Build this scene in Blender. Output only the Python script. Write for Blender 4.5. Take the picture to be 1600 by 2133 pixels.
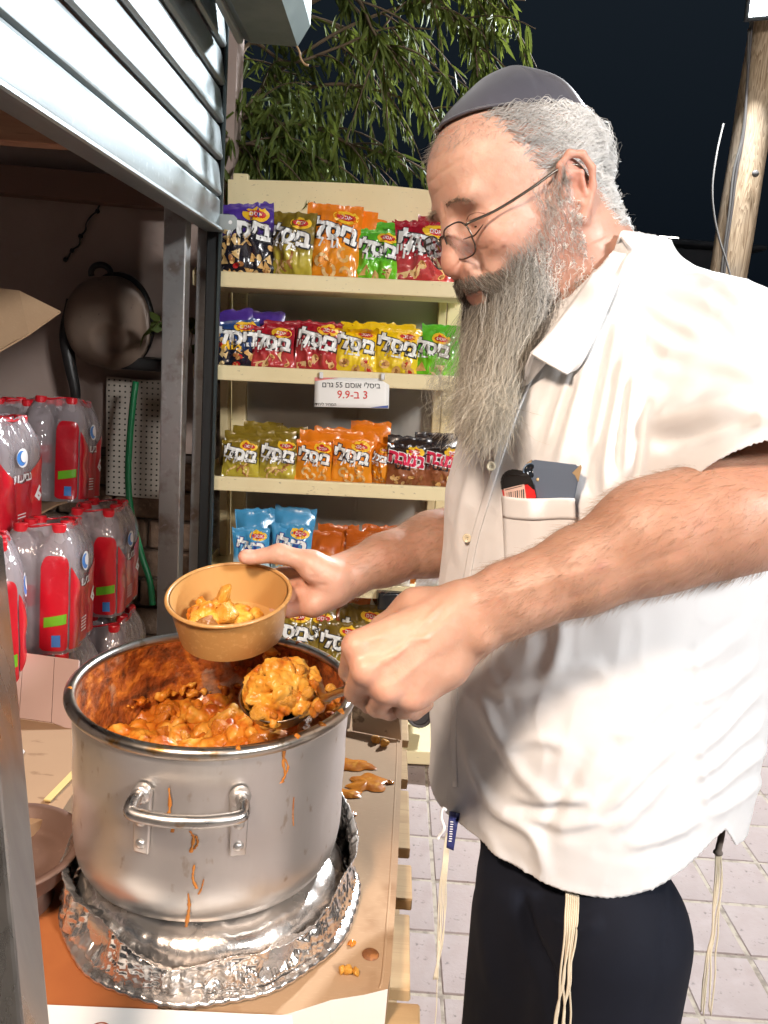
import bpy, bmesh, math, random
import numpy as np
from mathutils import Vector, Matrix
from mathutils.bvhtree import BVHTree
from mathutils import noise as mnoise

for _o in list(bpy.data.objects):
    bpy.data.objects.remove(_o, do_unlink=True)
SC = bpy.context.scene
COL = SC.collection
rad = math.radians
rng = np.random.default_rng(7)
random.seed(7)

# ------------------------------------------------------------------ camera
CAM_H, PITCH, ROLL, FPX, PW, PH = 1.46, rad(12.0), rad(4.5), 1640.0, 1600.0, 2133.0
cC = np.array([0.0, 0.0, CAM_H])
cF = np.array([0.0, math.cos(PITCH), -math.sin(PITCH)])
_u0 = np.array([0.0, math.sin(PITCH), math.cos(PITCH)])
_r0 = np.array([1.0, 0.0, 0.0])
cR = math.cos(ROLL) * _r0 + math.sin(ROLL) * _u0
cU = math.cos(ROLL) * _u0 - math.sin(ROLL) * _r0
cam_d = bpy.data.cameras.new("camera")
cam = bpy.data.objects.new("camera", cam_d)
COL.objects.link(cam)
cam_d.sensor_fit = 'VERTICAL'
cam_d.sensor_height = 24.0
cam_d.lens = 24.0 * FPX / PH
cam_d.clip_start = 0.02
cam_d.clip_end = 400.0
cam.matrix_world = Matrix(((cR[0], cU[0], -cF[0], cC[0]), (cR[1], cU[1], -cF[1], cC[1]),
                           (cR[2], cU[2], -cF[2], cC[2]), (0, 0, 0, 1)))
SC.camera = cam

# ------------------------------------------------------------------ night sky
W = bpy.data.worlds.new("World")
SC.world = W
W.use_nodes = True
_n = W.node_tree.nodes
_l = W.node_tree.links
_bg = _n["Background"]
_tc = _n.new("ShaderNodeTexCoord")
_sx = _n.new("ShaderNodeSeparateXYZ")
_rp = _n.new("ShaderNodeValToRGB")
_rp.color_ramp.elements[0].position = 0.0
_rp.color_ramp.elements[0].color = (0.0018, 0.0032, 0.0056, 1)
_rp.color_ramp.elements[1].position = 0.9
_rp.color_ramp.elements[1].color = (0.026, 0.034, 0.045, 1)
_e = _rp.color_ramp.elements.new(0.40)
_e.color = (0.0085, 0.0125, 0.0175, 1)
_l.new(_tc.outputs["Generated"], _sx.inputs[0])
_l.new(_sx.outputs["Z"], _rp.inputs[0])
_l.new(_rp.outputs[0], _bg.inputs[0])
_bg.inputs[1].default_value = 1.0

# ------------------------------------------------------------------ lamps (two LED flood lamps that the night scene is lit by)
STALL_LAMP = (2.90, -2.40, 3.45)
STALL_AIM = (-0.05, 1.35, 1.0)
POLE_LAMP = (1.788, 4.555, 3.349)
POLE_AIM = (0.10, 0.9, 1.1)
STALL_W, POLE_W, COUNTER_W = 150.0, 290.0, 10.5
COUNTER_LAMP = (-0.42, -0.10, 2.12)
COUNTER_AIM = (-0.16, 0.90, 0.80)

def area_light(name, loc, aim, watts, size, color, parent=None, spread=170):
    ld = bpy.data.lights.new(name, 'AREA')
    ld.shape = 'RECTANGLE'
    ld.size, ld.size_y = size
    ld.energy = watts
    ld.color = color
    ld.spread = rad(spread)
    o = bpy.data.objects.new(name, ld)
    COL.objects.link(o)
    q = (Vector(aim) - Vector(loc)).to_track_quat('-Z', 'Y')
    o.location = loc
    o.rotation_euler = q.to_euler()
    return o

area_light("stall_flood_light", STALL_LAMP, STALL_AIM, STALL_W, (0.85, 0.60), (1.0, 0.955, 0.90))
area_light("counter_lamp_light", COUNTER_LAMP, COUNTER_AIM, COUNTER_W, (0.20, 0.20), (1.0, 0.78, 0.61), spread=105)
area_light("pole_flood_light", POLE_LAMP, POLE_AIM, POLE_W, (0.20, 0.14), (0.90, 0.95, 1.0))

SC.view_settings.view_transform = 'Standard'
SC.view_settings.look = 'None'
SC.view_settings.gamma = 1.0
SC.view_settings.use_curve_mapping = False
SC.view_settings.exposure = 0.12
SC.render.engine = 'CYCLES'
SC.cycles.use_denoising = True
SC.cycles.max_bounces = 5
SC.cycles.diffuse_bounces = 3
SC.cycles.glossy_bounces = 3
SC.cycles.transmission_bounces = 4
SC.cycles.transparent_max_bounces = 14
SC.cycles.use_adaptive_sampling = True
SC.cycles.adaptive_threshold = 0.04
SC.cycles.adaptive_min_samples = 16
SC.cycles.caustics_reflective = False
SC.cycles.caustics_refractive = False
SC.cycles.sample_clamp_indirect = 4.0

# ------------------------------------------------------------------ unprojection helpers
def dirr(x, y):
    return cF + (x - 800.0) / FPX * cR + (1066.5 - y) / FPX * cU
def P(x, y, d):
    return cC + d * dirr(x, y)
def PZ(x, y, z):
    v = dirr(x, y); return cC + v * (z - cC[2]) / v[2]
def PY(x, y, Y):
    v = dirr(x, y); return cC + v * Y / v[1]
def PX(x, y, X):
    v = dirr(x, y); return cC + v * X / v[0]
def proj(p):
    q = np.asarray(p) - cC
    d = q @ cF
    return np.stack([800 + FPX * (q @ cR) / d, 1066.5 - FPX * (q @ cU) / d, d], -1)

# ------------------------------------------------------------------ object helpers
WORG = {}
def tag(o, label=None, cat=None, group=None, kind=None):
    if label: o['label'] = label
    if cat: o['category'] = cat
    if group: o['group'] = group
    if kind: o['kind'] = kind
    return o

def thing(name, label, cat, loc, group=None, rot=None):
    o = bpy.data.objects.new(name, None)
    o.empty_display_size = 0.05
    COL.objects.link(o)
    o.location = tuple(float(c) for c in loc)
    if rot is not None:
        o.rotation_euler = rot
    WORG[o.name] = np.array([float(c) for c in loc])
    return tag(o, label, cat, group)

def worg(p):
    return WORG.get(p.name, np.zeros(3)) if p is not None else np.zeros(3)

def mk(name, V, F, mat, parent=None, smooth=True, local=False, sharp=None, base=None):
    """one mesh object; V in world space unless local"""
    V = np.asarray(V, dtype=float).reshape(-1, 3)
    org = np.zeros(3) if local else (worg(parent) if parent is not None else (np.zeros(3) if base is None else np.asarray(base, float)))
    me = bpy.data.meshes.new(name)
    if isinstance(F, np.ndarray):
        F = F.tolist()
    me.from_pydata((V - org).tolist(), [], F)
    me.update()
    if smooth:
        me.polygons.foreach_set("use_smooth", [True] * len(me.polygons))
    if mat is not None:
        for m in (mat if isinstance(mat, (list, tuple)) else [mat]):
            me.materials.append(m)
    o = bpy.data.objects.new(name, me)
    COL.objects.link(o)
    if parent is not None:
        o.parent = parent
        if not local:
            WORG[o.name] = worg(parent)
    else:
        o.location = org
        WORG[o.name] = org
    if sharp:
        me.set_sharp_from_angle(angle=rad(sharp))
    return o

def inst(name, mesh, parent, loc=(0, 0, 0), rot=(0, 0, 0), scale=(1, 1, 1)):
    o = bpy.data.objects.new(name, mesh)
    COL.objects.link(o)
    o.parent = parent
    o.location = loc; o.rotation_euler = rot; o.scale = scale
    return o

def copy_tree(o, parent=None):
    c = o.copy()
    COL.objects.link(c)
    c.parent = parent
    for ch in list(o.children):
        copy_tree(ch, c)
    return c

class G:
    """geometry collector"""
    def __init__(s): s.V = []; s.F = []; s.n = 0
    def add(s, V, F):
        V = np.asarray(V, float).reshape(-1, 3)
        s.V.append(V); s.F += [tuple(int(i) + s.n for i in f) for f in F]; s.n += len(V)
        return s
    def out(s): return (np.concatenate(s.V) if s.V else np.zeros((0, 3))), s.F
    def box(s, c, size, rot=None, bev=0.0):
        V, F = box_geo(size, bev)
        if rot is not None: V = V @ np.asarray(rot).T
        return s.add(V + np.asarray(c, float), F)
    def tube(s, pts, r, n=8, cap=True): return s.add(*tube_geo(pts, r, n, cap))

_boxc = {}
def box_geo(size, bev=0.0, seg=1):
    key = (tuple(round(float(v), 5) for v in size), bev, seg)
    if key not in _boxc:
        bm = bmesh.new()
        bmesh.ops.create_cube(bm, size=1.0)
        for v in bm.verts:
            v.co = Vector((v.co.x * size[0], v.co.y * size[1], v.co.z * size[2]))
        if bev > 0:
            bmesh.ops.bevel(bm, geom=list(bm.edges), offset=bev, segments=seg, profile=0.6, affect='EDGES')
        bm.verts.ensure_lookup_table()
        V = np.array([v.co[:] for v in bm.verts]); F = [tuple(v.index for v in f.verts) for f in bm.faces]
        bm.free()
        _boxc[key] = (V, F)
    V, F = _boxc[key]
    return V.copy(), F

def frames(pts):
    pts = np.asarray(pts, float)
    T = np.gradient(pts, axis=0)
    T /= np.linalg.norm(T, axis=1)[:, None] + 1e-12
    a = np.array([0, 0, 1.0]) if abs(T[0][2]) < 0.9 else np.array([1.0, 0, 0])
    n = np.cross(T[0], a); n /= np.linalg.norm(n)
    N = [n]
    for i in range(1, len(pts)):
        n = N[-1] - T[i] * (N[-1] @ T[i]); n /= np.linalg.norm(n) + 1e-12
        N.append(n)
    N = np.array(N)
    return T, N, np.cross(T, N)

def tube_geo(pts, r, n=8, cap=True):
    pts = np.asarray(pts, float)
    T, N, B = frames(pts)
    r = np.broadcast_to(np.asarray(r, float), (len(pts),))
    a = np.linspace(0, 2 * math.pi, n, endpoint=False)
    V = (pts[:, None, :] + r[:, None, None] * (np.cos(a)[None, :, None] * N[:, None, :] + np.sin(a)[None, :, None] * B[:, None, :])).reshape(-1, 3)
    F = []
    for i in range(len(pts) - 1):
        for j in range(n):
            k = (j + 1) % n
            F.append((i * n + j, i * n + k, (i + 1) * n + k, (i + 1) * n + j))
    if cap:
        F.append(tuple(range(n - 1, -1, -1)))
        F.append(tuple((len(pts) - 1) * n + j for j in range(n)))
    return V, F

def lathe_geo(prof, n=48, capb=False, capt=False):
    """prof: list of (r,z)"""
    prof = np.asarray(prof, float)
    a = np.linspace(0, 2 * math.pi, n, endpoint=False)
    V = np.stack([prof[:, None, 0] * np.cos(a), prof[:, None, 0] * np.sin(a), np.broadcast_to(prof[:, None, 1], (len(prof), n))], -1).reshape(-1, 3)
    F = [(i * n + j, i * n + (j + 1) % n, (i + 1) * n + (j + 1) % n, (i + 1) * n + j) for i in range(len(prof) - 1) for j in range(n)]
    if capb: F.append(tuple(range(n - 1, -1, -1)))
    if capt: F.append(tuple((len(prof) - 1) * n + j for j in range(n)))
    return V, F

def grid_geo(X):
    """X: (m,n,3) -> V,F"""
    m, n = X.shape[:2]
    F = [(i * n + j, i * n + j + 1, (i + 1) * n + j + 1, (i + 1) * n + j) for i in range(m - 1) for j in range(n - 1)]
    return X.reshape(-1, 3), F

def spline(pts, n=40):
    """Catmull-Rom through points of any dimension"""
    p = np.asarray(pts, float)
    p = np.vstack([2 * p[0] - p[1], p, 2 * p[-1] - p[-2]])
    m = len(p) - 3
    t = np.linspace(0, m - 1e-9, n)
    i = np.minimum(t.astype(int), m - 1); u = (t - i)[:, None]
    a, b, c, d = p[i], p[i + 1], p[i + 2], p[i + 3]
    return 0.5 * ((2 * b) + (-a + c) * u + (2 * a - 5 * b + 4 * c - d) * u ** 2 + (-a + 3 * b - 3 * c + d) * u ** 3)

def rotz(a):
    c, s = math.cos(a), math.sin(a); return np.array([[c, -s, 0], [s, c, 0], [0, 0, 1.0]])
def rotx(a):
    c, s = math.cos(a), math.sin(a); return np.array([[1.0, 0, 0], [0, c, -s], [0, s, c]])
def roty(a):
    c, s = math.cos(a), math.sin(a); return np.array([[c, 0, s], [0, 1.0, 0], [-s, 0, c]])

# ------------------------------------------------------------------ smooth value noise in numpy
def _hash(i, j, k, seed):
    h = (i * 374761393 + j * 668265263 + k * 2147483647 + seed * 1274126177) & 0xFFFFFFFF
    h = ((h ^ (h >> 13)) * 1274126177) & 0xFFFFFFFF
    return ((h ^ (h >> 16)) & 0xFFFF) / 32767.5 - 1.0
def vnoise(p, scale=1.0, seed=0):
    p = np.asarray(p, float) * scale + 1000.0
    i = np.floor(p).astype(np.int64); f = p - i; f = f * f * (3 - 2 * f)
    r = 0
    for a in (0, 1):
        for b in (0, 1):
            for c in (0, 1):
                w = (f[..., 0] if a else 1 - f[..., 0]) * (f[..., 1] if b else 1 - f[..., 1]) * (f[..., 2] if c else 1 - f[..., 2])
                r = r + w * _hash(i[..., 0] + a, i[..., 1] + b, i[..., 2] + c, seed)
    return r
def fbm(p, scale=1.0, oct=3, seed=0):
    r = 0; a = 1.0
    for o in range(oct):
        r = r + a * vnoise(p, scale * 2 ** o, seed + o); a *= 0.5
    return r

# ------------------------------------------------------------------ materials
def lin(h):
    h = h.lstrip('#')
    c = [int(h[i:i + 2], 16) / 255 for i in (0, 2, 4)]
    return tuple(v / 12.92 if v <= 0.04045 else ((v + 0.055) / 1.055) ** 2.4 for v in c)

_mats = {}
def mat(name, col=(0.5, 0.5, 0.5), rough=0.6, metal=0.0, var=(), bump=(), spec=0.5, sheen=0.0, coat=0.0, sss=0.0, sssr=(1, .35, .2),
        trans=0.0, alpha=1.0, attr=None, emit=None, coord='Object', roughvar=None, aniso=0.0):
    """principled material; var: list of (scale, colour, lo, hi, fac[, stretch]); bump: list of (scale, strength, dist[, stretch])"""
    if name in _mats: return _mats[name]
    m = bpy.data.materials.new(name)
    m.use_nodes = True
    nt = m.node_tree; N = nt.nodes; Lk = nt.links
    b = N["Principled BSDF"]
    if isinstance(col, str): col = lin(col)
    b.inputs["Base Color"].default_value = (*col, 1)
    b.inputs["Roughness"].default_value = rough
    b.inputs["Metallic"].default_value = metal
    b.inputs["Specular IOR Level"].default_value = spec
    if sheen: b.inputs["Sheen Weight"].default_value = sheen
    if coat: b.inputs["Coat Weight"].default_value = coat; b.inputs["Coat Roughness"].default_value = 0.15
    if aniso: b.inputs["Anisotropic"].default_value = aniso
    if sss:
        b.inputs["Subsurface Weight"].default_value = sss
        b.inputs["Subsurface Radius"].default_value = sssr
        b.inputs["Subsurface Scale"].default_value = 0.006
    if trans: b.inputs["Transmission Weight"].default_value = trans
    if alpha < 1: b.inputs["Alpha"].default_value = alpha
    if emit: b.inputs["Emission Color"].default_value = (*emit[0], 1); b.inputs["Emission Strength"].default_value = emit[1]
    cur = None
    if attr:
        a = N.new("ShaderNodeAttribute"); a.attribute_name = attr; cur = a.outputs["Color"]
    need = var or bump or roughvar
    if need:
        tc = N.new("ShaderNodeTexCoord")
        src = tc.outputs[coord]
    def tex(scale, stretch=None, detail=4.0, dist=0.0):
        s = src
        if stretch is not None:
            mp = N.new("ShaderNodeMapping"); mp.inputs["Scale"].default_value = stretch
            Lk.new(s, mp.inputs[0]); s = mp.outputs[0]
        t = N.new("ShaderNodeTexNoise"); t.inputs["Scale"].default_value = scale
        t.inputs["Detail"].default_value = detail; t.inputs["Distortion"].default_value = dist
        Lk.new(s, t.inputs["Vector"])
        return t.outputs["Fac"]
    for v in var:
        sc_, c2, lo, hi, fac = v[:5]
        if isinstance(c2, str): c2 = lin(c2)
        t = tex(sc_, v[5] if len(v) > 5 else None)
        mr = N.new("ShaderNodeMapRange"); mr.inputs[1].default_value = lo; mr.inputs[2].default_value = hi
        mr.inputs[3].default_value = 0; mr.inputs[4].default_value = fac
        Lk.new(t, mr.inputs[0])
        mx = N.new("ShaderNodeMix"); mx.data_type = 'RGBA'
        Lk.new(mr.outputs[0], mx.inputs[0])
        if cur is None: mx.inputs[6].default_value = (*col, 1)
        else: Lk.new(cur, mx.inputs[6])
        mx.inputs[7].default_value = (*c2, 1)
        cur = mx.outputs[2]
    if cur is not None: Lk.new(cur, b.inputs["Base Color"])
    if roughvar:
        t = tex(roughvar[0], roughvar[3] if len(roughvar) > 3 else None)
        mr = N.new("ShaderNodeMapRange"); mr.inputs[1].default_value = 0.3; mr.inputs[2].default_value = 0.7
        mr.inputs[3].default_value = roughvar[1]; mr.inputs[4].default_value = roughvar[2]
        Lk.new(t, mr.inputs[0]); Lk.new(mr.outputs[0], b.inputs["Roughness"])
    prev = None
    for v in bump:
        t = tex(v[0], v[3] if len(v) > 3 else None)
        bp = N.new("ShaderNodeBump"); bp.inputs["Strength"].default_value = v[1]; bp.inputs["Distance"].default_value = v[2]
        Lk.new(t, bp.inputs["Height"])
        if prev is not None: Lk.new(prev, bp.inputs["Normal"])
        prev = bp.outputs[0]
    if prev is not None: Lk.new(prev, b.inputs["Normal"])
    _mats[name] = m
    return m

def thin_clear(name, tint=(1, 1, 1), gloss=0.06, rough=0.08, milk=0.0, milkcol=(.9, .9, .9), bump=None, edge=0.5):
    """thin clear plastic: transparent + fresnel gloss (+ a little milky diffuse)"""
    if name in _mats: return _mats[name]
    m = bpy.data.materials.new(name); m.use_nodes = True
    nt = m.node_tree; N = nt.nodes; Lk = nt.links
    N.remove(N["Principled BSDF"])
    out = N["Material Output"]
    tr = N.new("ShaderNodeBsdfTransparent"); tr.inputs[0].default_value = (*tint, 1)
    gl = N.new("ShaderNodeBsdfGlossy"); gl.inputs["Roughness"].default_value = rough
    lw = N.new("ShaderNodeLayerWeight"); lw.inputs[0].default_value = edge
    ad = N.new("ShaderNodeMath"); ad.operation = 'MULTIPLY_ADD'; ad.inputs[1].default_value = 0.55; ad.inputs[2].default_value = gloss
    Lk.new(lw.outputs["Fresnel"], ad.inputs[0])
    mx = N.new("ShaderNodeMixShader"); Lk.new(ad.outputs[0], mx.inputs[0])
    last = tr.outputs[0]
    if milk > 0:
        df = N.new("ShaderNodeBsdfDiffuse"); df.inputs[0].default_value = (*milkcol, 1)
        tl = N.new("ShaderNodeBsdfTranslucent"); tl.inputs[0].default_value = (*milkcol, 1)
        m0 = N.new("ShaderNodeMixShader"); m0.inputs[0].default_value = 0.5
        Lk.new(df.outputs[0], m0.inputs[1]); Lk.new(tl.outputs[0], m0.inputs[2])
        m2 = N.new("ShaderNodeMixShader"); m2.inputs[0].default_value = milk
        Lk.new(last, m2.inputs[1]); Lk.new(m0.outputs[0], m2.inputs[2]); last = m2.outputs[0]
    Lk.new(last, mx.inputs[1]); Lk.new(gl.outputs[0], mx.inputs[2])
    if bump:
        tc = N.new("ShaderNodeTexCoord"); t = N.new("ShaderNodeTexNoise"); t.inputs["Scale"].default_value = bump[0]
        t.inputs["Distortion"].default_value = 1.5
        Lk.new(tc.outputs["Object"], t.inputs["Vector"])
        bp = N.new("ShaderNodeBump"); bp.inputs["Strength"].default_value = bump[1]; bp.inputs["Distance"].default_value = bump[2]
        Lk.new(t.outputs["Fac"], bp.inputs["Height"]); Lk.new(bp.outputs[0], gl.inputs["Normal"]); Lk.new(bp.outputs[0], lw.inputs["Normal"])
    Lk.new(mx.outputs[0], out.inputs[0])
    _mats[name] = m
    return m

def set_col(o, cols, name="Col"):
    """per-vertex colour attribute"""
    me = o.data
    a = me.color_attributes.new(name, 'FLOAT_COLOR', 'POINT')
    c = np.ones((len(me.vertices), 4)); c[:, :3] = cols
    a.data.foreach_set("color", c.ravel())

# ------------------------------------------------------------------ lettering
_txt = {}
def text_geo(s, size=1.0, bold=0.0, res=2):
    """flat triangulated lettering, centred, x right, y up; unit cap height ~0.7*size"""
    key = (s, bold, res)
    if key not in _txt:
        cu = bpy.data.curves.new("t", 'FONT'); cu.body = s; cu.size = 1.0; cu.offset = bold; cu.resolution_u = res
        cu.align_x = 'CENTER'; cu.align_y = 'CENTER'; cu.fill_mode = 'FRONT'
        o = bpy.data.objects.new("t", cu); COL.objects.link(o)
        dg = bpy.context.evaluated_depsgraph_get(); dg.update()
        me = bpy.data.meshes.new_from_object(o.evaluated_get(dg))
        V = np.array([v.co[:] for v in me.vertices]).reshape(-1, 3); F = [tuple(p.vertices) for p in me.polygons]
        bpy.data.objects.remove(o); bpy.data.curves.remove(cu); bpy.data.meshes.remove(me)
        if len(V):
            V[:, 0] -= (V[:, 0].min() + V[:, 0].max()) / 2; V[:, 1] -= (V[:, 1].min() + V[:, 1].max()) / 2
        _txt[key] = (V, F)
    V, F = _txt[key]
    return V * size, F
def heb(s): return s[::-1]

# ------------------------------------------------------------------ signed-distance modelling
class SDF:
    def __init__(s, lo, hi, res):
        s.lo = np.asarray(lo, float); s.res = res
        s.n = np.ceil((np.asarray(hi, float) - s.lo) / res).astype(int) + 1
        s.D = np.full(tuple(s.n), 0.06, np.float32)
    def _sl(s, lo, hi):
        a = np.clip(np.floor((np.asarray(lo) - s.lo) / s.res).astype(int), 0, s.n)
        b = np.clip(np.ceil((np.asarray(hi) - s.lo) / s.res).astype(int) + 1, 0, s.n)
        return a, b
    def _pts(s, a, b):
        ax = [s.lo[i] + s.res * np.arange(a[i], b[i]) for i in range(3)]
        return [ax[0][:, None, None].astype(np.float32), ax[1][None, :, None].astype(np.float32), ax[2][None, None, :].astype(np.float32)]
    def apply(s, lo, hi, fn, k, op='u'):
        a, b = s._sl(lo, hi)
        if (b <= a).any(): return
        X, Y, Z = s._pts(a, b)
        d = fn(X, Y, Z)
        sl = tuple(slice(a[i], b[i]) for i in range(3))
        D = s.D[sl]
        if op == 'u':
            h = np.clip(0.5 + 0.5 * (D - d) / k, 0, 1)
            s.D[sl] = D + (d - D) * h - k * h * (1 - h)
        else:
            d = -d
            h = np.clip(0.5 - 0.5 * (D - d) / k, 0, 1)
            s.D[sl] = D + (d - D) * h + k * h * (1 - h)
    def ell(s, c, r, k=0.01, R=None, op='u'):
        c = np.asarray(c, float); r = np.asarray(r, float)
        m = r.max() + 2 * k + 2 * s.res
        def fn(X, Y, Z):
            x, y, z = X - c[0], Y - c[1], Z - c[2]
            if R is not None:
                x, y, z = (R[0][0] * x + R[1][0] * y + R[2][0] * z, R[0][1] * x + R[1][1] * y + R[2][1] * z, R[0][2] * x + R[1][2] * y + R[2][2] * z)
            k0 = np.sqrt((x / r[0]) ** 2 + (y / r[1]) ** 2 + (z / r[2]) ** 2) + 1e-9
            k1 = np.sqrt((x / r[0] ** 2) ** 2 + (y / r[1] ** 2) ** 2 + (z / r[2] ** 2) ** 2) + 1e-9
            return k0 * (k0 - 1) / k1
        s.apply(c - m, c + m, fn, k, op)
    def cone(s, a, b, ra, rb, k=0.01, op='u'):
        """capsule with linearly changing radius"""
        a = np.asarray(a, float); b = np.asarray(b, float)
        m = max(ra, rb) + 2 * k + 2 * s.res
        ab = b - a; L2 = float(ab @ ab) + 1e-12
        def fn(X, Y, Z):
            x, y, z = X - a[0], Y - a[1], Z - a[2]
            t = np.clip((x * ab[0] + y * ab[1] + z * ab[2]) / L2, 0, 1)
            return np.sqrt((x - t * ab[0]) ** 2 + (y - t * ab[1]) ** 2 + (z - t * ab[2]) ** 2) - (ra + (rb - ra) * t)
        s.apply(np.minimum(a, b) - m, np.maximum(a, b) + m, fn, k, op)
    def chain(s, pts, rs, k=0.008, op='u'):
        for i in range(len(pts) - 1):
            s.cone(pts[i], pts[i + 1], rs[i], rs[i + 1], k, op)
    def mesh(s):
        """naive surface nets"""
        D = s.D; n = np.array(D.shape)
        ins = D < 0
        c = np.zeros(tuple(n - 1), np.uint8)
        for a in (0, 1):
            for b in (0, 1):
                for e in (0, 1):
                    c += ins[a:n[0] - 1 + a, b:n[1] - 1 + b, e:n[2] - 1 + e]
        cell = np.argwhere((c > 0) & (c < 8))
        idx = np.full(tuple(n - 1), -1, np.int64)
        idx[cell[:, 0], cell[:, 1], cell[:, 2]] = np.arange(len(cell))
        acc = np.zeros((len(cell), 3)); cnt = np.zeros(len(cell))
        corners = [(a, b, e) for a in (0, 1) for b in (0, 1) for e in (0, 1)]
        val = {q: D[cell[:, 0] + q[0], cell[:, 1] + q[1], cell[:, 2] + q[2]] for q in corners}
        for q in corners:
            for ax in range(3):
                if q[ax] == 0:
                    q2 = tuple(1 if i == ax else q[i] for i in range(3))
                    v0, v1 = val[q], val[q2]
                    mk_ = (v0 < 0) != (v1 < 0)
                    t = np.where(mk_, v0 / np.where(mk_, v0 - v1, 1), 0)
                    p = np.array(q, float)[None, :].repeat(len(cell), 0); p[:, ax] += t
                    acc[mk_] += p[mk_]; cnt[mk_] += 1
        V = s.lo + s.res * (cell + acc / cnt[:, None])
        F = []
        for ax in range(3):
            o1, o2 = [(1, 2), (2, 0), (0, 1)][ax]
            sl0 = [slice(1, n[i] - 1) for i in range(3)]; sl1 = list(sl0)
            sl0[ax] = slice(0, n[ax] - 1); sl1[ax] = slice(1, n[ax])
            A = ins[tuple(sl0)]; B = ins[tuple(sl1)]
            e = np.argwhere(A != B)
            if not len(e): continue
            off = np.array([1, 1, 1]); off[ax] = 0
            e0 = e + off
            fl = A[e[:, 0], e[:, 1], e[:, 2]]
            def cid(d1, d2):
                q = e0.copy(); q[:, o1] -= d1; q[:, o2] -= d2
                return idx[q[:, 0], q[:, 1], q[:, 2]]
            a_, b_, c_, d_ = cid(1, 1), cid(0, 1), cid(0, 0), cid(1, 0)
            Q = np.stack([a_, b_, c_, d_], 1)
            Q[~fl] = Q[~fl][:, ::-1]
            F.append(Q)
        F = np.concatenate(F)
        return V, F

def mesh_normals(V, F):
    F = np.asarray(F)
    n = np.cross(V[F[:, 2]] - V[F[:, 0]], V[F[:, 3]] - V[F[:, 1]])
    N = np.zeros_like(V)
    for i in range(4): np.add.at(N, F[:, i], n)
    return N / (np.linalg.norm(N, axis=1)[:, None] + 1e-12)

def relax(V, F, it=2, lam=0.5):
    F = np.asarray(F)
    for _ in range(it):
        S = np.zeros_like(V); c = np.zeros(len(V))
        for i in range(4):
            np.add.at(S, F[:, i], V[F[:, (i + 1) % 4]]); np.add.at(c, F[:, i], 1)
            np.add.at(S, F[:, (i + 1) % 4], V[F[:, i]]); np.add.at(c, F[:, (i + 1) % 4], 1)
        V = V + lam * (S / np.maximum(c, 1)[:, None] - V)
    return V

def strands_geo(paths, r0, r1=None, n=3):
    """paths: (S,K,3) -> thin tapered prisms"""
    paths = np.asarray(paths, float)
    S, K, _ = paths.shape
    r0 = np.broadcast_to(np.asarray(r0, float), (S,))
    rr = r0[:, None] * (1 - np.linspace(0, 1, K)[None, :] ** 2 * 0.7)
    T = np.gradient(paths, axis=1); T /= np.linalg.norm(T, axis=2, keepdims=True) + 1e-12
    ref = rng.normal(size=(S, 1, 3))
    N = np.cross(T, ref); N /= np.linalg.norm(N, axis=2, keepdims=True) + 1e-12
    B = np.cross(T, N)
    a = np.arange(n) * 2 * math.pi / n
    V = paths[:, :, None, :] + rr[:, :, None, None] * (np.cos(a)[None, None, :, None] * N[:, :, None, :] + np.sin(a)[None, None, :, None] * B[:, :, None, :])
    base = (np.arange(S)[:, None, None] * K + np.arange(K - 1)[None, :, None]) * n
    j = np.arange(n)[None, None, :]; j2 = (j + 1) % n
    F = np.stack([base + j, base + j2, base + n + j2, base + n + j], -1).reshape(-1, 4)
    NN = (np.cos(a)[None, None, :, None] * N[:, :, None, :] + np.sin(a)[None, None, :, None] * B[:, :, None, :]).reshape(-1, 3)
    return V.reshape(-1, 3), F, NN

def mk_fast(name, V, F, mat_, parent=None, smooth=True, base=None, normals=None):
    """quads-only numpy mesh, fast"""
    V = np.asarray(V, float); F = np.asarray(F, np.int32)
    org = worg(parent) if parent is not None else (np.zeros(3) if base is None else np.asarray(base, float))
    me = bpy.data.meshes.new(name)
    k = F.shape[1]
    me.vertices.add(len(V)); me.loops.add(F.size); me.polygons.add(len(F))
    me.vertices.foreach_set("co", (V - org).ravel())
    me.loops.foreach_set("vertex_index", F.ravel())
    me.polygons.foreach_set("loop_start", np.arange(len(F)) * k)
    me.polygons.foreach_set("loop_total", np.full(len(F), k))
    me.update(calc_edges=True)
    if normals is not None: me.normals_split_custom_set_from_vertices(np.asarray(normals).tolist())
    if smooth and normals is None: me.polygons.foreach_set("use_smooth", [True] * len(F))
    for m in (mat_ if isinstance(mat_, (list, tuple)) else [mat_]): me.materials.append(m)
    o = bpy.data.objects.new(name, me); COL.objects.link(o)
    if parent is not None: o.parent = parent; WORG[o.name] = worg(parent)
    else: o.location = org; WORG[o.name] = org
    return o
# ================================================================== SETTING
m_pave = mat("paver_stone", (0.38, 0.295, 0.27), 0.72, var=[(9, (0.48, 0.405, 0.38), .42, .7, .8), (70, (0.10, 0.08, 0.076), .62, .74, .7), (4, (0.31, 0.235, 0.215), .4, .7, .6)],
             bump=[(120, .35, .002), (22, .3, .004)], coord='Object', roughvar=(12, .55, .85))
m_joint = mat("sandy_joint", (0.46, 0.39, 0.31), 0.9, var=[(30, (0.2, 0.16, 0.13), .45, .65, .8)], bump=[(200, .4, .002)])
gr = mk("ground", [(-60, -8, 0), (60, -8, 0), (60, 110, 0), (-60, 110, 0)], [(0, 1, 2, 3)], m_joint, smooth=False)
tag(gr, kind='structure')
tw = 0.2
_tm = []
for k in range(6):
    V, F = box_geo((tw - 0.007, tw - 0.007, 0.04), 0.004)
    V = V.copy(); V[:, 2] += (rng.random(len(V)) - .5) * 0.0012
    me = bpy.data.meshes.new("paving_stone"); me.from_pydata(V.tolist(), [], F); me.materials.append(m_pave); me.update()
    _tm.append(me)
cnt = 0
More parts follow.
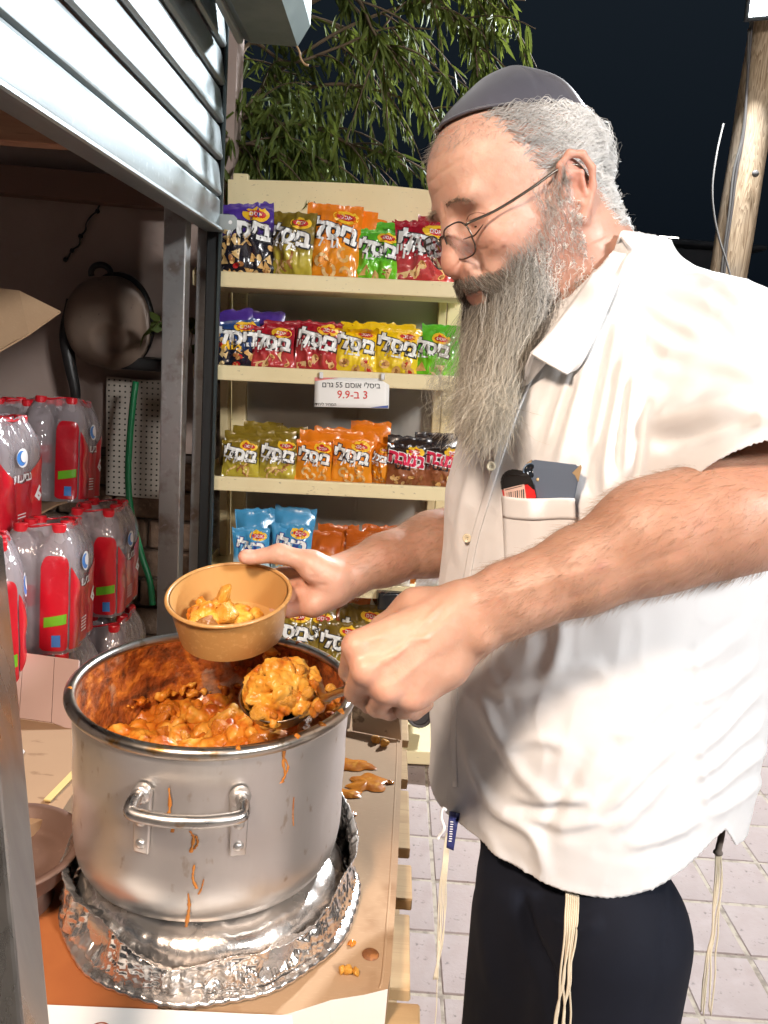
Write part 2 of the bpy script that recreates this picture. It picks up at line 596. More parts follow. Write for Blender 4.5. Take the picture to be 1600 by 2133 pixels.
for j in range(16):
    for i in range(-2, 13):
        x, y = 0.02 + tw * (i + .5), 0.95 + tw * (j + .5)
        if y > 3.9 and x < 0.6: continue
        o = inst("paving_stone", _tm[(i * 7 + j * 3) % 6], gr, (x + rng.normal() * .0012, y + rng.normal() * .0012, -0.0172 + rng.normal() * .0008), (rng.normal() * .004, rng.normal() * .004, 0))
        cnt += 1
# the rest of the paving, too far or hidden: one joined sheet of the same stones
g = G()
for j in range(-10, 40):
    for i in range(-14, 40):
        if -2 <= i < 13 and 0 <= j < 16: continue
        x, y = 0.02 + tw * (i + .5), 0.95 + tw * (j + .5)
        g.box((x, y, -0.0172), (tw - 0.007, tw - 0.007, 0.04))
V, F = g.out()
o = mk("distant_paving", V, F, m_pave, gr, smooth=False); tag(o, kind='stuff')

# ------------------------------------------------------------------ roller shutter
m_galv = mat("galvanised_steel", (0.36, 0.40, 0.41), 0.42, 0.85, var=[(3.0, (0.25, 0.29, 0.30), .35, .7, .8, (1, .5, 3)), (60, (0.46, 0.50, 0.51), .6, .75, .6)],
             bump=[(14, .12, .004, (1, .35, 2)), (160, .08, .001)], roughvar=(7, .36, .56, (1, .4, 2)))
m_steel = mat("steel_post_metal", (0.40, 0.40, 0.40), 0.42, 0.8, var=[(18, (0.22, 0.17, 0.14), .52, .68, .8), (60, (.5, .5, .5), .6, .7, .6)], bump=[(80, .1, .002)])
m_dark = mat("dark_channel_paint", (0.012, 0.014, 0.015), 0.5)
SX, SY0, SY1, SZ = -0.555, 0.02, 2.41, 1.742
sh = thing("roller_shutter", "half raised galvanised roller shutter over the dark opening at top left", "shutter", (SX, 1.2, SZ))
HS = 0.098
prof_s = [(-.006, .003), (.004, .000), (.013, .004), (.015, .012), (.0135, .018), (.011, .030), (.008, .055), (.0045, .078), (.001, .090), (-.004, .095), (-.012, .0965)]
def slat_geo(z0, prof, thick=.0015):
    ys = np.linspace(SY0, SY1, 25)
    X = np.array([[(SX + p[0] + .0012 * math.sin(y * 3.1 + z0 * 20) * (k > 4), y, z0 + p[1]) for y in ys] for k, p in enumerate(prof)])
    return grid_geo(X)
for k in range(1, 11):
    V, F = slat_geo(SZ + HS * k, prof_s)
    o = mk("slat", V, F, m_galv, sh, sharp=30)
    md = o.modifiers.new("thick", 'SOLIDIFY'); md.thickness = 0.0015
bar = [(-.03, .0), (.022, .0), (.026, .003), (.026, .009), (.022, .011), (.010, .013), (.012, .020), (.012, .085), (.008, .0935), (-.006, .0965)]
V, F = slat_geo(SZ, bar)
bb = mk("bottom_bar", V, F, m_galv, sh, sharp=25)
md = bb.modifiers.new("thick", 'SOLIDIFY'); md.thickness = 0.002
# bracket tab with a hole at the far end
def holed_plate(w, h, t, hr, n=16, hc=(0, 0)):
    a = np.linspace(0, 2 * math.pi, n, endpoint=False)
    inner = np.stack([hc[0] + hr * np.cos(a), hc[1] + hr * np.sin(a)], 1)
    outer = []
    for q in a:
        c, s_ = math.cos(q), math.sin(q); k = min(w / 2 / max(abs(c), 1e-6), h / 2 / max(abs(s_), 1e-6)); outer.append((c * k, s_ * k))
    outer = np.array(outer)
    V = []
    for y in (-t / 2, t / 2):
        V += [(p[0], y, p[1]) for p in inner] + [(p[0], y, p[1]) for p in outer]
    F = []
    for j in range(n):
        k = (j + 1) % n
        F.append((j, n + j, n + k, k)); F.append((2 * n + j, 2 * n + k, 3 * n + k, 3 * n + j))
        F.append((j, k, 2 * n + k, 2 * n + j)); F.append((n + j, 3 * n + j, 3 * n + k, n + k))
    return np.array(V), F
V, F = holed_plate(.062, .042, .004, .006, hc=(.012, 0))
mk("lock_tab", V + np.array([SX + .030, SY1 + .004, SZ + .030]), F, m_galv, sh, smooth=False)
# guide channel at the far end
gd = thing("shutter_guide", "dark vertical guide channel at the far end of the shutter", "guide rail", (SX + .005, SY1 + .035, 0))
V, F = box_geo((.036, .05, 3.0), .003)
mk("channel", V + np.array([SX - .012, SY1 + .045, 1.5]), F, m_dark, gd, smooth=False)
V, F = box_geo((.010, .014, 3.0), .002)
mk("channel_lip", V + np.array([SX + .012, SY1 + .012, 1.5]), F, mat("green_grey_trim", (.06, .08, .085), .4, .6), gd, smooth=False)

def post(name, label, x, y, w, d, h, m):
    t = thing(name, label, "post", (x, y, 0), group="steel posts of the stall front")
    V, F = box_geo((w, d, h), .004, 2)
    o = mk("square_tube", V + np.array([x, y, h / 2]), F, m, t, smooth=False)
    V, F = box_geo((w + .05, d + .05, .008), .001)
    mk("foot_plate", V + np.array([x, y, .026 - .0125]), F, m, t, smooth=False)
    return t
pA = PY(361, 900, 2.32)
post("steel_post", "wide grey steel post right of the green hose", pA[0], 2.32, .064, .055, 2.6, m_steel)
pB = PY(413, 900, 2.46)
post("steel_post", "narrow grey steel post beside the dark shutter channel", pB[0], 2.50, .046, .05, 2.6, m_steel)

# foreground steel leg leaning at the bottom left corner
m_fg = mat("brushed_steel_leg", (.46, .44, .42), .26, .95, var=[(6, (.28, .26, .25), .4, .65, .7, (3, 3, .4))], roughvar=(9, .18, .42, (3, 3, .5)), bump=[(90, .08, .001, (4, 4, .3))])
a_, b_ = P(-66, 1240, .64), P(26, 2260, .60)
t = thing("steel_upright", "blurry brushed steel upright in the near bottom left corner", "post", (b_[0], b_[1], b_[2]))
axis = (a_ - b_) / np.linalg.norm(a_ - b_)
def oriented_box(p0, p1, w, d, side, bev=.003):
    ax = np.asarray(p1) - np.asarray(p0); L = np.linalg.norm(ax); ax = ax / L
    s_ = np.asarray(side, float); s_ = s_ - ax * (s_ @ ax); s_ /= np.linalg.norm(s_)
    R = np.stack([s_, np.cross(ax, s_), ax], 1)
    V, F = box_geo((w, d, L), bev, 2)
    return V @ R.T + (np.asarray(p0) + np.asarray(p1)) / 2, F
lo_ = b_ - axis * (b_[2] / axis[2]); hi_ = b_ + axis * ((1.28 - b_[2]) / axis[2])
V, F = oriented_box(lo_, hi_, .045, .045, cR)
mk("square_tube", V, F, m_fg, t, smooth=False)
V, F = oriented_box(lo_ + axis * .005, lo_ + axis * .03, .055, .055, cR)
mk("rubber_foot", V, F, m_dark, t, smooth=False)

# ------------------------------------------------------------------ stall interior
m_wall = mat("dingy_plaster", (0.36, 0.275, 0.24), .85, var=[(2.2, (.29, .215, .185), .35, .65, .8), (30, (.33, .27, .24), .58, .7, .5)], bump=[(40, .2, .003)])
WY = 3.0
wl = thing("back_wall", "dim brownish plaster wall at the back of the stall opening", "wall", (-1.4, WY, 0))
V, F = box_geo((1.75, .12, 1.62), 0)
mk("plaster", V + np.array([-1.51, WY + .06, 2.61 - .81 - .0]), F, m_wall, wl, smooth=False)
# rough stone blocks below the plaster
m_stone = mat("brown_block", (.21, .135, .09), .9, var=[(14, (.10, .065, .045), .4, .65, .8), (60, (.3, .2, .14), .6, .7, .5)], bump=[(30, .6, .01), (120, .4, .003)])
zb = 0.0
row = 0
while zb < .96:
    x = -2.38 + (row % 2) * .11
    while x < -.72:
        w = .205 + rng.random() * .03
        x1 = min(x + w, -.637)
        V, F = box_geo((x1 - x - .012, .13, .108), .008)
        V = V + (rng.random(V.shape) - .5) * .006
        mk("block", V + np.array([(x + x1) / 2, WY + .055 + rng.normal() * .004, zb + .058]), F, m_stone, wl, smooth=False)
        x += w
    zb += .12; row += 1
V, F = box_geo((1.74, .09, .98), 0)
mk("mortar", V + np.array([-1.51, WY + .075, .49]), F, mat("mortar_grey", (.13, .10, .085), .95), wl, smooth=False)
side = thing("side_wall", "dark side wall inside the stall behind the bottles", "wall", (-2.4, 1.5, 0))
V, F = box_geo((.08, 3.2, 2.6), 0); mk("plaster", V + np.array([-2.43, 1.35, 1.31]), F, m_wall, side, smooth=False)
rf = thing("stall_roof", "dark flat roof slab above the stall opening", "roof", (-1.5, 1.4, 2.62))
V, F = box_geo((1.85, 3.3, .08), 0); mk("slab", V + np.array([-1.50, 1.38, 2.87]), F, mat("roof_dark", (.10, .08, .07), .9), rf, smooth=False)

m_beam = mat("reddish_timber", (.30, .14, .08), .7, var=[(6, (.45, .26, .16), .4, .65, .8, (.4, 3, 3)), (40, (.16, .07, .04), .55, .7, .6, (.3, 4, 4))], bump=[(60, .25, .003, (.2, 3, 3))])
def beam(label, p0, p1, w, h, m):
    t = thing("timber_beam", label, "beam", (p0[0], p0[1], p0[2]), group="timber beams under the stall roof")
    V, F = oriented_box(p0, p1, w, h, (0, 1, 0), .004)
    mk("timber", V, F, m, t, smooth=False)
b0 = PY(0, 262, 1.75)
beam("lit orange timber beam just under the shutter edge, top left", (-2.38, 1.75, b0[2]), (-.66, 1.75, b0[2] + .01), .05, .085, m_beam)
b1 = PY(0, 372, 2.9)
beam("dark brown timber beam running along the back wall", (-2.38, 2.93, b1[2] + .01), (-.70, 2.93, b1[2] - .01), .09, .095, mat("dark_timber", (.16, .085, .06), .75, bump=[(60, .2, .003, (.2, 3, 3))]))
# hanging black cord on the wall
pts = [PY(x, y, WY - .012) for x, y in ((222, 405), (205, 432), (203, 440), (190, 450), (180, 466), (178, 480), (168, 492), (165, 510), (150, 522), (140, 540), (136, 541))]
V, F = tube_geo(spline(pts, 40), .0032, 6)
g = G().add(V, F)
for q in (2, 6, 8, 10):
    V, F = lathe_geo([(0, -.009), (.008, -.005), (.009, 0), (.006, .007), (0, .009)], 8); g.add(V + pts[q], F)
V, F = g.out()
tag(mk("hanging_cord", V, F, m_dark, base=pts[0]), "knotted black cord hanging on the back wall", "cord")

# hose reel case
m_case = mat("beige_plastic_case", (.25, .18, .135), .72, var=[(3, (.15, .10, .075), .4, .65, .8), (50, (.10, .07, .05), .68, .75, .8)], bump=[(30, .05, .002)])
m_blk = mat("black_rubber", (.014, .013, .013), .45)
cc = PY(222, 668, 2.86)
rc = thing("hose_reel_case", "rounded beige hose reel case with black trim hung on the back wall", "hose reel", (cc[0], cc[1], cc[2] - .17))
s = SDF(cc - .26, cc + .26, .006)
s.ell(cc + [0.035, -.005, .0], (.12, .10, .155), .02)
s.ell(cc + [-.04, .015, -.01], (.11, .10, .15), .05)
s.ell(cc + [.045, -.02, -.06], (.10, .09, .10), .04)
s.ell(cc + [.045, -.13, -.07], (.06, .05, .06), .02, op='s')
V, F = s.mesh(); V = relax(V, F, 2)
shell = mk_fast("shell", V, F, m_case, rc)
a = np.linspace(-1.0, 4.0, 40)
V, F = tube_geo([cc + [.035 + .118 * math.cos(q), .02 , .158 * math.sin(q)] for q in a], .014, 8)
mk("rim_trim", V, F, m_blk, rc)
V, F = tube_geo([cc + [-.02 + .035 * math.cos(q), 0.0, .16 + .030 * math.sin(q)] for q in np.linspace(-.3, 3.5, 18)], .011, 8)
mk("carry_handle", V, F, m_blk, rc)
V, F = tube_geo(spline([cc + p for p in ([-.13, .04, .06], [-.155, .03, -.06], [-.14, .02, -.16], [-.12, .02, -.26], [-.13, .03, -.32])], 24), np.linspace(.03, .016, 24), 8)
mk("strap", V, F, m_blk, rc)
V, F = box_geo((.20, .16, .045), .012, 2)
mk("bracket", V + (PY(285, 757, 2.86) + [0, .04, 0]), F, m_blk, rc)
# pegboard
pb0, pb1 = PY(232, 802, 2.97), PY(334, 1040, 2.97)
pg = thing("pegboard", "off white perforated panel behind the green hose", "panel", (pb0[0], 2.97, pb1[2]))
x0, x1, z0, z1 = pb0[0] - .02, pb1[0] + .08, pb1[2], pb0[2] + .03
V, F = box_geo((x1 - x0, .012, z1 - z0), .002)
mk("board", V + np.array([(x0 + x1) / 2, 2.975, (z0 + z1) / 2]), F, mat("pegboard_white", (.44, .39, .335), .6, var=[(5, (.40, .34, .28), .45, .7, .7)]), pg, smooth=False)
g = G()
for i in range(int((x1 - x0) / .0205)):
    for j in range(int((z1 - z0) / .0205)):
        V, F = lathe_geo([(0, 0), (.0036, 0), (.0036, .0015)], 7)
        g.add((V @ rotx(rad(90)).T) + np.array([x0 + .012 + i * .0205, 2.9682, z0 + .012 + j * .0205]), F)
V, F = g.out(); tag(mk("holes", V, F, m_dark, pg, smooth=False), kind='stuff')
# upper lit white panel edge piece and pipe
hs = spline([PY(x, y, 2.80 - k * .012) for k, (x, y) in enumerate(((283, 795), (276, 850), (270, 920), (267, 985), (270, 1045), (281, 1105), (296, 1160), (312, 1210), (318, 1260)))], 60)
V, F = tube_geo(hs, .0115, 10)
tag(mk("garden_hose", V, F, mat("green_hose", (.01, .16, .055), .35, bump=[(150, .2, .002)]), base=hs[-1]), "dark green garden hose hanging below the reel case", "hose")
# cardboard flap jutting in at the left
m_card = mat("cardboard", (.44, .285, .165), .8, var=[(5, (.37, .23, .13), .4, .65, .6), (90, (.5, .34, .21), .58, .7, .4, (1, 6, 1))], bump=[(140, .12, .001, (1, 8, 1))])
q = [PY(-90, 590, 2.05), PY(40, 605, 2.1), PY(126, 648, 2.15), PY(60, 695, 2.05), PY(-10, 735, 1.98), PY(-95, 770, 1.95)]
V = np.array(q + [p + np.array([0, .0, -.005]) for p in q])
F = [(0, 1, 2, 3, 4, 5), (11, 10, 9, 8, 7, 6)] + [(i, i + 6, (i + 1) % 6 + 6, (i + 1) % 6) for i in range(6)]
tag(mk("cardboard_sheet", V, F, m_card, smooth=False, base=q[0]), "pointed brown cardboard sheet jutting from the left edge above the bottles", "cardboard")

# ------------------------------------------------------------------ overhead metal box and wire
m_box = mat("green_grey_metal", (.16, .20, .19), .45, .3, var=[(8, (.10, .13, .13), .4, .6, .6)])
Yb = 2.36
pl, pr_ = PY(524, 90, Yb), PY(620, 95, Yb)
pr2 = PY(646, 68, Yb)
sec = [(pl[0] - .03, pl[2] + .012), (pl[0], pl[2]), (pr_[0], pl[2]), (pr2[0], pl[2] + .055), (pr2[0], pl[2] + .5), (pl[0] - .03, pl[2] + .5)]
n = len(sec)
V = [(x, 1.35, z) for x, z in sec] + [(x, Yb, z) for x, z in sec]
F = [tuple(range(n - 1, -1, -1)), tuple(range(n, 2 * n))] + [(i, (i + 1) % n, n + (i + 1) % n, n + i) for i in range(n)]
ob = thing("eave_box", "green grey metal box jutting out overhead at the top of the picture", "metal box", (pl[0], Yb, pl[2]))
mk("casing", V, F, m_box, ob, smooth=False)
V, F = box_geo((.018, Yb - 1.36, .02), .003); mk("edge_strip", V + np.array([pl[0] - .03, (Yb + 1.35) / 2, pl[2] + .004]), F, mat("light_edge_trim", (.32, .36, .36), .4, .5), ob, smooth=False)
w = spline([PY(x, y, Yb - .03) for x, y in ((618, 96), (624, 108), (626, 120), (634, 133), (643, 136))], 20)
V, F = tube_geo(w, .003, 6); mk("loose_wire", V, F, mat("tan_wire", (.45, .28, .14), .5), ob)

# ------------------------------------------------------------------ wooden pole with the flood lamp
m_pole = bpy.data.materials.new("weathered_pole_wood"); m_pole.use_nodes = True
_N = m_pole.node_tree.nodes; _L = m_pole.node_tree.links; _b = _N["Principled BSDF"]
tc = _N.new("ShaderNodeTexCoord"); mp = _N.new("ShaderNodeMapping"); mp.inputs["Scale"].default_value = (9, 9, .9); _L.new(tc.outputs["Object"], mp.inputs[0])
nz = _N.new("ShaderNodeTexNoise"); nz.inputs["Scale"].default_value = 1.6; nz.inputs["Detail"].default_value = 3; nz.inputs["Distortion"].default_value = .6; _L.new(mp.outputs[0], nz.inputs[0])
mm = _N.new("ShaderNodeMath"); mm.operation = 'MULTIPLY'; mm.inputs[1].default_value = 16.0; _L.new(nz.outputs["Fac"], mm.inputs[0])
fr = _N.new("ShaderNodeMath"); fr.operation = 'FRACT'; _L.new(mm.outputs[0], fr.inputs[0])
cr = _N.new("ShaderNodeValToRGB"); cr.color_ramp.elements[0].color = (.58, .43, .28, 1); cr.color_ramp.elements[1].color = (.28, .18, .10, 1); cr.color_ramp.elements[0].position = .25; cr.color_ramp.elements[1].position = .95
_L.new(fr.outputs[0], cr.inputs[0])
n2 = _N.new("ShaderNodeTexNoise"); n2.inputs["Scale"].default_value = 3; _L.new(tc.outputs["Object"], n2.inputs[0])
mx = _N.new("ShaderNodeMix"); mx.data_type = 'RGBA'; mx.inputs[7].default_value = (.30, .26, .21, 1); _L.new(cr.outputs[0], mx.inputs[6])
mr = _N.new("ShaderNodeMapRange"); mr.inputs[1].default_value = .45; mr.inputs[2].default_value = .7; mr.inputs[4].default_value = .7; _L.new(n2.outputs[0], mr.inputs[0]); _L.new(mr.outputs[0], mx.inputs[0])
_L.new(mx.outputs[2], _b.inputs["Base Color"]); _b.inputs["Roughness"].default_value = .8
bp = _N.new("ShaderNodeBump"); bp.inputs["Strength"].default_value = .3; bp.inputs["Distance"].default_value = .004; _L.new(fr.outputs[0], bp.inputs["Height"]); _L.new(bp.outputs[0], _b.inputs["Normal"])
PD = 4.5
pc = P(1548, 380, PD)
pol = thing("wooden_pole", "weathered round wooden pole with cables at the right edge", "pole", (pc[0], pc[1], 0))
zz = np.linspace(0, 4.3, 40)
V, F = lathe_geo([(.112 - .004 * z + .0015 * math.sin(z * 9), z) for z in zz], 32, True, True)
mk("shaft", V + np.array([pc[0], pc[1], 0]), F, m_pole, pol)
def on_pole(x, y, off=.108):
    v = dirr(x, y); 
    # nearest point to the axis on the ray, pushed to the front face
    t = ((pc[:2]) @ v[:2]) / (v[:2] @ v[:2]); q = cC + v * (t - off / np.linalg.norm(v[:2]))
    return q
m_cab = mat("grey_cable", (.10, .09, .085), .5); m_cab2 = mat("pale_cable", (.13, .12, .11), .6)
for nm, pts, m, r in (("cable", ((1572, -20), (1563, 90), (1556, 180), (1550, 270), (1534, 360), (1524, 440), (1513, 520), (1506, 600)), m_cab, .008),
                      ("cable", ((1560, 60), (1556, 180), (1547, 280), (1528, 360), (1519, 440), (1507, 530), (1500, 600)), m_cab2, .007)):
    V, F = tube_geo(spline([on_pole(*p) for p in pts], 50), r, 6); mk(nm, V, F, m, pol)
V, F = tube_geo(spline([P(*p) for p in ((1507, 258, 4.38), (1493, 320, 4.36), (1484, 390, 4.36), (1488, 450, 4.37), (1499, 500, 4.38), (1512, 540, 4.38), (1528, 600, 4.38))], 50), .0055, 6)
mk("cable", V, F, m_cab2, pol)
V, F = lathe_geo([(0, 0), (.018, 0), (.02, .005), (.012, .012), (0, .013)], 12)
kq = on_pole(1573, 362, .11); mk("knot", (V @ rotx(rad(90)).T) + kq, F, m_cab, pol)
m_lamp = mat("lamp_face_white", (1, 1, 1), .3, emit=((.92, .96, 1.0), 60.0))
def flood(name, label, loc, aim, size, bracket_to):
    t = thing(name, label, "flood lamp", loc)
    d = Vector(aim) - Vector(loc); R = np.array(d.to_track_quat('-Z', 'Y').to_matrix())
    loc = np.asarray(loc, float)
    V, F = box_geo((size[0] + .05, size[1] + .05, .045), .008, 2)
    V[:, :2] *= np.where(V[:, 2:3] > 0, .82, 1.0)
    mk("housing", (V + np.array([0, 0, .030])) @ R.T + loc, F, m_dark, t, smooth=False)
    g = G()
    for k in range(9):
        g.box(np.array([-(size[0]) / 2 + size[0] * k / 8, 0, .058]), (.004, size[1] * .8, .03))
    V, F = g.out(); mk("cooling_fins", V @ R.T + loc, F, m_dark, t, smooth=False)
    V, F = box_geo((size[0], size[1], .003), .0)
    mk("lamp_face", (V + np.array([0, 0, .0055])) @ R.T + loc, F, m_lamp, t, smooth=False)
    V, F = tube_geo(spline([loc + R @ np.array([0, 0, .05]), (loc + bracket_to) / 2 + np.array([0, 0, .03]), bracket_to], 14), .012, 8)
    mk("bracket", V, F, m_dark, t)
flood("flood_lamp", "glaring white flood lamp on the wooden pole, top right corner", POLE_LAMP, POLE_AIM, (.20, .14), np.array([pc[0], pc[1] - .10, POLE_LAMP[2] + .02]))
# stall lamp and the mast that carries it, behind the photographer
flood("flood_lamp", "stall flood lamp on a steel mast behind the viewer", STALL_LAMP, STALL_AIM, (.85, .60), np.array([3.2, -2.8, 3.55]))
mast = thing("lamp_mast", "steel mast standing behind the viewer carrying the stall lamp", "mast", (3.2, -2.8, 0))
V, F = lathe_geo([(.09, 0), (.09, .012), (.03, .014), (.03, 3.65), (.0, 3.655)], 20, True); mk("tube", V + np.array([3.2, -2.8, .007]), F, m_steel, mast, sharp=40)

t = thing("counter_lamp", "warm shaded lamp hanging over the counter in front of the shutter", "lamp", COUNTER_LAMP)
_d = Vector(COUNTER_AIM) - Vector(COUNTER_LAMP); _R = np.array(_d.to_track_quat('-Z', 'Y').to_matrix())
V, F = lathe_geo([(.13, -.02), (.125, .01), (.09, .06), (.04, .10), (.02, .115), (.0, .116)], 28); o = mk("shade", V @ _R.T + np.array(COUNTER_LAMP), F, m_dark, t); md = o.modifiers.new("t", 'SOLIDIFY'); md.thickness = .002
V, F = lathe_geo([(0, .012), (.05, .018), (.055, .04), (.03, .07), (0, .075)], 20); mk("bulb", V @ _R.T + np.array(COUNTER_LAMP), F, mat("bulb_glow", (1, 1, 1), .3, emit=((1, .8, .6), 8.0)), t)
V, F = tube_geo([np.array(COUNTER_LAMP) + _R @ np.array([0, 0, .11]), np.array(COUNTER_LAMP) + [-.03, -.03, .3], np.array([-.5, -.12, 2.84])], .004, 6); mk("cable", V, F, m_dark, t)
# ------------------------------------------------------------------ far lit lamp and the dark hut that carries it
fl = P(1393, 497, 11.0)
m_hut = mat("far_hut_paint", (.05, .055, .065), .8, var=[(3, (.08, .08, .09), .4, .6, .7)])
hut = thing("far_hut", "dark far hut behind the man's shoulder under the small lamp", "building", (fl[0], fl[1] + 1.2, 0))
V, F = box_geo((2.4, 1.8, fl[2] - .08), .02); mk("wall", V + np.array([fl[0], fl[1] + 1.1, (fl[2] - .08) / 2]), F, m_hut, hut, smooth=False)
V, F = box_geo((2.7, 2.2, .07), .02); mk("roof", V + np.array([fl[0], fl[1] + 1.0, fl[2] - .035]), F, m_hut, hut, smooth=False)
V, F = box_geo((.7, .05, 1.0), .01); mk("window", V + np.array([fl[0] + .35, fl[1] + .185, fl[2] - 1.0]), F, mat("far_window", (.16, .17, .18), .2), hut, smooth=False)
far = thing("tube_lamp", "small bright white tube lamp glowing in the dark distance", "lamp", (fl[0], fl[1], fl[2]))
V, F = box_geo((.30, .07, .05), .01); mk("housing", V + fl + np.array([0, .07, .02]), F, m_hut, far, smooth=False)
V, F = tube_geo([fl + np.array([-.13, 0, 0]), fl + np.array([.13, 0, 0])], .026, 10); mk("tube", V, F, mat("tube_glow", (1, 1, 1), .3, emit=((1, .95, .85), 14.0)), far)
# ================================================================== TREE
m_bark = mat("mottled_bark", (.30, .26, .21), .9, var=[(14, (.08, .065, .05), .45, .6, .9), (45, (.45, .41, .35), .55, .7, .7)], bump=[(40, .5, .006), (120, .3, .002)])
def leaf_mat(name, c, c2):
    m = mat(name, c, .62, var=[(3, c2, .35, .65, .9)], spec=.22)
    nt = m.node_tree; b = nt.nodes["Principled BSDF"]
    tl = nt.nodes.new("ShaderNodeBsdfTranslucent"); tl.inputs[0].default_value = (c2[0] * 1.3, c2[1] * 1.3, c2[2], 1)
    mx = nt.nodes.new("ShaderNodeMixShader"); mx.inputs[0].default_value = .25
    nt.links.new(b.outputs[0], mx.inputs[1]); nt.links.new(tl.outputs[0], mx.inputs[2]); nt.links.new(mx.outputs[0], nt.nodes["Material Output"].inputs[0])
    return m
m_leaf = leaf_mat("willow_leaf", (.055, .085, .018), (.11, .135, .028))
m_leaf2 = leaf_mat("lit_pale_willow_leaf", (.075, .10, .022), (.14, .17, .035))  # lighter copy paints lamp light on the near spray, varies the rest
tb = PY(452, 1100, 2.95)
tree = thing("drooping_tree", "tree with long drooping leaves behind the snack shelf, top centre", "tree", (tb[0], 2.95, 0))
tp = spline([(tb[0] + .03, 2.95, 0), (tb[0], 2.95, .6), (tb[0] + .012, 2.95, 1.1), (tb[0] - .008, 2.96, 1.5), (tb[0] + .03, 3.0, 1.85), (tb[0] + .06, 3.1, 2.1)], 50)
V, F = tube_geo(tp, np.linspace(.042, .010, 50) * (1 + .12 * np.sin(np.arange(50) * 1.3)), 12); mk("trunk", V, F, m_bark, tree)
br = [[(455, 330, 3.05), (540, 190, 3.1), (680, 80, 3.1), (830, 15, 3.05), (960, -10, 3.0), (1095, 0, 2.9)],
      [(480, 300, 3.1), (590, 205, 3.15), (700, 175, 3.15), (810, 195, 3.1), (880, 228, 3.05), (930, 262, 3.0)],
      [(470, 360, 3.1), (560, 270, 3.0), (640, 262, 3.0), (730, 300, 2.95), (845, 330, 2.9)],
      [(560, 60, 2.75), (680, -10, 2.65), (745, 0, 2.6), (775, 60, 2.55), (800, 92, 2.55), (822, 96, 2.55)],
      [(830, -20, 3.0), (940, 30, 2.95), (985, 90, 2.95), (995, 160, 2.9)],
      [(470, 200, 3.1), (520, 90, 3.1), (600, 130, 3.05), (700, 100, 3.05), (800, 60, 3.0), (900, 60, 3.0)],
      [(465, 330, 2.95), (520, 300, 2.85), (570, 330, 2.8), (600, 370, 2.8)],
      [(470, 280, 3.0), (540, 235, 2.95), (620, 300, 2.9), (690, 345, 2.9)],
      [(700, -20, 3.1), (850, -25, 3.0), (1000, -30, 2.95), (1060, 20, 2.9)],
      [(600, 20, 3.2), (720, 60, 3.2), (830, 120, 3.15), (900, 160, 3.1)]]
twigs = []
bg_ = G()
for b in br:
    c = spline([P(*q) for q in b], 30); twigs.append(c)
    bg_.tube(c, np.linspace(.009, .003, 30), 5)
for b in list(twigs):
    for k in range(9):
        i = int(rng.integers(6, 28)); st = b[i]; L = .16 + rng.random() * .26
        d = (b[i] - b[i - 2]); d /= np.linalg.norm(d); d = d * .6 + rng.normal(size=3) * .4 + np.array([.1, -.05, -.15]); d /= np.linalg.norm(d)
        c = st + np.linspace(0, 1, 12)[:, None] * d * L + np.array([0, 0, -1]) * (np.linspace(0, 1, 12)[:, None] ** 2) * L * (.3 + .3 * rng.random())
        twigs.append(c); bg_.tube(c, np.linspace(.004, .0015, 12), 4)
V, F = bg_.out(); mk("branches", V, F, mat("twig_brown", (.12, .08, .045), .8), tree)
bl = np.array([(0, 0, 0), (.16, .25, -.02), (.17, .55, -.05), (.09, .82, -.09), (0, 1, -.13), (-.09, .82, -.09), (-.17, .55, -.05), (-.16, .25, -.02), (0, .25, .03), (0, .55, .0), (0, .82, -.05)])
blF = [(0, 1, 8), (0, 8, 7), (1, 2, 9, 8), (8, 9, 6, 7), (2, 3, 10, 9), (9, 10, 5, 6), (3, 4, 10), (10, 4, 5)]
leaves = []
for ti, c in enumerate(twigs):
    n = 58 if len(c) == 30 else 20
    for k in range(n):
        t = rng.random() ** .8 * (len(c) - 2); i = int(t); p = c[i] + (c[i + 1] - c[i]) * (t - i)
        dd = c[min(i + 1, len(c) - 1)] - c[i]; dd = dd / (np.linalg.norm(dd) + 1e-9)
        d = dd * .45 + np.array([0, 0, -.75]) + rng.normal(size=3) * .33; d /= np.linalg.norm(d)
        s_ = rng.normal(size=3); s_ -= d * (s_ @ d); s_ /= np.linalg.norm(s_)
        L = .050 + .055 * rng.random()
        leaves.append((p, d, s_, L, ti))
# low foliage mass behind the header
for k in range(520):
    p = PY(462 + rng.random() ** 1.3 * 250, 180 + rng.random() * 220, 2.95 + rng.random() * .5)
    d = np.array([0, 0, -.8]) + rng.normal(size=3) * .4; d /= np.linalg.norm(d)
    s_ = rng.normal(size=3); s_ -= d * (s_ @ d); s_ /= np.linalg.norm(s_)
    leaves.append((p, d, s_, .06 + .06 * rng.random(), 9))
lm = bpy.data.meshes.new("leaf"); lm.from_pydata(bl.tolist(), [], blF); lm.materials.append(m_leaf); lm.update()
lm2 = bpy.data.meshes.new("leaf"); lm2.from_pydata(bl.tolist(), [], blF); lm2.materials.append(m_leaf2); lm2.update()
def score(l):
    q = proj(l[0]); on = (0 < q[0] < 1600) and (-20 < q[1] < 420)
    return (0 if on else 5) + q[2] + (0 if (l[4] in (3,)) else .1) + rng.random() * .25
order = sorted(range(len(leaves)), key=lambda i: score(leaves[i]))
near = set(order[:290])
g = G(); g2 = G()
for i, (p, d, s_, L, ti) in enumerate(leaves):
    R = np.stack([s_, d, np.cross(s_, d)], 1)
    if i in near:
        o = inst("leaf", lm2 if ti == 3 else lm, tree)
        M_ = Matrix.Translation(Vector(p - worg(tree))) @ Matrix(R.tolist()).to_4x4() @ Matrix.Diagonal((L * .46, L, L, 1))
        o.matrix_local = M_
    else:
        (g if rng.random() < .75 else g2).add((bl * np.array([L * .46, L, L])) @ R.T + p, blF)
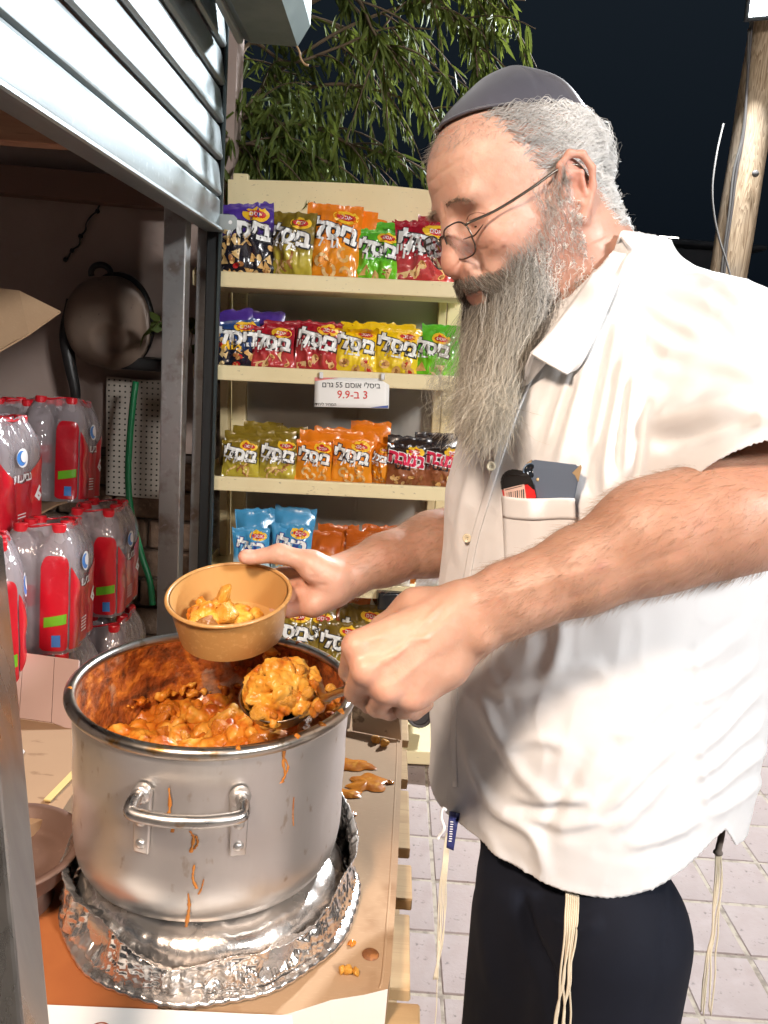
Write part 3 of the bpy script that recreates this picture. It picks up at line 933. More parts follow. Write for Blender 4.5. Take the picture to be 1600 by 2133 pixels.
V, F = g.out(); tag(mk("foliage", V, F, m_leaf, tree), kind='stuff')
V, F = g2.out(); tag(mk("pale_foliage", V, F, m_leaf2, tree), kind='stuff')
# ivy sprigs around the posts
def sprig(label, pts, n, d, sz=.045):
    t = thing("ivy_sprig", label, "ivy", P(*pts[0], d), group="ivy sprigs by the steel posts")
    c = spline([P(x, y, d) for x, y in pts], 20)
    V, F = tube_geo(c, .0018, 5); mk("stem", V, F, mat("twig_brown"), t)
    ov = np.array([(0, 0, 0), (.35, .3, .02), (.3, .65, .0), (0, 1, -.08), (-.3, .65, 0), (-.35, .3, .02)])
    for k in range(n):
        p = c[int(rng.integers(0, 20))]; d_ = rng.normal(size=3); d_ /= np.linalg.norm(d_); s_ = np.cross(d_, rng.normal(size=3)); s_ /= np.linalg.norm(s_)
        R = np.stack([s_, d_, np.cross(s_, d_)], 1)
        mk("leaf", (ov * sz * (.7 + .6 * rng.random())) @ R.T + p, [(0, 1, 2, 3), (0, 3, 4, 5)], m_leaf, t)
sprig("green ivy sprig left of the wide steel post", ((298, 700), (312, 685), (330, 672), (336, 668)), 9, 2.55)
sprig("green ivy sprig between the two steel posts", ((383, 655), (390, 675), (400, 690), (398, 720)), 8, 2.5)
sprig("sparse ivy low between posts and trunk", ((415, 1090), (428, 1120), (440, 1140), (425, 1180)), 9, 2.62, .035)

# ================================================================== SNACK SHELF
m_cream = mat("cream_enamel", (.80, .69, .42), .42, var=[(45, (.30, .25, .16), .66, .72, .75, (1, 1, 3)), (150, (.22, .18, .12), .70, .75, .7), (7, (.74, .62, .36), .4, .7, .6)], bump=[(50, .04, .001)])
m_panel = mat("grey_back_panel", (.36, .34, .31), .55, var=[(3, (.28, .26, .24), .4, .65, .6)])
TILT = roty(rad(-1.7)); TPV = np.array([-.2, 2.5, 1.0])
def ST(V): return (np.asarray(V, float) - TPV) @ TILT.T + TPV
SHX0, SHX1, SHY = -.622, .26, 2.5
rack = thing("snack_shelf", "cream enamelled metal shelf rack full of snack bags", "shelf rack", (-.2, 2.66, 0))
def rbox(name, c, size, m, bev=.004, par=None):
    V, F = box_geo(size, bev, 2); return mk(name, ST(V + np.asarray(c, float)), F, m, par or rack, smooth=False)
SZS = [1.650, 1.368, 1.015, .675, .310, .085]   # top of the front lip of each shelf
xc, wd = (SHX0 + SHX1) / 2, SHX1 - SHX0
for k, z in enumerate(SZS):
    hh = .047 if k < 5 else .05
    b = rbox("shelf", (xc, SHY + .175, z - .020), (wd - .012, .33, .010), m_cream, .002)
    rbox("front_lip", (xc, SHY, z - hh / 2), (wd, .014, hh), m_cream, .005, b)
    for sx in (SHX0 + .006, SHX1 - .006):
        g = G(); V, F = box_geo((.006, .33, .032), .002); mk("side_lip", ST(V + np.array([sx, SHY + .17, z - .008])), F, m_cream, b, smooth=False)
    if k < 2:
        g = G()
        for q in range(10): g.tube([(SHX0 + .03, SHY + .02 + q * .032, z - .043), (SHX1 - .03, SHY + .02 + q * .032, z - .043)], .0022, 5)
        V, F = g.out(); tag(mk("wire_grid", ST(V), F, m_cream, b), kind='stuff')
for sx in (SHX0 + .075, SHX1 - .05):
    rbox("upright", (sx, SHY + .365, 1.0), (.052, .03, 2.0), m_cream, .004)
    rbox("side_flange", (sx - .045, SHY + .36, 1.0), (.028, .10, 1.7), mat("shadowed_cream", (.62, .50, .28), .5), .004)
rbox("back_panel", (xc + .02, SHY + .392, .90), (wd - .16, .008, 1.52), m_panel, .001)
rbox("panel_seam", (xc + .07, SHY + .386, .90), (.012, .004, 1.50), m_panel, .001)
# arched header board
hx = np.linspace(SHX0 + .035, SHX1 + .01, 30)
top, bot = [], []
zt0 = PY(492, 357, SHY + .35)[2]
for q in np.linspace(0, 1, 30):
    top.append(zt0 - .012 - .030 * (2 * q - 1) ** 2 * (1 if q > .5 else .2)); bot.append(zt0 - .150 + .035 * (1 - (2 * q - 1) ** 2) * .8 - .025)
X = np.array([[(x, SHY + .345, z) for x, z in zip(hx, zz_)] for zz_ in (bot, top)])
V, F = grid_geo(X); ho = mk("header_board", ST(V), F, m_cream, rack, smooth=False); md = ho.modifiers.new("t", 'SOLIDIFY'); md.thickness = .018; md.offset = 0
# sticker residue
for px, py in ((945, 690), (955, 735)):
    pass

# ------------------------------------------------------------------ snack bags
m_film = mat("printed_film", (1, 1, 1), .26, attr="Col", spec=.6, coat=.35, bump=[(35, .12, .004)])
m_white = mat("print_white", (.85, .85, .83), .35); m_black = mat("print_black", (.015, .015, .02), .4)
m_red = mat("print_red", (.55, .02, .02), .35); m_yel = mat("print_yellow", (.90, .55, .03), .35)
m_pink = mat("print_magenta", (.70, .02, .08), .35); m_blue = mat("print_blue", (.02, .06, .30), .35)
m_tan = mat("print_tan", (.75, .45, .16), .45, var=[(60, (.45, .22, .05), .45, .65, .8)]); m_tan2 = mat("print_brown", (.34, .14, .04), .5)
m_pale = mat("print_pale_orange", (.85, .62, .30), .4, var=[(60, (.65, .36, .10), .45, .65, .8)])
ST_ = {
 'mix': dict(c=((.012, .010, .018), (.07, .03, .26), .62), title='ביסלי', tc=m_white, fl='MIX', flc=m_pale, pic='nuts'),
 'mixblue': dict(c=((.012, .014, .03), (.02, .06, .20), .5), title='ביסלי', tc=m_white, fl='MIX', flc=m_yel, pic='nuts'),
 'falafel': dict(c=((.52, .42, .05), (.22, .15, .015), .42), title='ביסלי', tc=m_white, fl='פלאפל', flc=m_white, pic='wave'),
 'grill': dict(c=((.80, .28, .015), (.76, .20, .008), .5), title='ביסלי', tc=m_white, fl='גריל', flc=m_white, pic='curl'),
 'pizza': dict(c=((.16, .55, .02), (.09, .40, .02), .5), title='ביסלי', tc=m_white, fl='פיצה', flc=m_white, pic='tri'),
 'red': dict(c=((.50, .05, .05), (.33, .008, .02), .45), title='ביסלי', tc=m_white, fl='ברביקיו', flc=m_white, pic='tube'),
 'onion': dict(c=((.85, .62, .03), (.80, .52, .005), .5), title='ביסלי', tc=m_white, fl='בצל', flc=m_white, pic='ring'),
 'bamba': dict(c=((.30, .10, .04), (.02, .012, .012), .55), title='במבה', tc=m_pink, fl='נוגט', flc=m_black, pic='bits', outline=m_white),
 'blue': dict(c=((.45, .62, .70), (.06, .30, .55), .45), title='כפלי', tc=m_white, fl=None, flc=None, pic='bits', outline=m_blue),
 'orangeflat': dict(c=((.62, .20, .015), (.48, .10, .01), .5), title=None, pic=None),
 'olivedark': dict(c=((.36, .26, .03), (.16, .10, .012), .5), title='ביסלי', tc=m_white, fl=None, flc=None, pic=None),
 'silver': dict(c=((.7, .68, .68), (.55, .05, .06), .5), title=None, pic=None),
 'lime': dict(c=((.35, .65, .05), (.20, .55, .03), .5), title=None, pic=None),
}
def disc(rx, ry, n=20, rot=0):
    a = np.linspace(0, 2 * math.pi, n, endpoint=False)
    V = np.stack([rx * np.cos(a), ry * np.sin(a)], 1); c, s_ = math.cos(rot), math.sin(rot)
    return V @ np.array([[c, s_], [-s_, c]])
def fan(V2):
    n = len(V2); V = np.vstack([V2, V2.mean(0)]); return V, [(i, (i + 1) % n, n) for i in range(n)]

def subdiv(V, F, it):
    V = [tuple(v) for v in V]
    T = []
    for f in F:
        for k in range(1, len(f) - 1): T.append((f[0], f[k], f[k + 1]))
    for _ in range(it):
        mid = {}; T2 = []
        def m_(a, b):
            k = (min(a, b), max(a, b))
            if k not in mid: mid[k] = len(V); V.append(((V[a][0] + V[b][0]) / 2, (V[a][1] + V[b][1]) / 2))
            return mid[k]
        for a, b, c in T:
            ab, bc, ca = m_(a, b), m_(b, c), m_(c, a); T2 += [(a, ab, ca), (ab, b, bc), (ca, bc, c), (ab, bc, ca)]
        T = T2
    return np.array(V), T
BAGN = [0]
def bag(style, label, x, z, y, w, h, t=.055, lean=-.12, roll=0.0, yaw=0.0, detail=True, group="snack bags on the cream shelf", flop=0.0, seed=None):
    S_ = ST_[style]; BAGN[0] += 1; sd = BAGN[0] * 13 if seed is None else seed
    base = ST(np.array([[x, y, z]]))[0]
    R = rotz(yaw) @ rotx(lean) @ roty(roll) @ TILT
    th = thing("snack_bag", label, "snack bag", base, group)
    nu, nv = (27, 31) if detail else (13, 17)
    U, Vv = np.meshgrid(np.linspace(-1, 1, nu), np.linspace(0, 1, nv))
    def surf(u, v, off=0.0):
        u = np.asarray(u, float); v = np.asarray(v, float)
        pil = np.clip(1 - np.abs(u) ** 2.6, 0, 1) * np.clip(np.sin(math.pi * np.clip((v - .03) / .88, 0, 1)), 0, 1) ** .55
        q = np.stack([u * 2.3, v * 3.1, np.full_like(u, sd * .37)], -1)
        wr = vnoise(q, 1.3, sd) * .012 + vnoise(q, 3.0, sd + 3) * .0065 + vnoise(q, 6.0, sd + 4) * .0025
        ridge = np.abs(vnoise(q * np.array([1.4, .7, 1]), 1.6, sd + 9)); wr = wr - .010 * np.exp(-(ridge / .10) ** 2) * .8
        crimp = np.where((v > .93) | (v < .035), .0012 * np.sin(v * h * 2 * math.pi / .004), 0)
        xx = u * w / 2 * (1 - .07 * np.sin(math.pi * v) ** 2 + .02 * vnoise(q, 2, sd + 5))
        top = np.clip((v - .84) / .16, 0, 1)
        yy = -(t / 2) * pil + wr * (.25 + .75 * pil) * (w / .13) + crimp - off + top * flop * .05 * (1 + .5 * u)
        zz = v * h * (1 - .02 * pil) + np.where(v > .9, .006 * vnoise(q * [1, 0, 1], 3.0, sd + 7), 0) - top ** 2 * abs(flop) * .02
        return np.stack([xx, yy, zz], -1)
    Xf = surf(U, Vv)
    Xb = Xf.copy(); Xb[..., 1] = -Xf[..., 1] * .9 + .001
    V1, F1 = grid_geo(Xf); V2, F2 = grid_geo(Xb)
    g = G().add(V1, F1).add(V2, [f[::-1] for f in F2])
    V, F = g.out()
    b = mk("film", V @ R.T, F, m_film, th, local=True)
    vv = np.concatenate([Vv.ravel(), Vv.ravel()]); uu = np.concatenate([U.ravel(), U.ravel()])
    lo, hi, sp = S_['c']
    k = np.clip((vv - sp + .12 * vnoise(np.stack([uu * 1.5, vv * 3, uu * 0 + sd], -1), 1.5, sd)) / .16 + .5, 0, 1)[:, None]
    set_col(b, np.array(lo) * (1 - k) + np.array(hi) * k)
    def put(name, V2, F2, cx, cv, off, m, rot=0.0, par=None):
        V2 = np.asarray(V2, float)[:, :2]; c, s_ = math.cos(rot), math.sin(rot)
        if 'lettering' in name or name.startswith('emblem'): V2, F2 = subdiv(V2, F2, 2 if name.startswith('lettering') else 1)
        q = V2 @ np.array([[c, s_], [-s_, c]]) + np.array([cx, cv * h])
        Wp = surf(2 * q[:, 0] / w, np.clip(q[:, 1] / h, 0.01, .99), off)
        return mk(name, Wp @ R.T, F2, m, par or th, local=True, smooth=False)
    if not detail or S_['title'] is None: return th
    k = w / .14
    V2, F2 = fan(disc(.033 * k, .017 * k)); e = put("emblem", V2, F2, .028 * k, .84, .0014, m_yel, -.12)
    V2, F2 = fan(disc(.024 * k, .0095 * k)); put("emblem_centre", V2, F2, .028 * k, .84, .0022, m_red, -.12, par=e)
    V2, F2 = text_geo(heb('אסם'), .016 * k, .01, 1); put("emblem_lettering", V2, F2, .028 * k, .84, .0030, m_white, -.12, par=e)
    ang = -.16
    sz = .058 * k if S_['title'] != 'במבה' else .056 * k
    V2, F2 = text_geo(heb(S_['title']), sz, .115, 1); put("lettering_outline", V2, F2, 0, .655, .0012, S_.get('outline', m_black), ang)
    V2, F2 = text_geo(heb(S_['title']), sz, .055, 1); put("lettering", V2, F2, 0, .66, .0030, S_['tc'], ang)
    if S_['fl']:
        f_ = S_['fl'] if S_['fl'] == 'MIX' else heb(S_['fl'])
        V2, F2 = text_geo(f_, .036 * k, .03, 1); put("flavour_lettering", V2, F2, -.016 * k, .50, .0022, S_['flc'], -.08)
    pic = S_['pic']; r_ = np.random.default_rng(sd)
    def shape(V2, cx, cv, m, rot, off=.0016): 
        a, b_ = fan(V2); put("printed_snack", a, b_, cx, cv, off, m, rot)
    if pic == 'nuts':
        for q in range(26):
            cx, cv = r_.uniform(-.42, .42) * w, .05 + r_.random() ** 1.6 * .38
            if q < 5: cx, cv = -.40 * w + r_.random() * .012, .35 + q * .09
            if r_.random() < .5: shape(disc(.008 * k, .006 * k, 10), cx, cv, (m_tan, m_tan2, m_red, m_pale)[q % 4], r_.random() * 3, .0016 + q * .00006)
            else: shape(np.array([(-.011, -.008), (.012, -.006), (.001, .012)]) * k, cx, cv, (m_pale, m_tan)[q % 2], r_.random() * 6, .0016 + q * .00006)
    elif pic == 'wave':
        for q in range(5):
            tt = np.linspace(0, 1, 12); cv = np.stack([.05 * (tt - .5), .006 * np.sin(tt * 5)], 1) * k
            V2 = np.vstack([cv + [0, .0035 * k], (cv - [0, .0035 * k])[::-1]]); F2 = [(i, i + 1, 22 - i, 23 - i) for i in range(11)]
            put("printed_snack", V2, F2, r_.uniform(-.28, .28) * w, .10 + .24 * r_.random(), .0016, (m_pale, m_tan2)[q % 2], r_.uniform(.4, 2.4))
    elif pic == 'curl':
        for q in range(4):
            a = np.linspace(0, 5.2, 22); rr = (.016 - .0012 * a) * k
            cv = np.stack([rr * np.cos(a), rr * np.sin(a)], 1); nn = np.stack([np.cos(a), np.sin(a)], 1) * .0042 * k
            V2 = np.vstack([cv + nn, (cv - nn)[::-1]]); F2 = [(i, i + 1, 42 - i, 43 - i) for i in range(21)]
            put("printed_snack", V2, F2, (-.22, .2, -.05, .22)[q] * w, (.25, .33, .14, .12)[q], .0016, (m_pale, m_tan, m_pale, m_tan)[q], q * 1.4)
    elif pic == 'tri':
        for q in range(3): shape(np.array([(-.02, -.013), (.02, -.01), (.004, .02)]) * k, (-.27, .22, -.02)[q] * w, (.22, .2, .12)[q], (m_tan, m_pale, m_tan)[q], q * 1.1)
        for q in range(5): shape(disc(.004 * k, .003 * k, 8), r_.uniform(.1, .32) * w, .16 + .1 * r_.random(), m_tan2, 0, .0026)
    elif pic == 'tube':
        for q in range(3):
            L = .022 * k; V2 = np.array([(-L, -.010 * k), (L, -.010 * k), (L, .010 * k), (-L, .010 * k)]); rot = (.9, -1.0, .2)[q]
            cx, cv = (-.10, .25, -.28)[q] * w, (.20, .27, .14)[q]
            put("printed_snack", V2, [(0, 1, 2, 3)], cx, cv, .0016, m_pale, rot)
            ex, ey = cx + L * math.cos(rot), cv + L * math.sin(rot) / h
            shape(disc(.005 * k, .0105 * k, 14), ex, ey, m_tan, rot, .0024); shape(disc(.003 * k, .006 * k, 12), ex, ey, m_tan2, rot, .003)
    elif pic == 'ring':
        for q in range(4):
            cx, cv = (-.27, .22, .0, .30)[q] * w, (.24, .26, .10, .10)[q]
            shape(disc(.017 * k, .013 * k, 18), cx, cv, m_tan, q * .7, .0016); shape(disc(.009 * k, .006 * k, 14), cx, cv, m_red if q % 2 else m_tan2, q * .7, .0024)
    elif pic == 'bits':
        for q in range(12): shape(disc((.006 + .007 * r_.random()) * k, .0055 * k, 12), r_.uniform(-.4, .4) * w, .05 + .22 * r_.random(), (m_pale, m_tan, m_tan2)[q % 3], r_.random() * 3, .0016 + q * .00005)
    return th

def place(row, px, wpx, hpx, style, label, back=0.0, **kw):
    z = SZS[row] - .014; yy = SHY + .055 + back
    ypx = {0: 573, 1: 785, 2: 1005, 3: 1225, 4: 1455}[row]; kf = (1.10, 1.10, 1.0, .94, 1.0)[row]; wpx *= kf; hpx *= kf
    q = PY(px, ypx, yy); d = proj(q)[2]
    # undo the rack tilt for x
    return bag(style, label, q[0] + (z - 1.0) * math.tan(rad(1.7)) * 1.0, z + .0, yy, wpx * d / FPX, hpx * d / FPX, **kw)
row_n = ("top shelf", "second shelf", "third shelf", "fourth shelf", "lowest shelf")
# --- top shelf
place(0, 462, 60, 118, 'mix', "navy mixed snack bag mostly hidden at the far left of the top shelf", back=.07, roll=.05)
place(0, 520, 112, 138, 'mix', "navy and purple mixed snack bag, first on the top shelf", roll=-.10, yaw=.1, t=.06)
place(0, 604, 92, 124, 'falafel', "olive gold crumpled bag between the navy and the orange bags, top shelf", roll=.04, yaw=-.35, lean=-.06, t=.065)
place(0, 650, 80, 118, 'falafel', "olive bag behind the big orange bag on the top shelf", back=.07, detail=False)
place(0, 692, 106, 142, 'grill', "large orange snack bag standing tallest on the top shelf", yaw=.06, t=.075, roll=.02)
place(0, 722, 96, 138, 'grill', "orange snack bag right behind the tallest orange one", back=.055, roll=.05, detail=False)
place(0, 742, 90, 128, 'grill', "third orange bag furthest back on the top shelf", back=.11, roll=.08, detail=False)
place(0, 786, 86, 102, 'pizza', "bright green snack bag at the front of the top shelf", yaw=-.06, t=.05)
place(0, 797, 84, 116, 'pizza', "green snack bag peeking over the front green one, top shelf", back=.06, detail=False)
place(0, 880, 112, 120, 'red', "dark red snack bag partly hidden by the man's glasses, top shelf", yaw=.05, t=.06)
place(0, 912, 100, 132, 'red', "second dark red bag behind the man's glasses, top shelf", back=.06, detail=False, roll=.06)
place(0, 862, 78, 124, 'red', "red bag squeezed behind the front red bag, top shelf", back=.10, detail=False, roll=-.05)
# --- second shelf
place(1, 500, 92, 92, 'mixblue', "blue black mixed snack bag, first on the second shelf", roll=-.12, yaw=.2)
place(1, 490, 90, 108, 'mix', "navy bag leaning behind the blue black one, second shelf", back=.06, roll=-.15, detail=False)
place(1, 540, 90, 108, 'mix', "dark bag lying at the back left of the second shelf", back=.10, roll=.0, detail=False)
place(1, 568, 82, 84, 'red', "smaller dark red bag, left of the two red ones on the second shelf", roll=-.02, yaw=.05)
place(1, 592, 84, 92, 'red', "dark red bag behind and between the two front red ones, second shelf", back=.05, detail=False)
place(1, 658, 88, 96, 'red', "taller dark red bag, right of the two red ones on the second shelf", yaw=-.04, roll=.03)
place(1, 690, 80, 92, 'red', "dark red bag behind the taller red one, second shelf", back=.05, detail=False)
place(1, 740, 84, 90, 'onion', "yellow bag with a torn peaked top, second shelf above the price sign", yaw=.05, flop=.5)
place(1, 752, 84, 98, 'onion', "yellow bag behind the peaked yellow one, second shelf", back=.05, detail=False)
place(1, 824, 88, 90, 'onion', "square topped yellow bag, right one of the two on the second shelf", roll=.03)
place(1, 814, 86, 98, 'onion', "yellow bag behind the square topped one, second shelf", back=.05, detail=False)
place(1, 898, 78, 88, 'pizza', "green snack bag touching the beard on the second shelf", yaw=-.1)
place(1, 920, 84, 100, 'pizza', "green snack bag half behind the beard, second shelf", back=.06, detail=False)
# --- third shelf
place(2, 501, 80, 80, 'falafel', "small olive bag, first at the left end of the third shelf", yaw=.06)
place(2, 579, 82, 86, 'falafel', "olive bag with greener top, second on the third shelf", yaw=.0)
for k, (px, bk, hh) in enumerate(((505, .05, 90), (520, .10, 98), (575, .05, 94), (600, .10, 100), (545, .14, 104))):
    place(2, px, 82, hh, 'falafel', ("olive bag just behind the first one on the third shelf", "olive bag two rows behind the first one, third shelf", "olive bag just behind the second one on the third shelf",
          "olive bag two rows behind the second one, third shelf", "olive bag at the very back of the third shelf")[k], back=bk, detail=False, roll=rng.normal() * .04)
place(2, 652, 78, 84, 'grill', "small orange bag with lettering at a slant, third shelf left", roll=.04, yaw=.1)
place(2, 732, 86, 92, 'grill', "large orange bag in the middle of the third shelf", yaw=-.03)
place(2, 790, 46, 84, 'grill', "narrow orange bag turned sideways on the third shelf", yaw=-.6, back=.03)
for k, (px, bk, hh) in enumerate(((660, .05, 100), (690, .09, 104), (745, .05, 102), (765, .10, 120))):
    place(2, px, 84, hh, 'grill', ("orange bag behind the slanted one, third shelf", "orange bag deep behind the slanted one, third shelf", "orange bag behind the large middle one, third shelf", "orange red bag rising highest at the back of the third shelf")[k], back=bk, detail=False, roll=rng.normal() * .05)
place(2, 846, 84, 86, 'bamba', "dark brown bag with pink lettering, third shelf right", yaw=.04, t=.06)
place(2, 925, 84, 88, 'bamba', "dark brown bag with pink lettering cut off by the shirt, third shelf", yaw=-.05)
place(2, 850, 92, 98, 'bamba', "black topped bag behind the pink lettered one, third shelf", back=.06, detail=False)
place(2, 905, 92, 106, 'bamba', "black topped bag at the right back of the third shelf", back=.08, detail=False)
# --- fourth shelf
place(3, 523, 82, 112, 'blue', "light blue snack bag left of the bowl's thumb, fourth shelf front", yaw=.1, roll=-.03)
place(3, 604, 92, 118, 'blue', "light blue snack bag right behind the thumb, fourth shelf", yaw=-.05, back=.03)
place(3, 535, 88, 138, 'blue', "blue bag behind the left light blue one, fourth shelf", back=.08, detail=False, roll=-.08)
place(3, 600, 92, 142, 'blue', "blue bag deepest behind the thumb, fourth shelf", back=.10, detail=False, roll=.08)
for k, (px, bk, hh) in enumerate(((665, .03, 108), (700, .07, 118), (750, .04, 112), (790, .08, 120), (820, .03, 108), (850, .07, 112))):
    place(3, px, 92, hh, 'orangeflat', tuple("orange brown bag %s of the pile behind the forearm, fourth shelf" % w_ for w_ in ("first", "second", "third", "fourth", "fifth", "last"))[k], back=bk, detail=False, lean=-.5, roll=rng.normal() * .1)
place(3, 905, 86, 64, 'silver', "silver and red bag showing between the two arms", yaw=.1, detail=False, back=-.01)
place(3, 815, 84, 58, 'silver', "silver and red bag just above the black tray", yaw=-.2, detail=False, back=.0)
# --- lowest shelf
for k, (px, bk, hh, st) in enumerate(((600, .02, 150, 'falafel'), (650, .05, 140, 'olivedark'), (700, .02, 120, 'olivedark'), (745, .06, 150, 'olivedark'), (690, .10, 165, 'orangeflat'), (770, .02, 120, 'olivedark'))):
    place(4, px, 96, hh, st, tuple("olive brown bag behind the pot rim on the lowest shelf, %s from the left" % w_ for w_ in ("first", "second", "third", "fifth", "fourth", "sixth"))[k], back=bk, lean=-.35, roll=rng.normal() * .1, detail=(st != 'orangeflat'))
place(4, 728, 60, 50, 'lime', "small lime green pack beside the pot rim on the lowest shelf", detail=False, back=-.02)
# black tray on the fourth shelf lip, loose tin on the bottom shelf
q = PY(818, 1250, SHY - .01)
t = thing("black_wrapped_pack", "black film wrapped pack on the shelf lip between the hands", "pack", q)
V, F = box_geo((.16, .10, .058), .008, 2); V = V + np.stack([vnoise(V, 60, 3), vnoise(V, 60, 4), vnoise(V, 60, 5)], 1) * .003
mk("film_wrap", V @ rotz(.2).T + q + [.02, .03, .002], F, mat("black_film", (.015, .015, .016), .18), t)
V, F = box_geo((.05, .101, .05), .008, 2); mk("yellow_end", V @ rotz(.2).T + q + [.115, .055, .004], F, m_yel, t)
q = PY(872, 1485, SHY + .15)
t = thing("round_tin", "dark tin with a round lid on the bottom shelf right of the box", "tin", (q[0], q[1], .12))
V, F = lathe_geo([(0, 0), (.045, 0), (.047, .005), (.047, .10), (.043, .105), (.036, .104), (.034, .098), (.012, .098), (.01, .104), (0, .104)], 24)
mk("can", (V @ rotx(rad(75)).T) + q + [0, .03, .0], F, mat("dull_tin", (.10, .09, .09), .35, .7), t, sharp=30)

# ------------------------------------------------------------------ price sign
m_paper = mat("white_card", (.80, .79, .76), .5)
SW, SH_ = .292, .108
sg = thing("price_sign", "white price sign with red and black print clipped on the second shelf edge", "sign", PY(733, 820, SHY - .02))
ctr = PY(733, 818, SHY - .014); Rr = TILT @ rotx(rad(-4)) @ roty(rad(-1.5))
nx = np.linspace(-1, 1, 15); nz_ = np.linspace(-1, 1, 7)
sw2 = 152 * 2.52 / FPX / 2; sh2 = 60 * 2.52 / FPX / 2
def sgs(x, z, off=0): return np.stack([x, -.006 * np.sin((x / sw2 + 1) * 1.8) - off + .004 * (z / sh2), z], -1)
X = np.array([[sgs(np.float64(a * sw2), np.float64(b * sh2)) for a in nx] for b in nz_]).reshape(7, 15, 3)
V, F = grid_geo(X); o = mk("card", V @ Rr.T + ctr, F, m_paper, sg); md = o.modifiers.new("t", 'SOLIDIFY'); md.thickness = .0012
def sput(name, V2, F2, cx, cz, m, off=.0016):
    V2 = np.asarray(V2)[:, :2] + np.array([cx, cz]); return mk(name, sgs(V2[:, 0], V2[:, 1], off) @ Rr.T + ctr, F2, m, sg, smooth=False)
V2, F2 = text_geo('םרג 55 םסוא ' + heb('ביסלי'), .0235, .008, 2); sput("product_lettering", V2, F2, -.002, .024, m_black)
V2, F2 = text_geo('9.9-ב 3', .034, .012, 2); sput("price_lettering", V2, F2, .002, -.006, m_red)
V2, F2 = text_geo(heb('המחיר ליחידה'), .013, .004, 1); sput("small_print", V2, F2, -.085, -.037, m_black)
V2 = np.array([(-sw2, sh2 * .72), (-sw2 * .35, sh2 * .98), (-sw2, sh2 * .98)]); sput("red_corner", V2, [(0, 1, 2)], 0, 0, mat("faded_red_print", (.70, .22, .20), .5))
V2 = np.array([(sw2 * .5, -sh2 * .97), (sw2 * .98, -sh2 * .97), (sw2 * .98, -sh2 * .80)]); sput("dark_corner", V2, [(0, 1, 2)], 0, 0, m_blue)
for cx in (-.08, .08):
    V, F = box_geo((.012, .010, .020), .002); mk("clip", (V + np.array([cx * 1.2, -.002, sh2 + .006])) @ Rr.T + ctr + [0, -.004, 0], F, mat("clear_clip", (.7, .7, .7), .2), sg, smooth=False)
# ================================================================== WATER PACKS
m_pet = thin_clear("clear_bottle_plastic", (.96, .93, .94), gloss=.16, rough=.08, milk=.80, milkcol=(1.0, .88, .91))
m_wrap = thin_clear("shrink_wrap_film", (.97, .95, .96), gloss=.05, rough=.12, milk=.30, milkcol=(1.0, .90, .93), bump=(26, .55, .01))
m_redw = mat("red_wrap_print", (.55, .008, .02), .28, bump=[(26, .3, .006)], coat=.4)
m_cap = mat("red_bottle_cap", (.60, .01, .02), .35)
m_lab = mat("red_bottle_label", (.55, .02, .045), .35, var=[(26, (.80, .55, .58), .55, .60, .9, (1, 1, 3))])
m_skyb = mat("label_blue", (.05, .22, .60), .35); m_grn = mat("label_green", (.16, .50, .02), .35); m_wht = mat("label_white", (.82, .80, .80), .4)
bp_ = [(.0, .004), (.020, .0), (.036, .004), (.0415, .012), (.0425, .03)]
for k in range(6): z = .036 + k * .012; bp_ += [(.0425, z), (.0405, z + .004), (.0405, z + .006), (.0425, z + .010)]
bp_ += [(.0425, .115), (.0425, .165)]
for k in range(4): z = .170 + k * .010; bp_ += [(.0415, z), (.0395, z + .005)]
bp_ += [(.041, .215), (.0405, .225), (.036, .250), (.027, .272), (.0165, .284), (.0145, .290)]
V, F = lathe_geo(bp_, 24); bot_me = bpy.data.meshes.new("bottle"); bot_me.from_pydata(V.tolist(), [], F); bot_me.materials.append(m_pet)
bot_me.polygons.foreach_set("use_smooth", [True] * len(F))
V, F = lathe_geo([(.0155, .287), (.0165, .289), (.0165, .304), (.015, .307), (0, .3075)], 18); cap_me = bpy.data.meshes.new("cap"); cap_me.from_pydata(V.tolist(), [], F); cap_me.materials.append(m_cap)
V, F = lathe_geo([(.0431, .112), (.0433, .113), (.0433, .163), (.0431, .164)], 24); lab_me = bpy.data.meshes.new("bottle_label"); lab_me.from_pydata(V.tolist(), [], F); lab_me.materials.append(m_lab)
HX, HY, RC, HP = .131, .088, .040, .300
def wrap_pt(s, v, off=0.0):
    """perimeter 0..4 (one unit per side; side 0 faces -y, side 1 +x, side 2 +y, side 3 -x), v 0..1"""
    s = np.asarray(s, float) % 4; v = np.asarray(v, float)
    top = np.clip((v - .76) / .24, 0, 1)
    sh = 1 - .34 * top ** 1.7
    k = np.floor(s); u = (s - k) * 2 - 1
    x = np.select([k == 0, k == 1, k == 2, k == 3], [u, 1, -u, -1]); y = np.select([k == 0, k == 1, k == 2, k == 3], [-1, u, 1, -u])
    # superellipse rounding
    r = (np.abs(x) ** 7 + np.abs(y) ** 7) ** (1 / 7)
    x, y = x / r, y / r
    bul = .0055 * (np.abs(np.sin(math.pi * np.where((k % 2) == 0, (u + 1) * 1.5, (u + 1)))) ** .6 - .6) * (1 - top)
    n1 = .0022 * vnoise(np.stack([s * 6, v * 8, v * 0 + 3], -1), 1.0, 2)
    X = x * (HX * sh + bul + n1 + off); Y = y * (HY * sh + bul + n1 + off)
    Z = .002 + v * HP + .010 * top * np.abs(np.sin(s * 5))
    return np.stack([X, Y, Z], -1)
S_g, V_g = np.meshgrid(np.linspace(0, 4, 121)[:-1], np.linspace(0, 1, 26))
Xw = wrap_pt(S_g, V_g)
nS = 120
Fw = [(i * nS + j, i * nS + (j + 1) % nS, (i + 1) * nS + (j + 1) % nS, (i + 1) * nS + j) for i in range(25) for j in range(nS)]
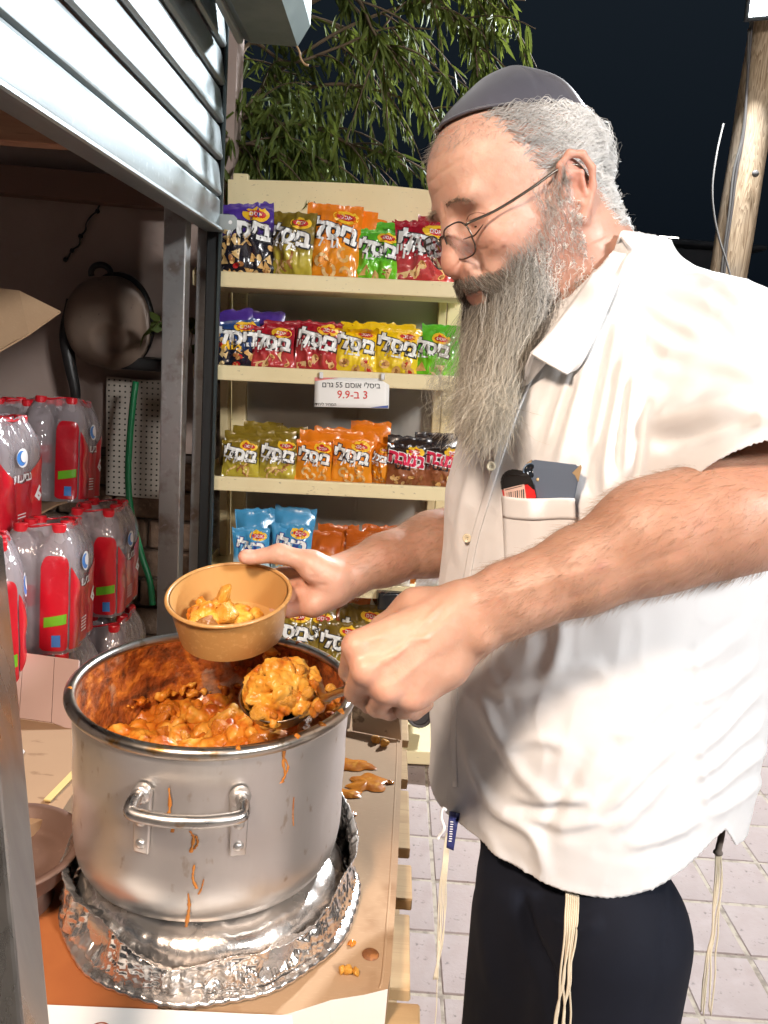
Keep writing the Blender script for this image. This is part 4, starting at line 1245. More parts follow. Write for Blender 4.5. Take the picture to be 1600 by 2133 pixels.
wrap_me = bpy.data.meshes.new("shrink_wrap"); wrap_me.from_pydata(Xw.reshape(-1, 3).tolist(), [], Fw); wrap_me.materials.append(m_wrap)
wrap_me.polygons.foreach_set("use_smooth", [True] * len(Fw))
def patch(s0, s1, v0f, v1f, off, n=(26, 24)):
    X = []
    for j in range(n[1] + 1):
        row_ = []
        for i in range(n[0] + 1):
            a = i / n[0]; s_ = s0 + (s1 - s0) * a; lo, hi = v0f(a), v1f(a); row_.append((s_, lo + (hi - lo) * j / n[1]))
        X.append(row_)
    X = np.array(X); return grid_geo(wrap_pt(X[..., 0], X[..., 1], off))
def me_of(name, V, F, m, smooth=True):
    me = bpy.data.meshes.new(name); me.from_pydata(np.asarray(V).tolist(), [], F); me.materials.append(m)
    if smooth: me.polygons.foreach_set("use_smooth", [True] * len(F))
    me.update(); return me
def rt(a): return 1 - (2 * a - 1) ** 6
# red print: a column on each side of a corner and a band across the short end
parts_me = []
for c0 in (1.42, 3.42):
    parts_me.append(("red_print", me_of("red_print", *patch(c0 + .16, c0 + .53, lambda a: .03 + .03 * (1 - rt(a)), lambda a: .70 + .09 * rt(a), .0022), m_redw)))
    parts_me.append(("red_print", me_of("red_print", *patch(c0 + .58, c0 + 1.46, lambda a: .03, lambda a: .48 + .22 * abs(2 * a - 1) ** 1.5, .0022), m_redw)))
    def on(V2, s, v, off=.0040):
        V2 = np.asarray(V2)[:, :2]; return wrap_pt(s + V2[:, 0] / .21, v + V2[:, 1] / HP, off)
    V2, F2 = fan(disc(.021, .024)); parts_me.append(("emblem", me_of("emblem", on(V2, c0 + 1.02, .70), F2, m_wht, False)))
    V2, F2 = fan(disc(.016, .019)); parts_me.append(("emblem_swirl", me_of("emblem_swirl", on(V2, c0 + 1.00, .70, .0046), F2, m_skyb, False)))
    V2, F2 = fan(disc(.011, .014)); parts_me.append(("emblem_heart", me_of("emblem_heart", on(V2, c0 + 1.03, .71, .0056), F2, m_wht, False)))
    V2, F2 = subdiv(np.asarray(text_geo(heb('נביעות'), .030, .03, 1)[0])[:, :2], text_geo(heb('נביעות'), .030, .03, 1)[1], 1); parts_me.append(("lettering", me_of("lettering", on(V2, c0 + 1.02, .53), F2, m_wht, False)))
    V2, F2 = subdiv(np.array([(-.03, -.015), (.03, -.006), (.03, .018), (-.03, .009)]), [(0, 1, 2, 3)], 3); parts_me.append(("green_flash", me_of("green_flash", on(V2, c0 + .35, .27), F2, m_grn, False)))
    V2, F2 = subdiv(np.asarray(text_geo('6', .055, .03, 1)[0])[:, :2], text_geo('6', .055, .03, 1)[1], 1); parts_me.append(("pack_count", me_of("pack_count", on(V2, c0 + 1.36, .36), F2, m_wht, False)))
    V2 = np.array([(-.012, -.014), (.012, -.014), (.012, .014), (-.012, .014)]); V2, F2 = subdiv(V2, [(0, 1, 2, 3)], 2); parts_me.append(("blue_square", me_of("blue_square", on(V2, c0 + .36, .11), F2, m_skyb, False)))
    V2 = np.concatenate([np.array([(-.016, k * .008 - .02), (.016, k * .008 - .02), (.016, k * .008 - .017), (-.016, k * .008 - .017)]) for k in range(5)])
    parts_me.append(("small_print", me_of("small_print", on(V2, c0 + 1.0, .18), [(4 * k, 4 * k + 1, 4 * k + 2, 4 * k + 3) for k in range(5)], m_wht, False)))
# red band of film ends pulled over the caps
V, F = tube_geo([((HX * .72) * math.cos(a), (HY * .72) * math.sin(a), .305 + .004 * math.sin(3 * a)) for a in np.linspace(0, 2 * math.pi, 40)], .003, 6, False)
parts_me.append(("film_edge", me_of("film_edge", V, F, m_redw)))
def water_pack(label, base, yaw, tilt=(0, 0)):
    t = thing("water_pack", label, "water pack", base, "shrink wrapped water packs stacked in the stall")
    t.rotation_euler = (tilt[0], tilt[1], yaw); t.scale = (.86, .86, .86 if 'nearest' not in label else .95)
    for i in range(3):
        for j in range(2):
            b = inst("bottle", bot_me, t, ((i - 1) * .0865, (j - .5) * .0865, .003), (0, 0, rng.random() * 6))
            inst("cap", cap_me, b); inst("bottle_label", lab_me, b)
    inst("shrink_wrap", wrap_me, t)
    for nm, me in parts_me: inst(nm, me, t)
    return t
def pk(label, px, py, d, yaw, tilt=(0, 0)):
    return water_pack(label, P(px, py, d), yaw, tilt)
LT = rad(-7)
pk("water pack facing forward with green flash, middle of the stack above the cardboard", 98, 1335, 1.72, rad(-80), (0, LT))
pk("water pack at the right of the stack just behind the pot rim", 208, 1258, 2.06, rad(-84), (0, rad(-2)))
pk("topmost right water pack leaning on the brown cardboard sheet", 128, 1040, 2.10, rad(-82), (0, rad(-8)))
pk("topmost left water pack cut off by the picture's left edge", -22, 1118, 1.74, rad(-88), (0, rad(-2)))
pk("topmost rear water pack between the two other top packs", 50, 1020, 2.32, rad(-86), (0, rad(-3)))
pk("large red fronted water pack in the nearest left corner of the stack", -40, 1440, 1.48, rad(-64), (0, LT))
pk("lower water pack in the middle, half hidden by the pink cardboard", 110, 1575, 1.74, rad(-82), (0, rad(-3)))
pk("lowest right water pack half hidden by the pot rim", 222, 1482, 2.05, rad(-86), (0, rad(-1)))
# cardboard layers between the packs
def sheet(name, label, q, th, m, cat="cardboard", up=(0, 0, -1)):
    q = [np.asarray(p, float) for p in q]; n = len(q); V = np.array(q + [p + np.asarray(up) * th for p in q])
    F = [tuple(range(n)), tuple(range(2 * n - 1, n - 1, -1))] + [(i, i + n, (i + 1) % n + n, (i + 1) % n) for i in range(n)]
    return tag(mk(name, V, F, m, smooth=False, base=q[0]), label, cat)
sheet("cardboard_layer", "curved brown cardboard layer under the top water packs", [P(-60, 1128, 1.62), P(10, 1108, 1.66), P(60, 1080, 1.75), P(120, 1050, 1.92), P(190, 1030, 2.2), P(60, 1030, 2.3), P(-80, 1060, 2.1)], .004, m_card)
# slatted crates that carry the stack (mostly hidden)
m_crate = mat("dark_crate", (.09, .06, .05), .8)
for k, (px, py, d) in enumerate(((108, 1560, 1.78), (232, 1490, 2.05), (-34, 1440, 1.50))):
    q = P(px, py, d)
    t = thing("slatted_crate", ("dark crate under the middle water packs", "dark crate under the right water packs", "dark crate under the left water pack")[k], "crate", (q[0], q[1], 0.006), "crates under the water packs")
    hz = q[2] - .012
    nsl = max(3, int(hz / .09))
    for s_ in range(nsl):
        for (dx, dy, sx, sy) in ((0, -.12, .24, .012), (0, .12, .24, .012), (-.12, 0, .012, .228), (.12, 0, .012, .228)):
            V, F = box_geo((sx, sy, hz / nsl * .8), .002); mk("slat", V + np.array([q[0] + dx, q[1] + dy, .008 + hz * (s_ + .5) / nsl]), F, m_crate, t, smooth=False)
    for dx in (-.105, .105):
        for dy in (-.105, .105):
            V, F = box_geo((.016, .016, hz), .001); mk("corner_post", V + np.array([q[0] + dx, q[1] + dy, .007 + hz / 2]), F, m_crate, t, smooth=False)
    V, F = box_geo((.25, .25, .01), .001); mk("lid", V + np.array([q[0], q[1], hz + .004]), F, m_crate, t, smooth=False)
# ================================================================== TABLE: PALLETS AND CARDBOARD
m_pine = mat("raw_pine", (.52, .35, .18), .75, var=[(5, (.40, .25, .12), .4, .65, .7, (.5, 6, 3)), (30, (.30, .18, .08), .6, .72, .6, (.3, 8, 4))], bump=[(60, .2, .002, (.3, 6, 3))])
TZ = .70
PZT = .642
pal = thing("pallet", "top wooden pallet under the cardboard beside the man", "pallet", (-.33, 1.1, PZT - .13), "stacked pallets that serve as the table")
XR = .088; XL = -.98
bys = [(1.346, 1.169), (1.128, 1.047), (1.016, .876), (.855, .775), (.745, .655), (1.50, 1.38), (1.66, 1.54)]
for y1, y0 in bys:
    e = rng.normal() * .003
    V, F = box_geo((XR - XL, y1 - y0, .020), .002); V = V + (rng.random(V.shape) - .5) * .002
    mk("deck_board", V + np.array([(XL + XR) / 2 + e, (y0 + y1) / 2, PZT - .010]), F, m_pine, pal, smooth=False)
for x in (-.93, -.45, .012):
    V, F = box_geo((.085, 1.02, .078), .003); mk("stringer", V + np.array([x, 1.155, PZT - .0205 - .039]), F, m_pine, pal, smooth=False)
for y in (.70, 1.15, 1.60):
    V, F = box_geo((XR - XL - .02, .10, .018), .002); mk("bottom_board", V + np.array([(XL + XR) / 2, y, PZT - .1000 - .009]), F, m_pine, pal, smooth=False)
names = ("second pallet from the top of the table stack", "third pallet from the top of the table stack", "fourth pallet from the top of the table stack", "lowest pallet of the table stack standing on the paving")
for k in range(4):
    c = copy_tree(pal); c['label'] = names[k]
    c.location = (pal.location.x - .012 * (k % 2) - .01, pal.location.y, pal.location.z - .1215 * (k + 1)); c.rotation_euler = (0, 0, rad((.6, -.5, .4, 0)[k]))
bz = PZT - .118 - .1215 * 4
blk = thing("concrete_block", "concrete footing block under the pallet stack", "block", (-.4, 1.1, 0))
V, F = box_geo((.8, .7, max(bz - .008, .02)), .004); mk("block_body", V + np.array([-.45, 1.15, .007 + max(bz - .008, .02) / 2]), F, mat("concrete_grey", (.25, .24, .22), .9), blk, smooth=False)

m_cardw = mat("white_box_side", (.80, .77, .72), .55)
# flat cardboard box: brown top, white front side
edge = [PZ(836, 1462, TZ), PZ(838, 1560, TZ), PZ(834, 1680, TZ), PZ(827, 1840, TZ), PZ(821, 1930, TZ), PZ(814, 2030, TZ), PZ(808, 2060, TZ), PZ(760, 2072, TZ), PZ(690, 2083, TZ), PZ(600, 2112, TZ), PZ(300, 2150, TZ), PZ(-60, 2170, TZ)]
edge = [np.array([p[0], p[1], TZ]) for p in edge] + [np.array([-.62, .80, TZ]), np.array([-.62, 1.58, TZ])]
n = len(edge)
V = np.array(edge + [p + np.array([0, 0, -.052]) for p in edge])
fb = thing("flattened_box", "brown flattened cardboard box on the pallet under the pot", "cardboard", (-.3, 1.1, TZ - .052))
mk("top_sheet", V, [tuple(range(n - 1, -1, -1))], mat("stained_cardboard", (.44, .285, .165), .8, var=[(5, (.37, .23, .13), .4, .65, .6), (7, (.22, .10, .035), .60, .70, .75), (90, (.5, .34, .21), .58, .7, .4, (1, 6, 1))], bump=[(140, .12, .001, (1, 8, 1)), (6, .25, .006)]), fb, smooth=False)
mk("right_side", V, [(i, i + 1, i + 1 + n, i + n) for i in range(6)], m_card, fb, smooth=False)
mk("front_side", V, [(i, i + 1, i + 1 + n, i + n) for i in range(6, n - 1)], m_cardw, fb, smooth=False)
V2 = V.copy(); mk("underside", V2, [tuple(range(n, 2 * n))], m_card, fb, smooth=False)
# raised fold line along the right edge
V, F = tube_geo(spline([edge[i] + np.array([-.010, 0, -.001]) for i in range(7)], 30), .0022, 6); mk("fold_ridge", V, F, m_card, fb)

# white sheet in front and the orange sheet under the foil
m_paperw = mat("bright_white_paper", (.86, .85, .83), .5)
w0 = TZ + .012
sheet("white_paper", "white paper sheet along the bottom edge in front of the foil", [PZ(-60, 2078, w0), PZ(82, 2092, w0), PZ(360, 2104, w0), PZ(608, 2116, w0), PZ(614, 2230, w0), PZ(-80, 2230, w0)], .002, m_paperw, "paper")
a = np.linspace(.3, 2.8, 20); rc_ = PZ(206, 2150, w0)
V = np.concatenate([np.stack([rc_[0] + r * np.cos(a), rc_[1] + r * np.sin(a), np.full(20, w0 + .0006)], 1) for r in (.0125, .0105)])
o = mk("ring_mark", V, [(i, i + 1, 21 + i, 20 + i) for i in range(19)], mat("brown_red_print", (.40, .10, .04), .5), bpy.data.objects["white_paper"], smooth=False)
sheet("orange_sheet", "orange brown sheet showing left of the foil pan", [PZ(40, 1560, TZ + .004), PZ(160, 1540, TZ + .004), PZ(300, 1800, TZ + .004), PZ(330, 2120, TZ + .004), PZ(20, 2110, TZ + .004), PZ(-60, 1850, TZ + .004)], .002, mat("orange_brown_card", (.42, .13, .035), .7, var=[(8, (.30, .08, .02), .4, .6, .6)]), "cardboard")
# raised cardboard sheet, pink board and stick at the left
zc = TZ + .075
lb = sheet("cardboard_box_top", "lit brown cardboard box top left of the pot with torn spots", [PZ(-90, 1490, zc), PZ(60, 1488, zc), PZ(170, 1515, zc), PZ(168, 1628, zc), PZ(128, 1690, zc), PZ(60, 1720, zc), PZ(-90, 1720, zc)][::-1], .070, mat("torn_cardboard", (.46, .30, .18), .8, var=[(16, (.26, .15, .08), .62, .66, .8, (1, 2.5, 1)), (5, (.40, .25, .15), .4, .65, .6)], bump=[(140, .12, .001, (1, 8, 1))]), "cardboard")
m_pinkb = mat("pink_white_board", (.66, .47, .42), .6, var=[(6, (.58, .40, .36), .4, .65, .6)])
q0, q1 = PZ(-80, 1478, zc + .004), PZ(160, 1512, zc + .004)
q2, q3 = q1 + np.array([-.03, .085, .083]), q0 + np.array([-.03, .085, .083])
pb = thing("pink_board", "pale pink cardboard flap leaning below the water packs", "cardboard", q0)
sub = lambda u, v: (q0 * (1 - u) + q1 * u) * (1 - v) + (q3 * (1 - u) + q2 * u) * v
g = G()
nrm = np.cross(q1 - q0, q3 - q0); nrm /= np.linalg.norm(nrm)
for (u0, u1) in ((0, .50), (.505, .78), (.785, 1)):
    c = [sub(u0, 0), sub(u1, 0 if u1 < .9 else -.09), sub(u1, 1), sub(u0, 1)]; c2 = [p - nrm * .005 for p in c]
    mk("panel", np.array(c + c2), [(0, 1, 2, 3), (7, 6, 5, 4), (0, 4, 5, 1), (1, 5, 6, 2), (2, 6, 7, 3), (3, 7, 4, 0)], m_pinkb, pb, smooth=False)
V, F = oriented_box(PZ(98, 1668, zc + .006), PZ(158, 1606, zc + .008), .011, .003, (1, 0, 0), .0008)
tag(mk("wooden_stick", V, F, mat("pale_yellow_wood", (.78, .62, .26), .6), smooth=False, base=PZ(98, 1668, zc)), "pale yellow flat wooden stick on the cardboard left of the pot", "stick")
V = [PZ(18, 1530, zc + .004), PZ(52, 1568, zc + .004), PZ(34, 1596, zc + .004), PZ(14, 1590, zc + .004)]
sheet("paper_scrap", "small white paper scrap beside the steel leg", [p + np.array([0, 0, .003]) for p in V][::-1], .001, m_paperw, "paper")
# round brown tray
m_tray = mat("brown_tray_metal", (.24, .145, .11), .5, .2, var=[(9, (.17, .10, .075), .4, .6, .7), (60, (.3, .19, .15), .6, .7, .5)], bump=[(40, .1, .002)])
tc_ = PZ(8, 1760, .79)
tr = thing("round_tray", "dark brown round shallow tray left of the pot", "tray", (tc_[0], tc_[1], TZ + .006))
V, F = lathe_geo([(0, .050), (.070, .051), (.078, .058), (.086, .083), (.095, .085), (.0975, .083), (.096, .080), (.089, .078), (.081, .050), (.074, .044), (0, .043)], 56)
mk("dish", V + np.array([tc_[0], tc_[1], .705]), F, m_tray, tr)
V, F = lathe_geo([(.055, 0), (.06, .002), (.05, .046), (0, .046)], 32); mk("foot", V + np.array([tc_[0], tc_[1], .7055]), F, m_tray, tr)

# white and brown boxes behind the pot on the right
wb = PZ(715, 1522, TZ + .003)
t = thing("white_carton", "small white carton standing right of the pot under the ladle hand", "carton", wb)
V, F = box_geo((.07, .05, .105), .002); V[:, 0] += V[:, 2] * .06; mk("carton_body", V + wb + [-.02, .03, .0535], F, m_cardw, t, smooth=False)
V, F = box_geo((.072, .004, .03), .001); mk("flap", V + wb + [-.016, .002, .095], F, m_cardw, t, smooth=False)
cb0, cb1 = PZ(733, 1532, TZ + .003), PZ(836, 1552, TZ + .003)
t = thing("cardboard_back_flap", "upright brown cardboard flap with grease spots behind the pot, under the hand", "cardboard", cb0)
c = [cb0 + [0, .02, 0], cb1 + [0, .02, 0], PY(836, 1472, cb1[1] + .07), PY(828, 1462, cb1[1] + .07), PY(733, 1450, cb0[1] + .07)]
nn = np.array([0, .006, 0.0])
V = np.array(c + [p + nn for p in c]); F = [(0, 1, 2, 3, 4), (9, 8, 7, 6, 5)] + [(i, i + 5, (i + 1) % 5 + 5, (i + 1) % 5) for i in range(5)]
mk("flap_panel", V, F, mat("greasy_cardboard", (.44, .285, .165), .75, var=[(24, (.14, .07, .03), .64, .68, .85), (5, (.37, .23, .13), .4, .65, .6)]), t, smooth=False)

# ================================================================== POT
m_alu = mat("scuffed_aluminium", (.82, .785, .75), .34, .88, var=[(3.5, (.60, .56, .53), .4, .65, .7, (1, 1, .3)), (55, (.46, .36, .27), .66, .74, .7, (1, 1, .6)), (14, (.82, .80, .78), .55, .7, .6, (1, 1, .25))],
            bump=[(9, .06, .004), (150, .05, .0008, (1, 1, 6))], roughvar=(8, .26, .44, (1, 1, .4)), aniso=.5)
m_inner = bpy.data.materials.new("stew_smeared_inside"); m_inner.use_nodes = True
_N = m_inner.node_tree.nodes; _L = m_inner.node_tree.links; _b = _N["Principled BSDF"]
tcn = _N.new("ShaderNodeTexCoord")
def _noise(sc_, det=5, dist=0.0):
    t_ = _N.new("ShaderNodeTexNoise"); t_.inputs["Scale"].default_value = sc_; t_.inputs["Detail"].default_value = det; t_.inputs["Distortion"].default_value = dist; _L.new(tcn.outputs["Object"], t_.inputs[0]); return t_.outputs["Fac"]
r1 = _N.new("ShaderNodeValToRGB"); e = r1.color_ramp.elements; e[0].position = .30; e[0].color = (.075, .020, .004, 1); e[1].position = .66; e[1].color = (.60, .185, .018, 1); k_ = e.new(.5); k_.color = (.33, .075, .008, 1)
_L.new(_noise(30, 8, 1.2), r1.inputs[0])
mk_ = _N.new("ShaderNodeMapRange"); mk_.inputs[1].default_value = .54; mk_.inputs[2].default_value = .60; _L.new(_noise(11, 5, 1.0), mk_.inputs[0])
mxn = _N.new("ShaderNodeMix"); mxn.data_type = 'RGBA'; mxn.inputs[7].default_value = (.34, .25, .18, 1)
mul = _N.new("ShaderNodeMath"); mul.operation = 'MULTIPLY'; mul.inputs[1].default_value = .55; _L.new(mk_.outputs[0], mul.inputs[0])
_L.new(mul.outputs[0], mxn.inputs[0]); _L.new(r1.outputs[0], mxn.inputs[6]); _L.new(mxn.outputs[2], _b.inputs["Base Color"])
_b.inputs["Roughness"].default_value = .7; _b.inputs["Metallic"].default_value = 0.0
bpn = _N.new("ShaderNodeBump"); bpn.inputs["Strength"].default_value = .9; bpn.inputs["Distance"].default_value = .008; _L.new(_noise(70, 6), bpn.inputs["Height"]); _L.new(bpn.outputs[0], _b.inputs["Normal"])

PC = np.array([-.203, .962, 0]); PR, PZB, PZR = .1755, .773, 1.010
pot = thing("cooking_pot", "large scuffed aluminium pot of stew standing on the foil pan", "pot", (PC[0], PC[1], PZB))
prof_o = [(0, PZB), (PR - .035, PZB), (PR - .020, PZB + .003), (PR - .009, PZB + .011), (PR - .003, PZB + .024), (PR, PZB + .045)] + [(PR + .0006 * math.sin(k * 1.3), PZB + .045 + (PZR - .012 - PZB - .045) * k / 12) for k in range(1, 13)]
V, F = lathe_geo(prof_o, 96); th_ = np.arctan2(V[:, 1], V[:, 0]); V[:, :2] *= (1 + .0035 * np.sin(2 * th_ + 1) + .0015 * np.sin(5 * th_))[:, None]
mk("body", V + PC, F, m_alu, pot)
a = np.linspace(-1.2, 4.2, 16)
rim = [(PR + .0025 + .0075 * math.cos(q), PZR - .004 + .0075 * math.sin(q)) for q in a]
V, F = lathe_geo(rim, 96); th_ = np.arctan2(V[:, 1], V[:, 0]); V[:, :2] *= (1 + .0035 * np.sin(2 * th_ + 1))[:, None]; rm = mk("rim", V + PC, F, mat("greasy_rim", (.58, .53, .47), .28, 1.0, var=[(28, (.48, .24, .03), .56, .63, .85), (70, (.30, .22, .12), .6, .7, .7)], bump=[(60, .2, .002)]), pot)
V, F = lathe_geo([(PR - .004, PZR - .004), (PR - .004, PZB + .05), (PR - .01, PZB + .02), (PR - .03, PZB + .006), (0, PZB + .005)], 96); mk("inner_wall", V + PC, F, m_inner, pot)
# handle toward the viewer
def pot_pt(ang, r, z): return PC + np.array([r * math.cos(ang), r * math.sin(ang), z])
def handle(a0):
    hz = .943; half = .0535
    da = half / PR
    h = mk("handle", *tube_geo(spline([pot_pt(a0 - da, PR + .004, hz + .010), pot_pt(a0 - da, PR + .015, hz + .012), pot_pt(a0 - da * .99, PR + .027, hz + .008), pot_pt(a0 - da * .90, PR + .034, hz + .004), pot_pt(a0 - da * .4, PR + .036, hz + .003), pot_pt(a0, PR + .036, hz + .003), pot_pt(a0 + da * .4, PR + .036, hz + .003),
             pot_pt(a0 + da * .90, PR + .034, hz + .004), pot_pt(a0 + da * .99, PR + .027, hz + .008), pot_pt(a0 + da, PR + .015, hz + .012), pot_pt(a0 + da, PR + .004, hz + .010)], 60), .0075, 12), mat("handle_aluminium", (.62, .60, .58), .26, 1.0, var=[(40, (.45, .26, .10), .62, .70, .6)], roughvar=(30, .2, .4)), pot)
    for sg_ in (-1, 1):
        aa = a0 + sg_ * da; nr = np.array([math.cos(aa), math.sin(aa), 0]); tg = np.array([-math.sin(aa), math.cos(aa), 0]); up = np.array([0, 0, 1.0])
        R = np.stack([tg, nr, up], 1)
        V, F = box_geo((.023, .006, .078), .0024, 2); V[:, 0] *= np.where(V[:, 2] < -.03, .80, 1)
        mk("bracket", V @ R.T + PC + nr * (PR + .0035) + up * (hz - .026), F, m_alu, h)
        for rz in (-.046, -.018):
            V, F = lathe_geo([(.0062, 0), (.0062, .001), (.0052, .003), (.003, .0042), (0, .0046)], 14)
            R2 = np.stack([tg, up, nr], 1)
            if rz > 0: continue_off = tg * 0.0
            mk("rivet", V @ R2.T + PC + nr * (PR + .0062) + up * (hz + rz - .006), F, m_alu, h)
        V, F = lathe_geo([(.012, -.002), (.012, .004), (.009, .008), (0, .009)], 14); mk("weld", V @ np.stack([tg, up, nr], 1).T + PC + nr * (PR + .004) + up * (hz + .010), F, m_alu, h)
a_cam = math.atan2(-PC[1], -PC[0])
handle(a_cam - .13)
handle(a_cam - .13 + math.pi)
# drips of sauce on the outside
m_sauce = mat("orange_sauce", (.62, .21, .02), .22, var=[(30, (.42, .11, .012), .4, .65, .8), (80, (.75, .36, .06), .6, .7, .6)], coat=.3, bump=[(60, .3, .003)])
def drip(px, pts, r):
    out = []
    for x, y in pts:
        v = dirr(x, y); o_ = cC - PC; A_ = v[0] ** 2 + v[1] ** 2; B_ = 2 * (o_[0] * v[0] + o_[1] * v[1]); C_ = o_[0] ** 2 + o_[1] ** 2 - (PR + .0003) ** 2
        disc_ = B_ * B_ - 4 * A_ * C_
        if disc_ < 0: continue
        out.append(cC + v * ((-B_ - math.sqrt(disc_)) / (2 * A_)))
    out = spline(out, 16); rr = r * .62 * (.4 + .9 * rng.random(16)) * np.linspace(.7, 1.1, 16)
    nr = out - PC; nr[:, 2] = 0; nr /= np.linalg.norm(nr, axis=1)[:, None]; tg = np.stack([-nr[:, 1], nr[:, 0], 0 * nr[:, 0]], 1); rr = rr * 1.7
    X = np.stack([out + tg * (rr * q)[:, None] + nr * (.0002 + .0011 * max(0, 1 - q * q) ** .6) for q in (-1, -.6, 0, .6, 1)], 1)
    V, F = grid_geo(X); mk("sauce_drip", V, F, mat("thin_sauce_drip", (.46, .17, .03), .35, var=[(60, (.34, .10, .015), .4, .6, .7)]), pot)
drip(0, ((592, 1562), (590, 1590), (594, 1612), (587, 1630)), .0028); drip(0, ((588, 1570), (596, 1585), (600, 1600), (590, 1622)), .0016)
drip(0, ((352, 1640), (354, 1680), (346, 1720)), .0020); drip(0, ((395, 1730), (403, 1745), (398, 1775)), .0018); drip(0, ((408, 1740), (412, 1755), (405, 1768)), .0018)
drip(0, ((405, 1800), (402, 1830), (410, 1850)), .0018); drip(0, ((392, 1860), (394, 1890), (388, 1930)), .0022); drip(0, ((425, 1830), (420, 1850), (414, 1862)), .0014); drip(0, ((362, 1722), (360, 1728), (359, 1733)), .002)
drip(0, ((612, 1660), (610, 1690), (611, 1720)), .0008)

# ================================================================== STEW
def blob_mesh(seed, sub=3, amp=.34):
    bm = bmesh.new(); bmesh.ops.create_icosphere(bm, subdivisions=sub, radius=1.0)
    V = np.array([v.co[:] for v in bm.verts]); F = [tuple(v.index for v in f.verts) for f in bm.faces]; bm.free()
    V = V * (1 + amp * vnoise(V + seed * 7.1, 1.1, seed)[:, None] + amp * .45 * vnoise(V + seed * 3.3, 2.6, seed + 5)[:, None] + amp * .22 * vnoise(V + seed, 6.0, seed + 8)[:, None])
    # flatten a couple of facets as if cut by a knife
    r_ = np.random.default_rng(seed)
    for k in range(3):
        n_ = r_.normal(size=3); n_ /= np.linalg.norm(n_); d = V @ n_; lim = .62 + .2 * r_.random(); V = V - np.clip(d - lim, 0, None)[:, None] * n_ * .85
    return V, F
pot_cols = [mat("stew_potato_yellow", (.70, .315, .035), .34, var=[(2, (.76, .42, .085), .45, .65, .7), (4, (.58, .19, .014), .52, .68, .6)], coat=.2, bump=[(4, .3, .10), (12, .35, .04)]),
            mat("stew_potato_orange", (.58, .18, .013), .34, var=[(2, (.66, .26, .025), .45, .65, .7), (4, (.42, .095, .007), .52, .68, .6)], coat=.2, bump=[(4, .3, .10), (12, .35, .04)]),
            mat("stew_meat_brown", (.34, .13, .03), .35, var=[(50, (.55, .26, .06), .45, .65, .8)], coat=.3, bump=[(60, .6, .004), (200, .3, .001)])]
blobs = []
for k in range(10):
    V, F = blob_mesh(k + 1)
    for m in range(3):
        me = bpy.data.meshes.new("potato_chunk"); me.from_pydata(V.tolist(), [], F); me.materials.append(pot_cols[m]); me.polygons.foreach_set("use_smooth", [True] * len(F)); me.update(); blobs.append(me)
def chunk(par, p, r, kind=None):
    kind = rng.choice(3, p=(.45, .48, .07)) if kind is None else kind
    me = blobs[int(rng.integers(10)) * 3 + kind]
    o = inst("potato_chunk" if kind < 2 else "meat_chunk", me, par, tuple(np.asarray(p) - worg(par)), tuple(rng.random(3) * 6.28), tuple(r * (.8 + .5 * rng.random(3))))
    return o
stw = thing("stew", "chunky orange potato stew filling the pot", "stew", (PC[0], PC[1], .87))
SL = .905
def stew_h(x, y):
    """surface height relative to pot centre coordinates"""
    heap = .074 * np.exp(-(((x - .095) / .075) ** 2 + ((y - .045) / .085) ** 2))
    p = np.stack([x, y, x * 0], -1)
    return SL + heap - .012 * (x < -.05) * np.clip((-x - .05) / .1, 0, 1) + .007 * vnoise(p, 42, 3) + .005 * vnoise(p, 85, 5) + .003 * vnoise(p, 180, 9)
rr_, aa_ = np.meshgrid(np.linspace(0, PR - .006, 60), np.linspace(0, 2 * math.pi, 181))
xx, yy = rr_ * np.cos(aa_), rr_ * np.sin(aa_)
X = np.stack([xx + PC[0], yy + PC[1], stew_h(xx, yy) + .012 * np.clip((rr_ / PR - .9) / .1, 0, 1)], -1)
V, F = grid_geo(X); mk("sauce_surface", V, F, mat("stew_sauce", (.50, .13, .010), .28, var=[(26, (.70, .30, .03), .42, .62, .85), (60, (.26, .06, .006), .58, .7, .7)], coat=.4, bump=[(60, .6, .005), (170, .4, .0015)]), stw)
m_mush = mat("stew_mush", (.6, .2, .02), .46, attr="Col", coat=.12, spec=.45, bump=[(90, .35, .0025), (260, .3, .001)])
def mush(name, par, cs, rs, k, res, pal=((.34, .065, .005), (.56, .165, .012), (.68, .29, .032), (.76, .42, .085)), seed=0):
    cs = np.asarray(cs); rs = np.asarray(rs); s = SDF(cs.min(0) - rs.max() * 1.6, cs.max(0) + rs.max() * 1.6, res)
    r_ = np.random.default_rng(seed)
    for c, r in zip(cs, rs):
        q = r_.normal(size=(3, 3)); R, _ = np.linalg.qr(q); s.ell(c, r * np.array([1.25, .95, .75]) * (.8 + .4 * r_.random(3)), k, R=R)
    V, F = s.mesh(); V = relax(V, F, 1, .3); N_ = mesh_normals(V, F)
    V = V + N_ * (.0022 * vnoise(V, 130, seed) + .0012 * vnoise(V, 320, seed + 1) - .0012 * np.abs(vnoise(V, 210, seed + 6)))[:, None]
    o = mk_fast(name, V, F, m_mush, par)
    n1 = vnoise(V, 48, seed + 2); n2 = vnoise(V, 130, seed + 3)
    pal = np.array(pal)
    t_ = np.clip(.48 + .55 * n1 + .34 * n2, 0, .999) * 3; a = t_.astype(int); f = (t_ - a)[:, None]
    set_col(o, pal[a] * (1 - f) + pal[np.minimum(a + 1, 3)] * f)
    return o
YEL = ((.50, .13, .010), (.66, .265, .024), (.75, .39, .055), (.79, .49, .115))
cs, rs = [], []
for k in range(330):
    r = (PR - .020) * math.sqrt(rng.random()); a = rng.random() * 6.28; x, y = r * math.cos(a), r * math.sin(a); s_ = .007 + .011 * rng.random() ** 1.7
    cs.append((PC[0] + x, PC[1] + y, float(stew_h(np.float64(x), np.float64(y))) + s_ * (-.3 + .5 * rng.random()))); rs.append(s_)
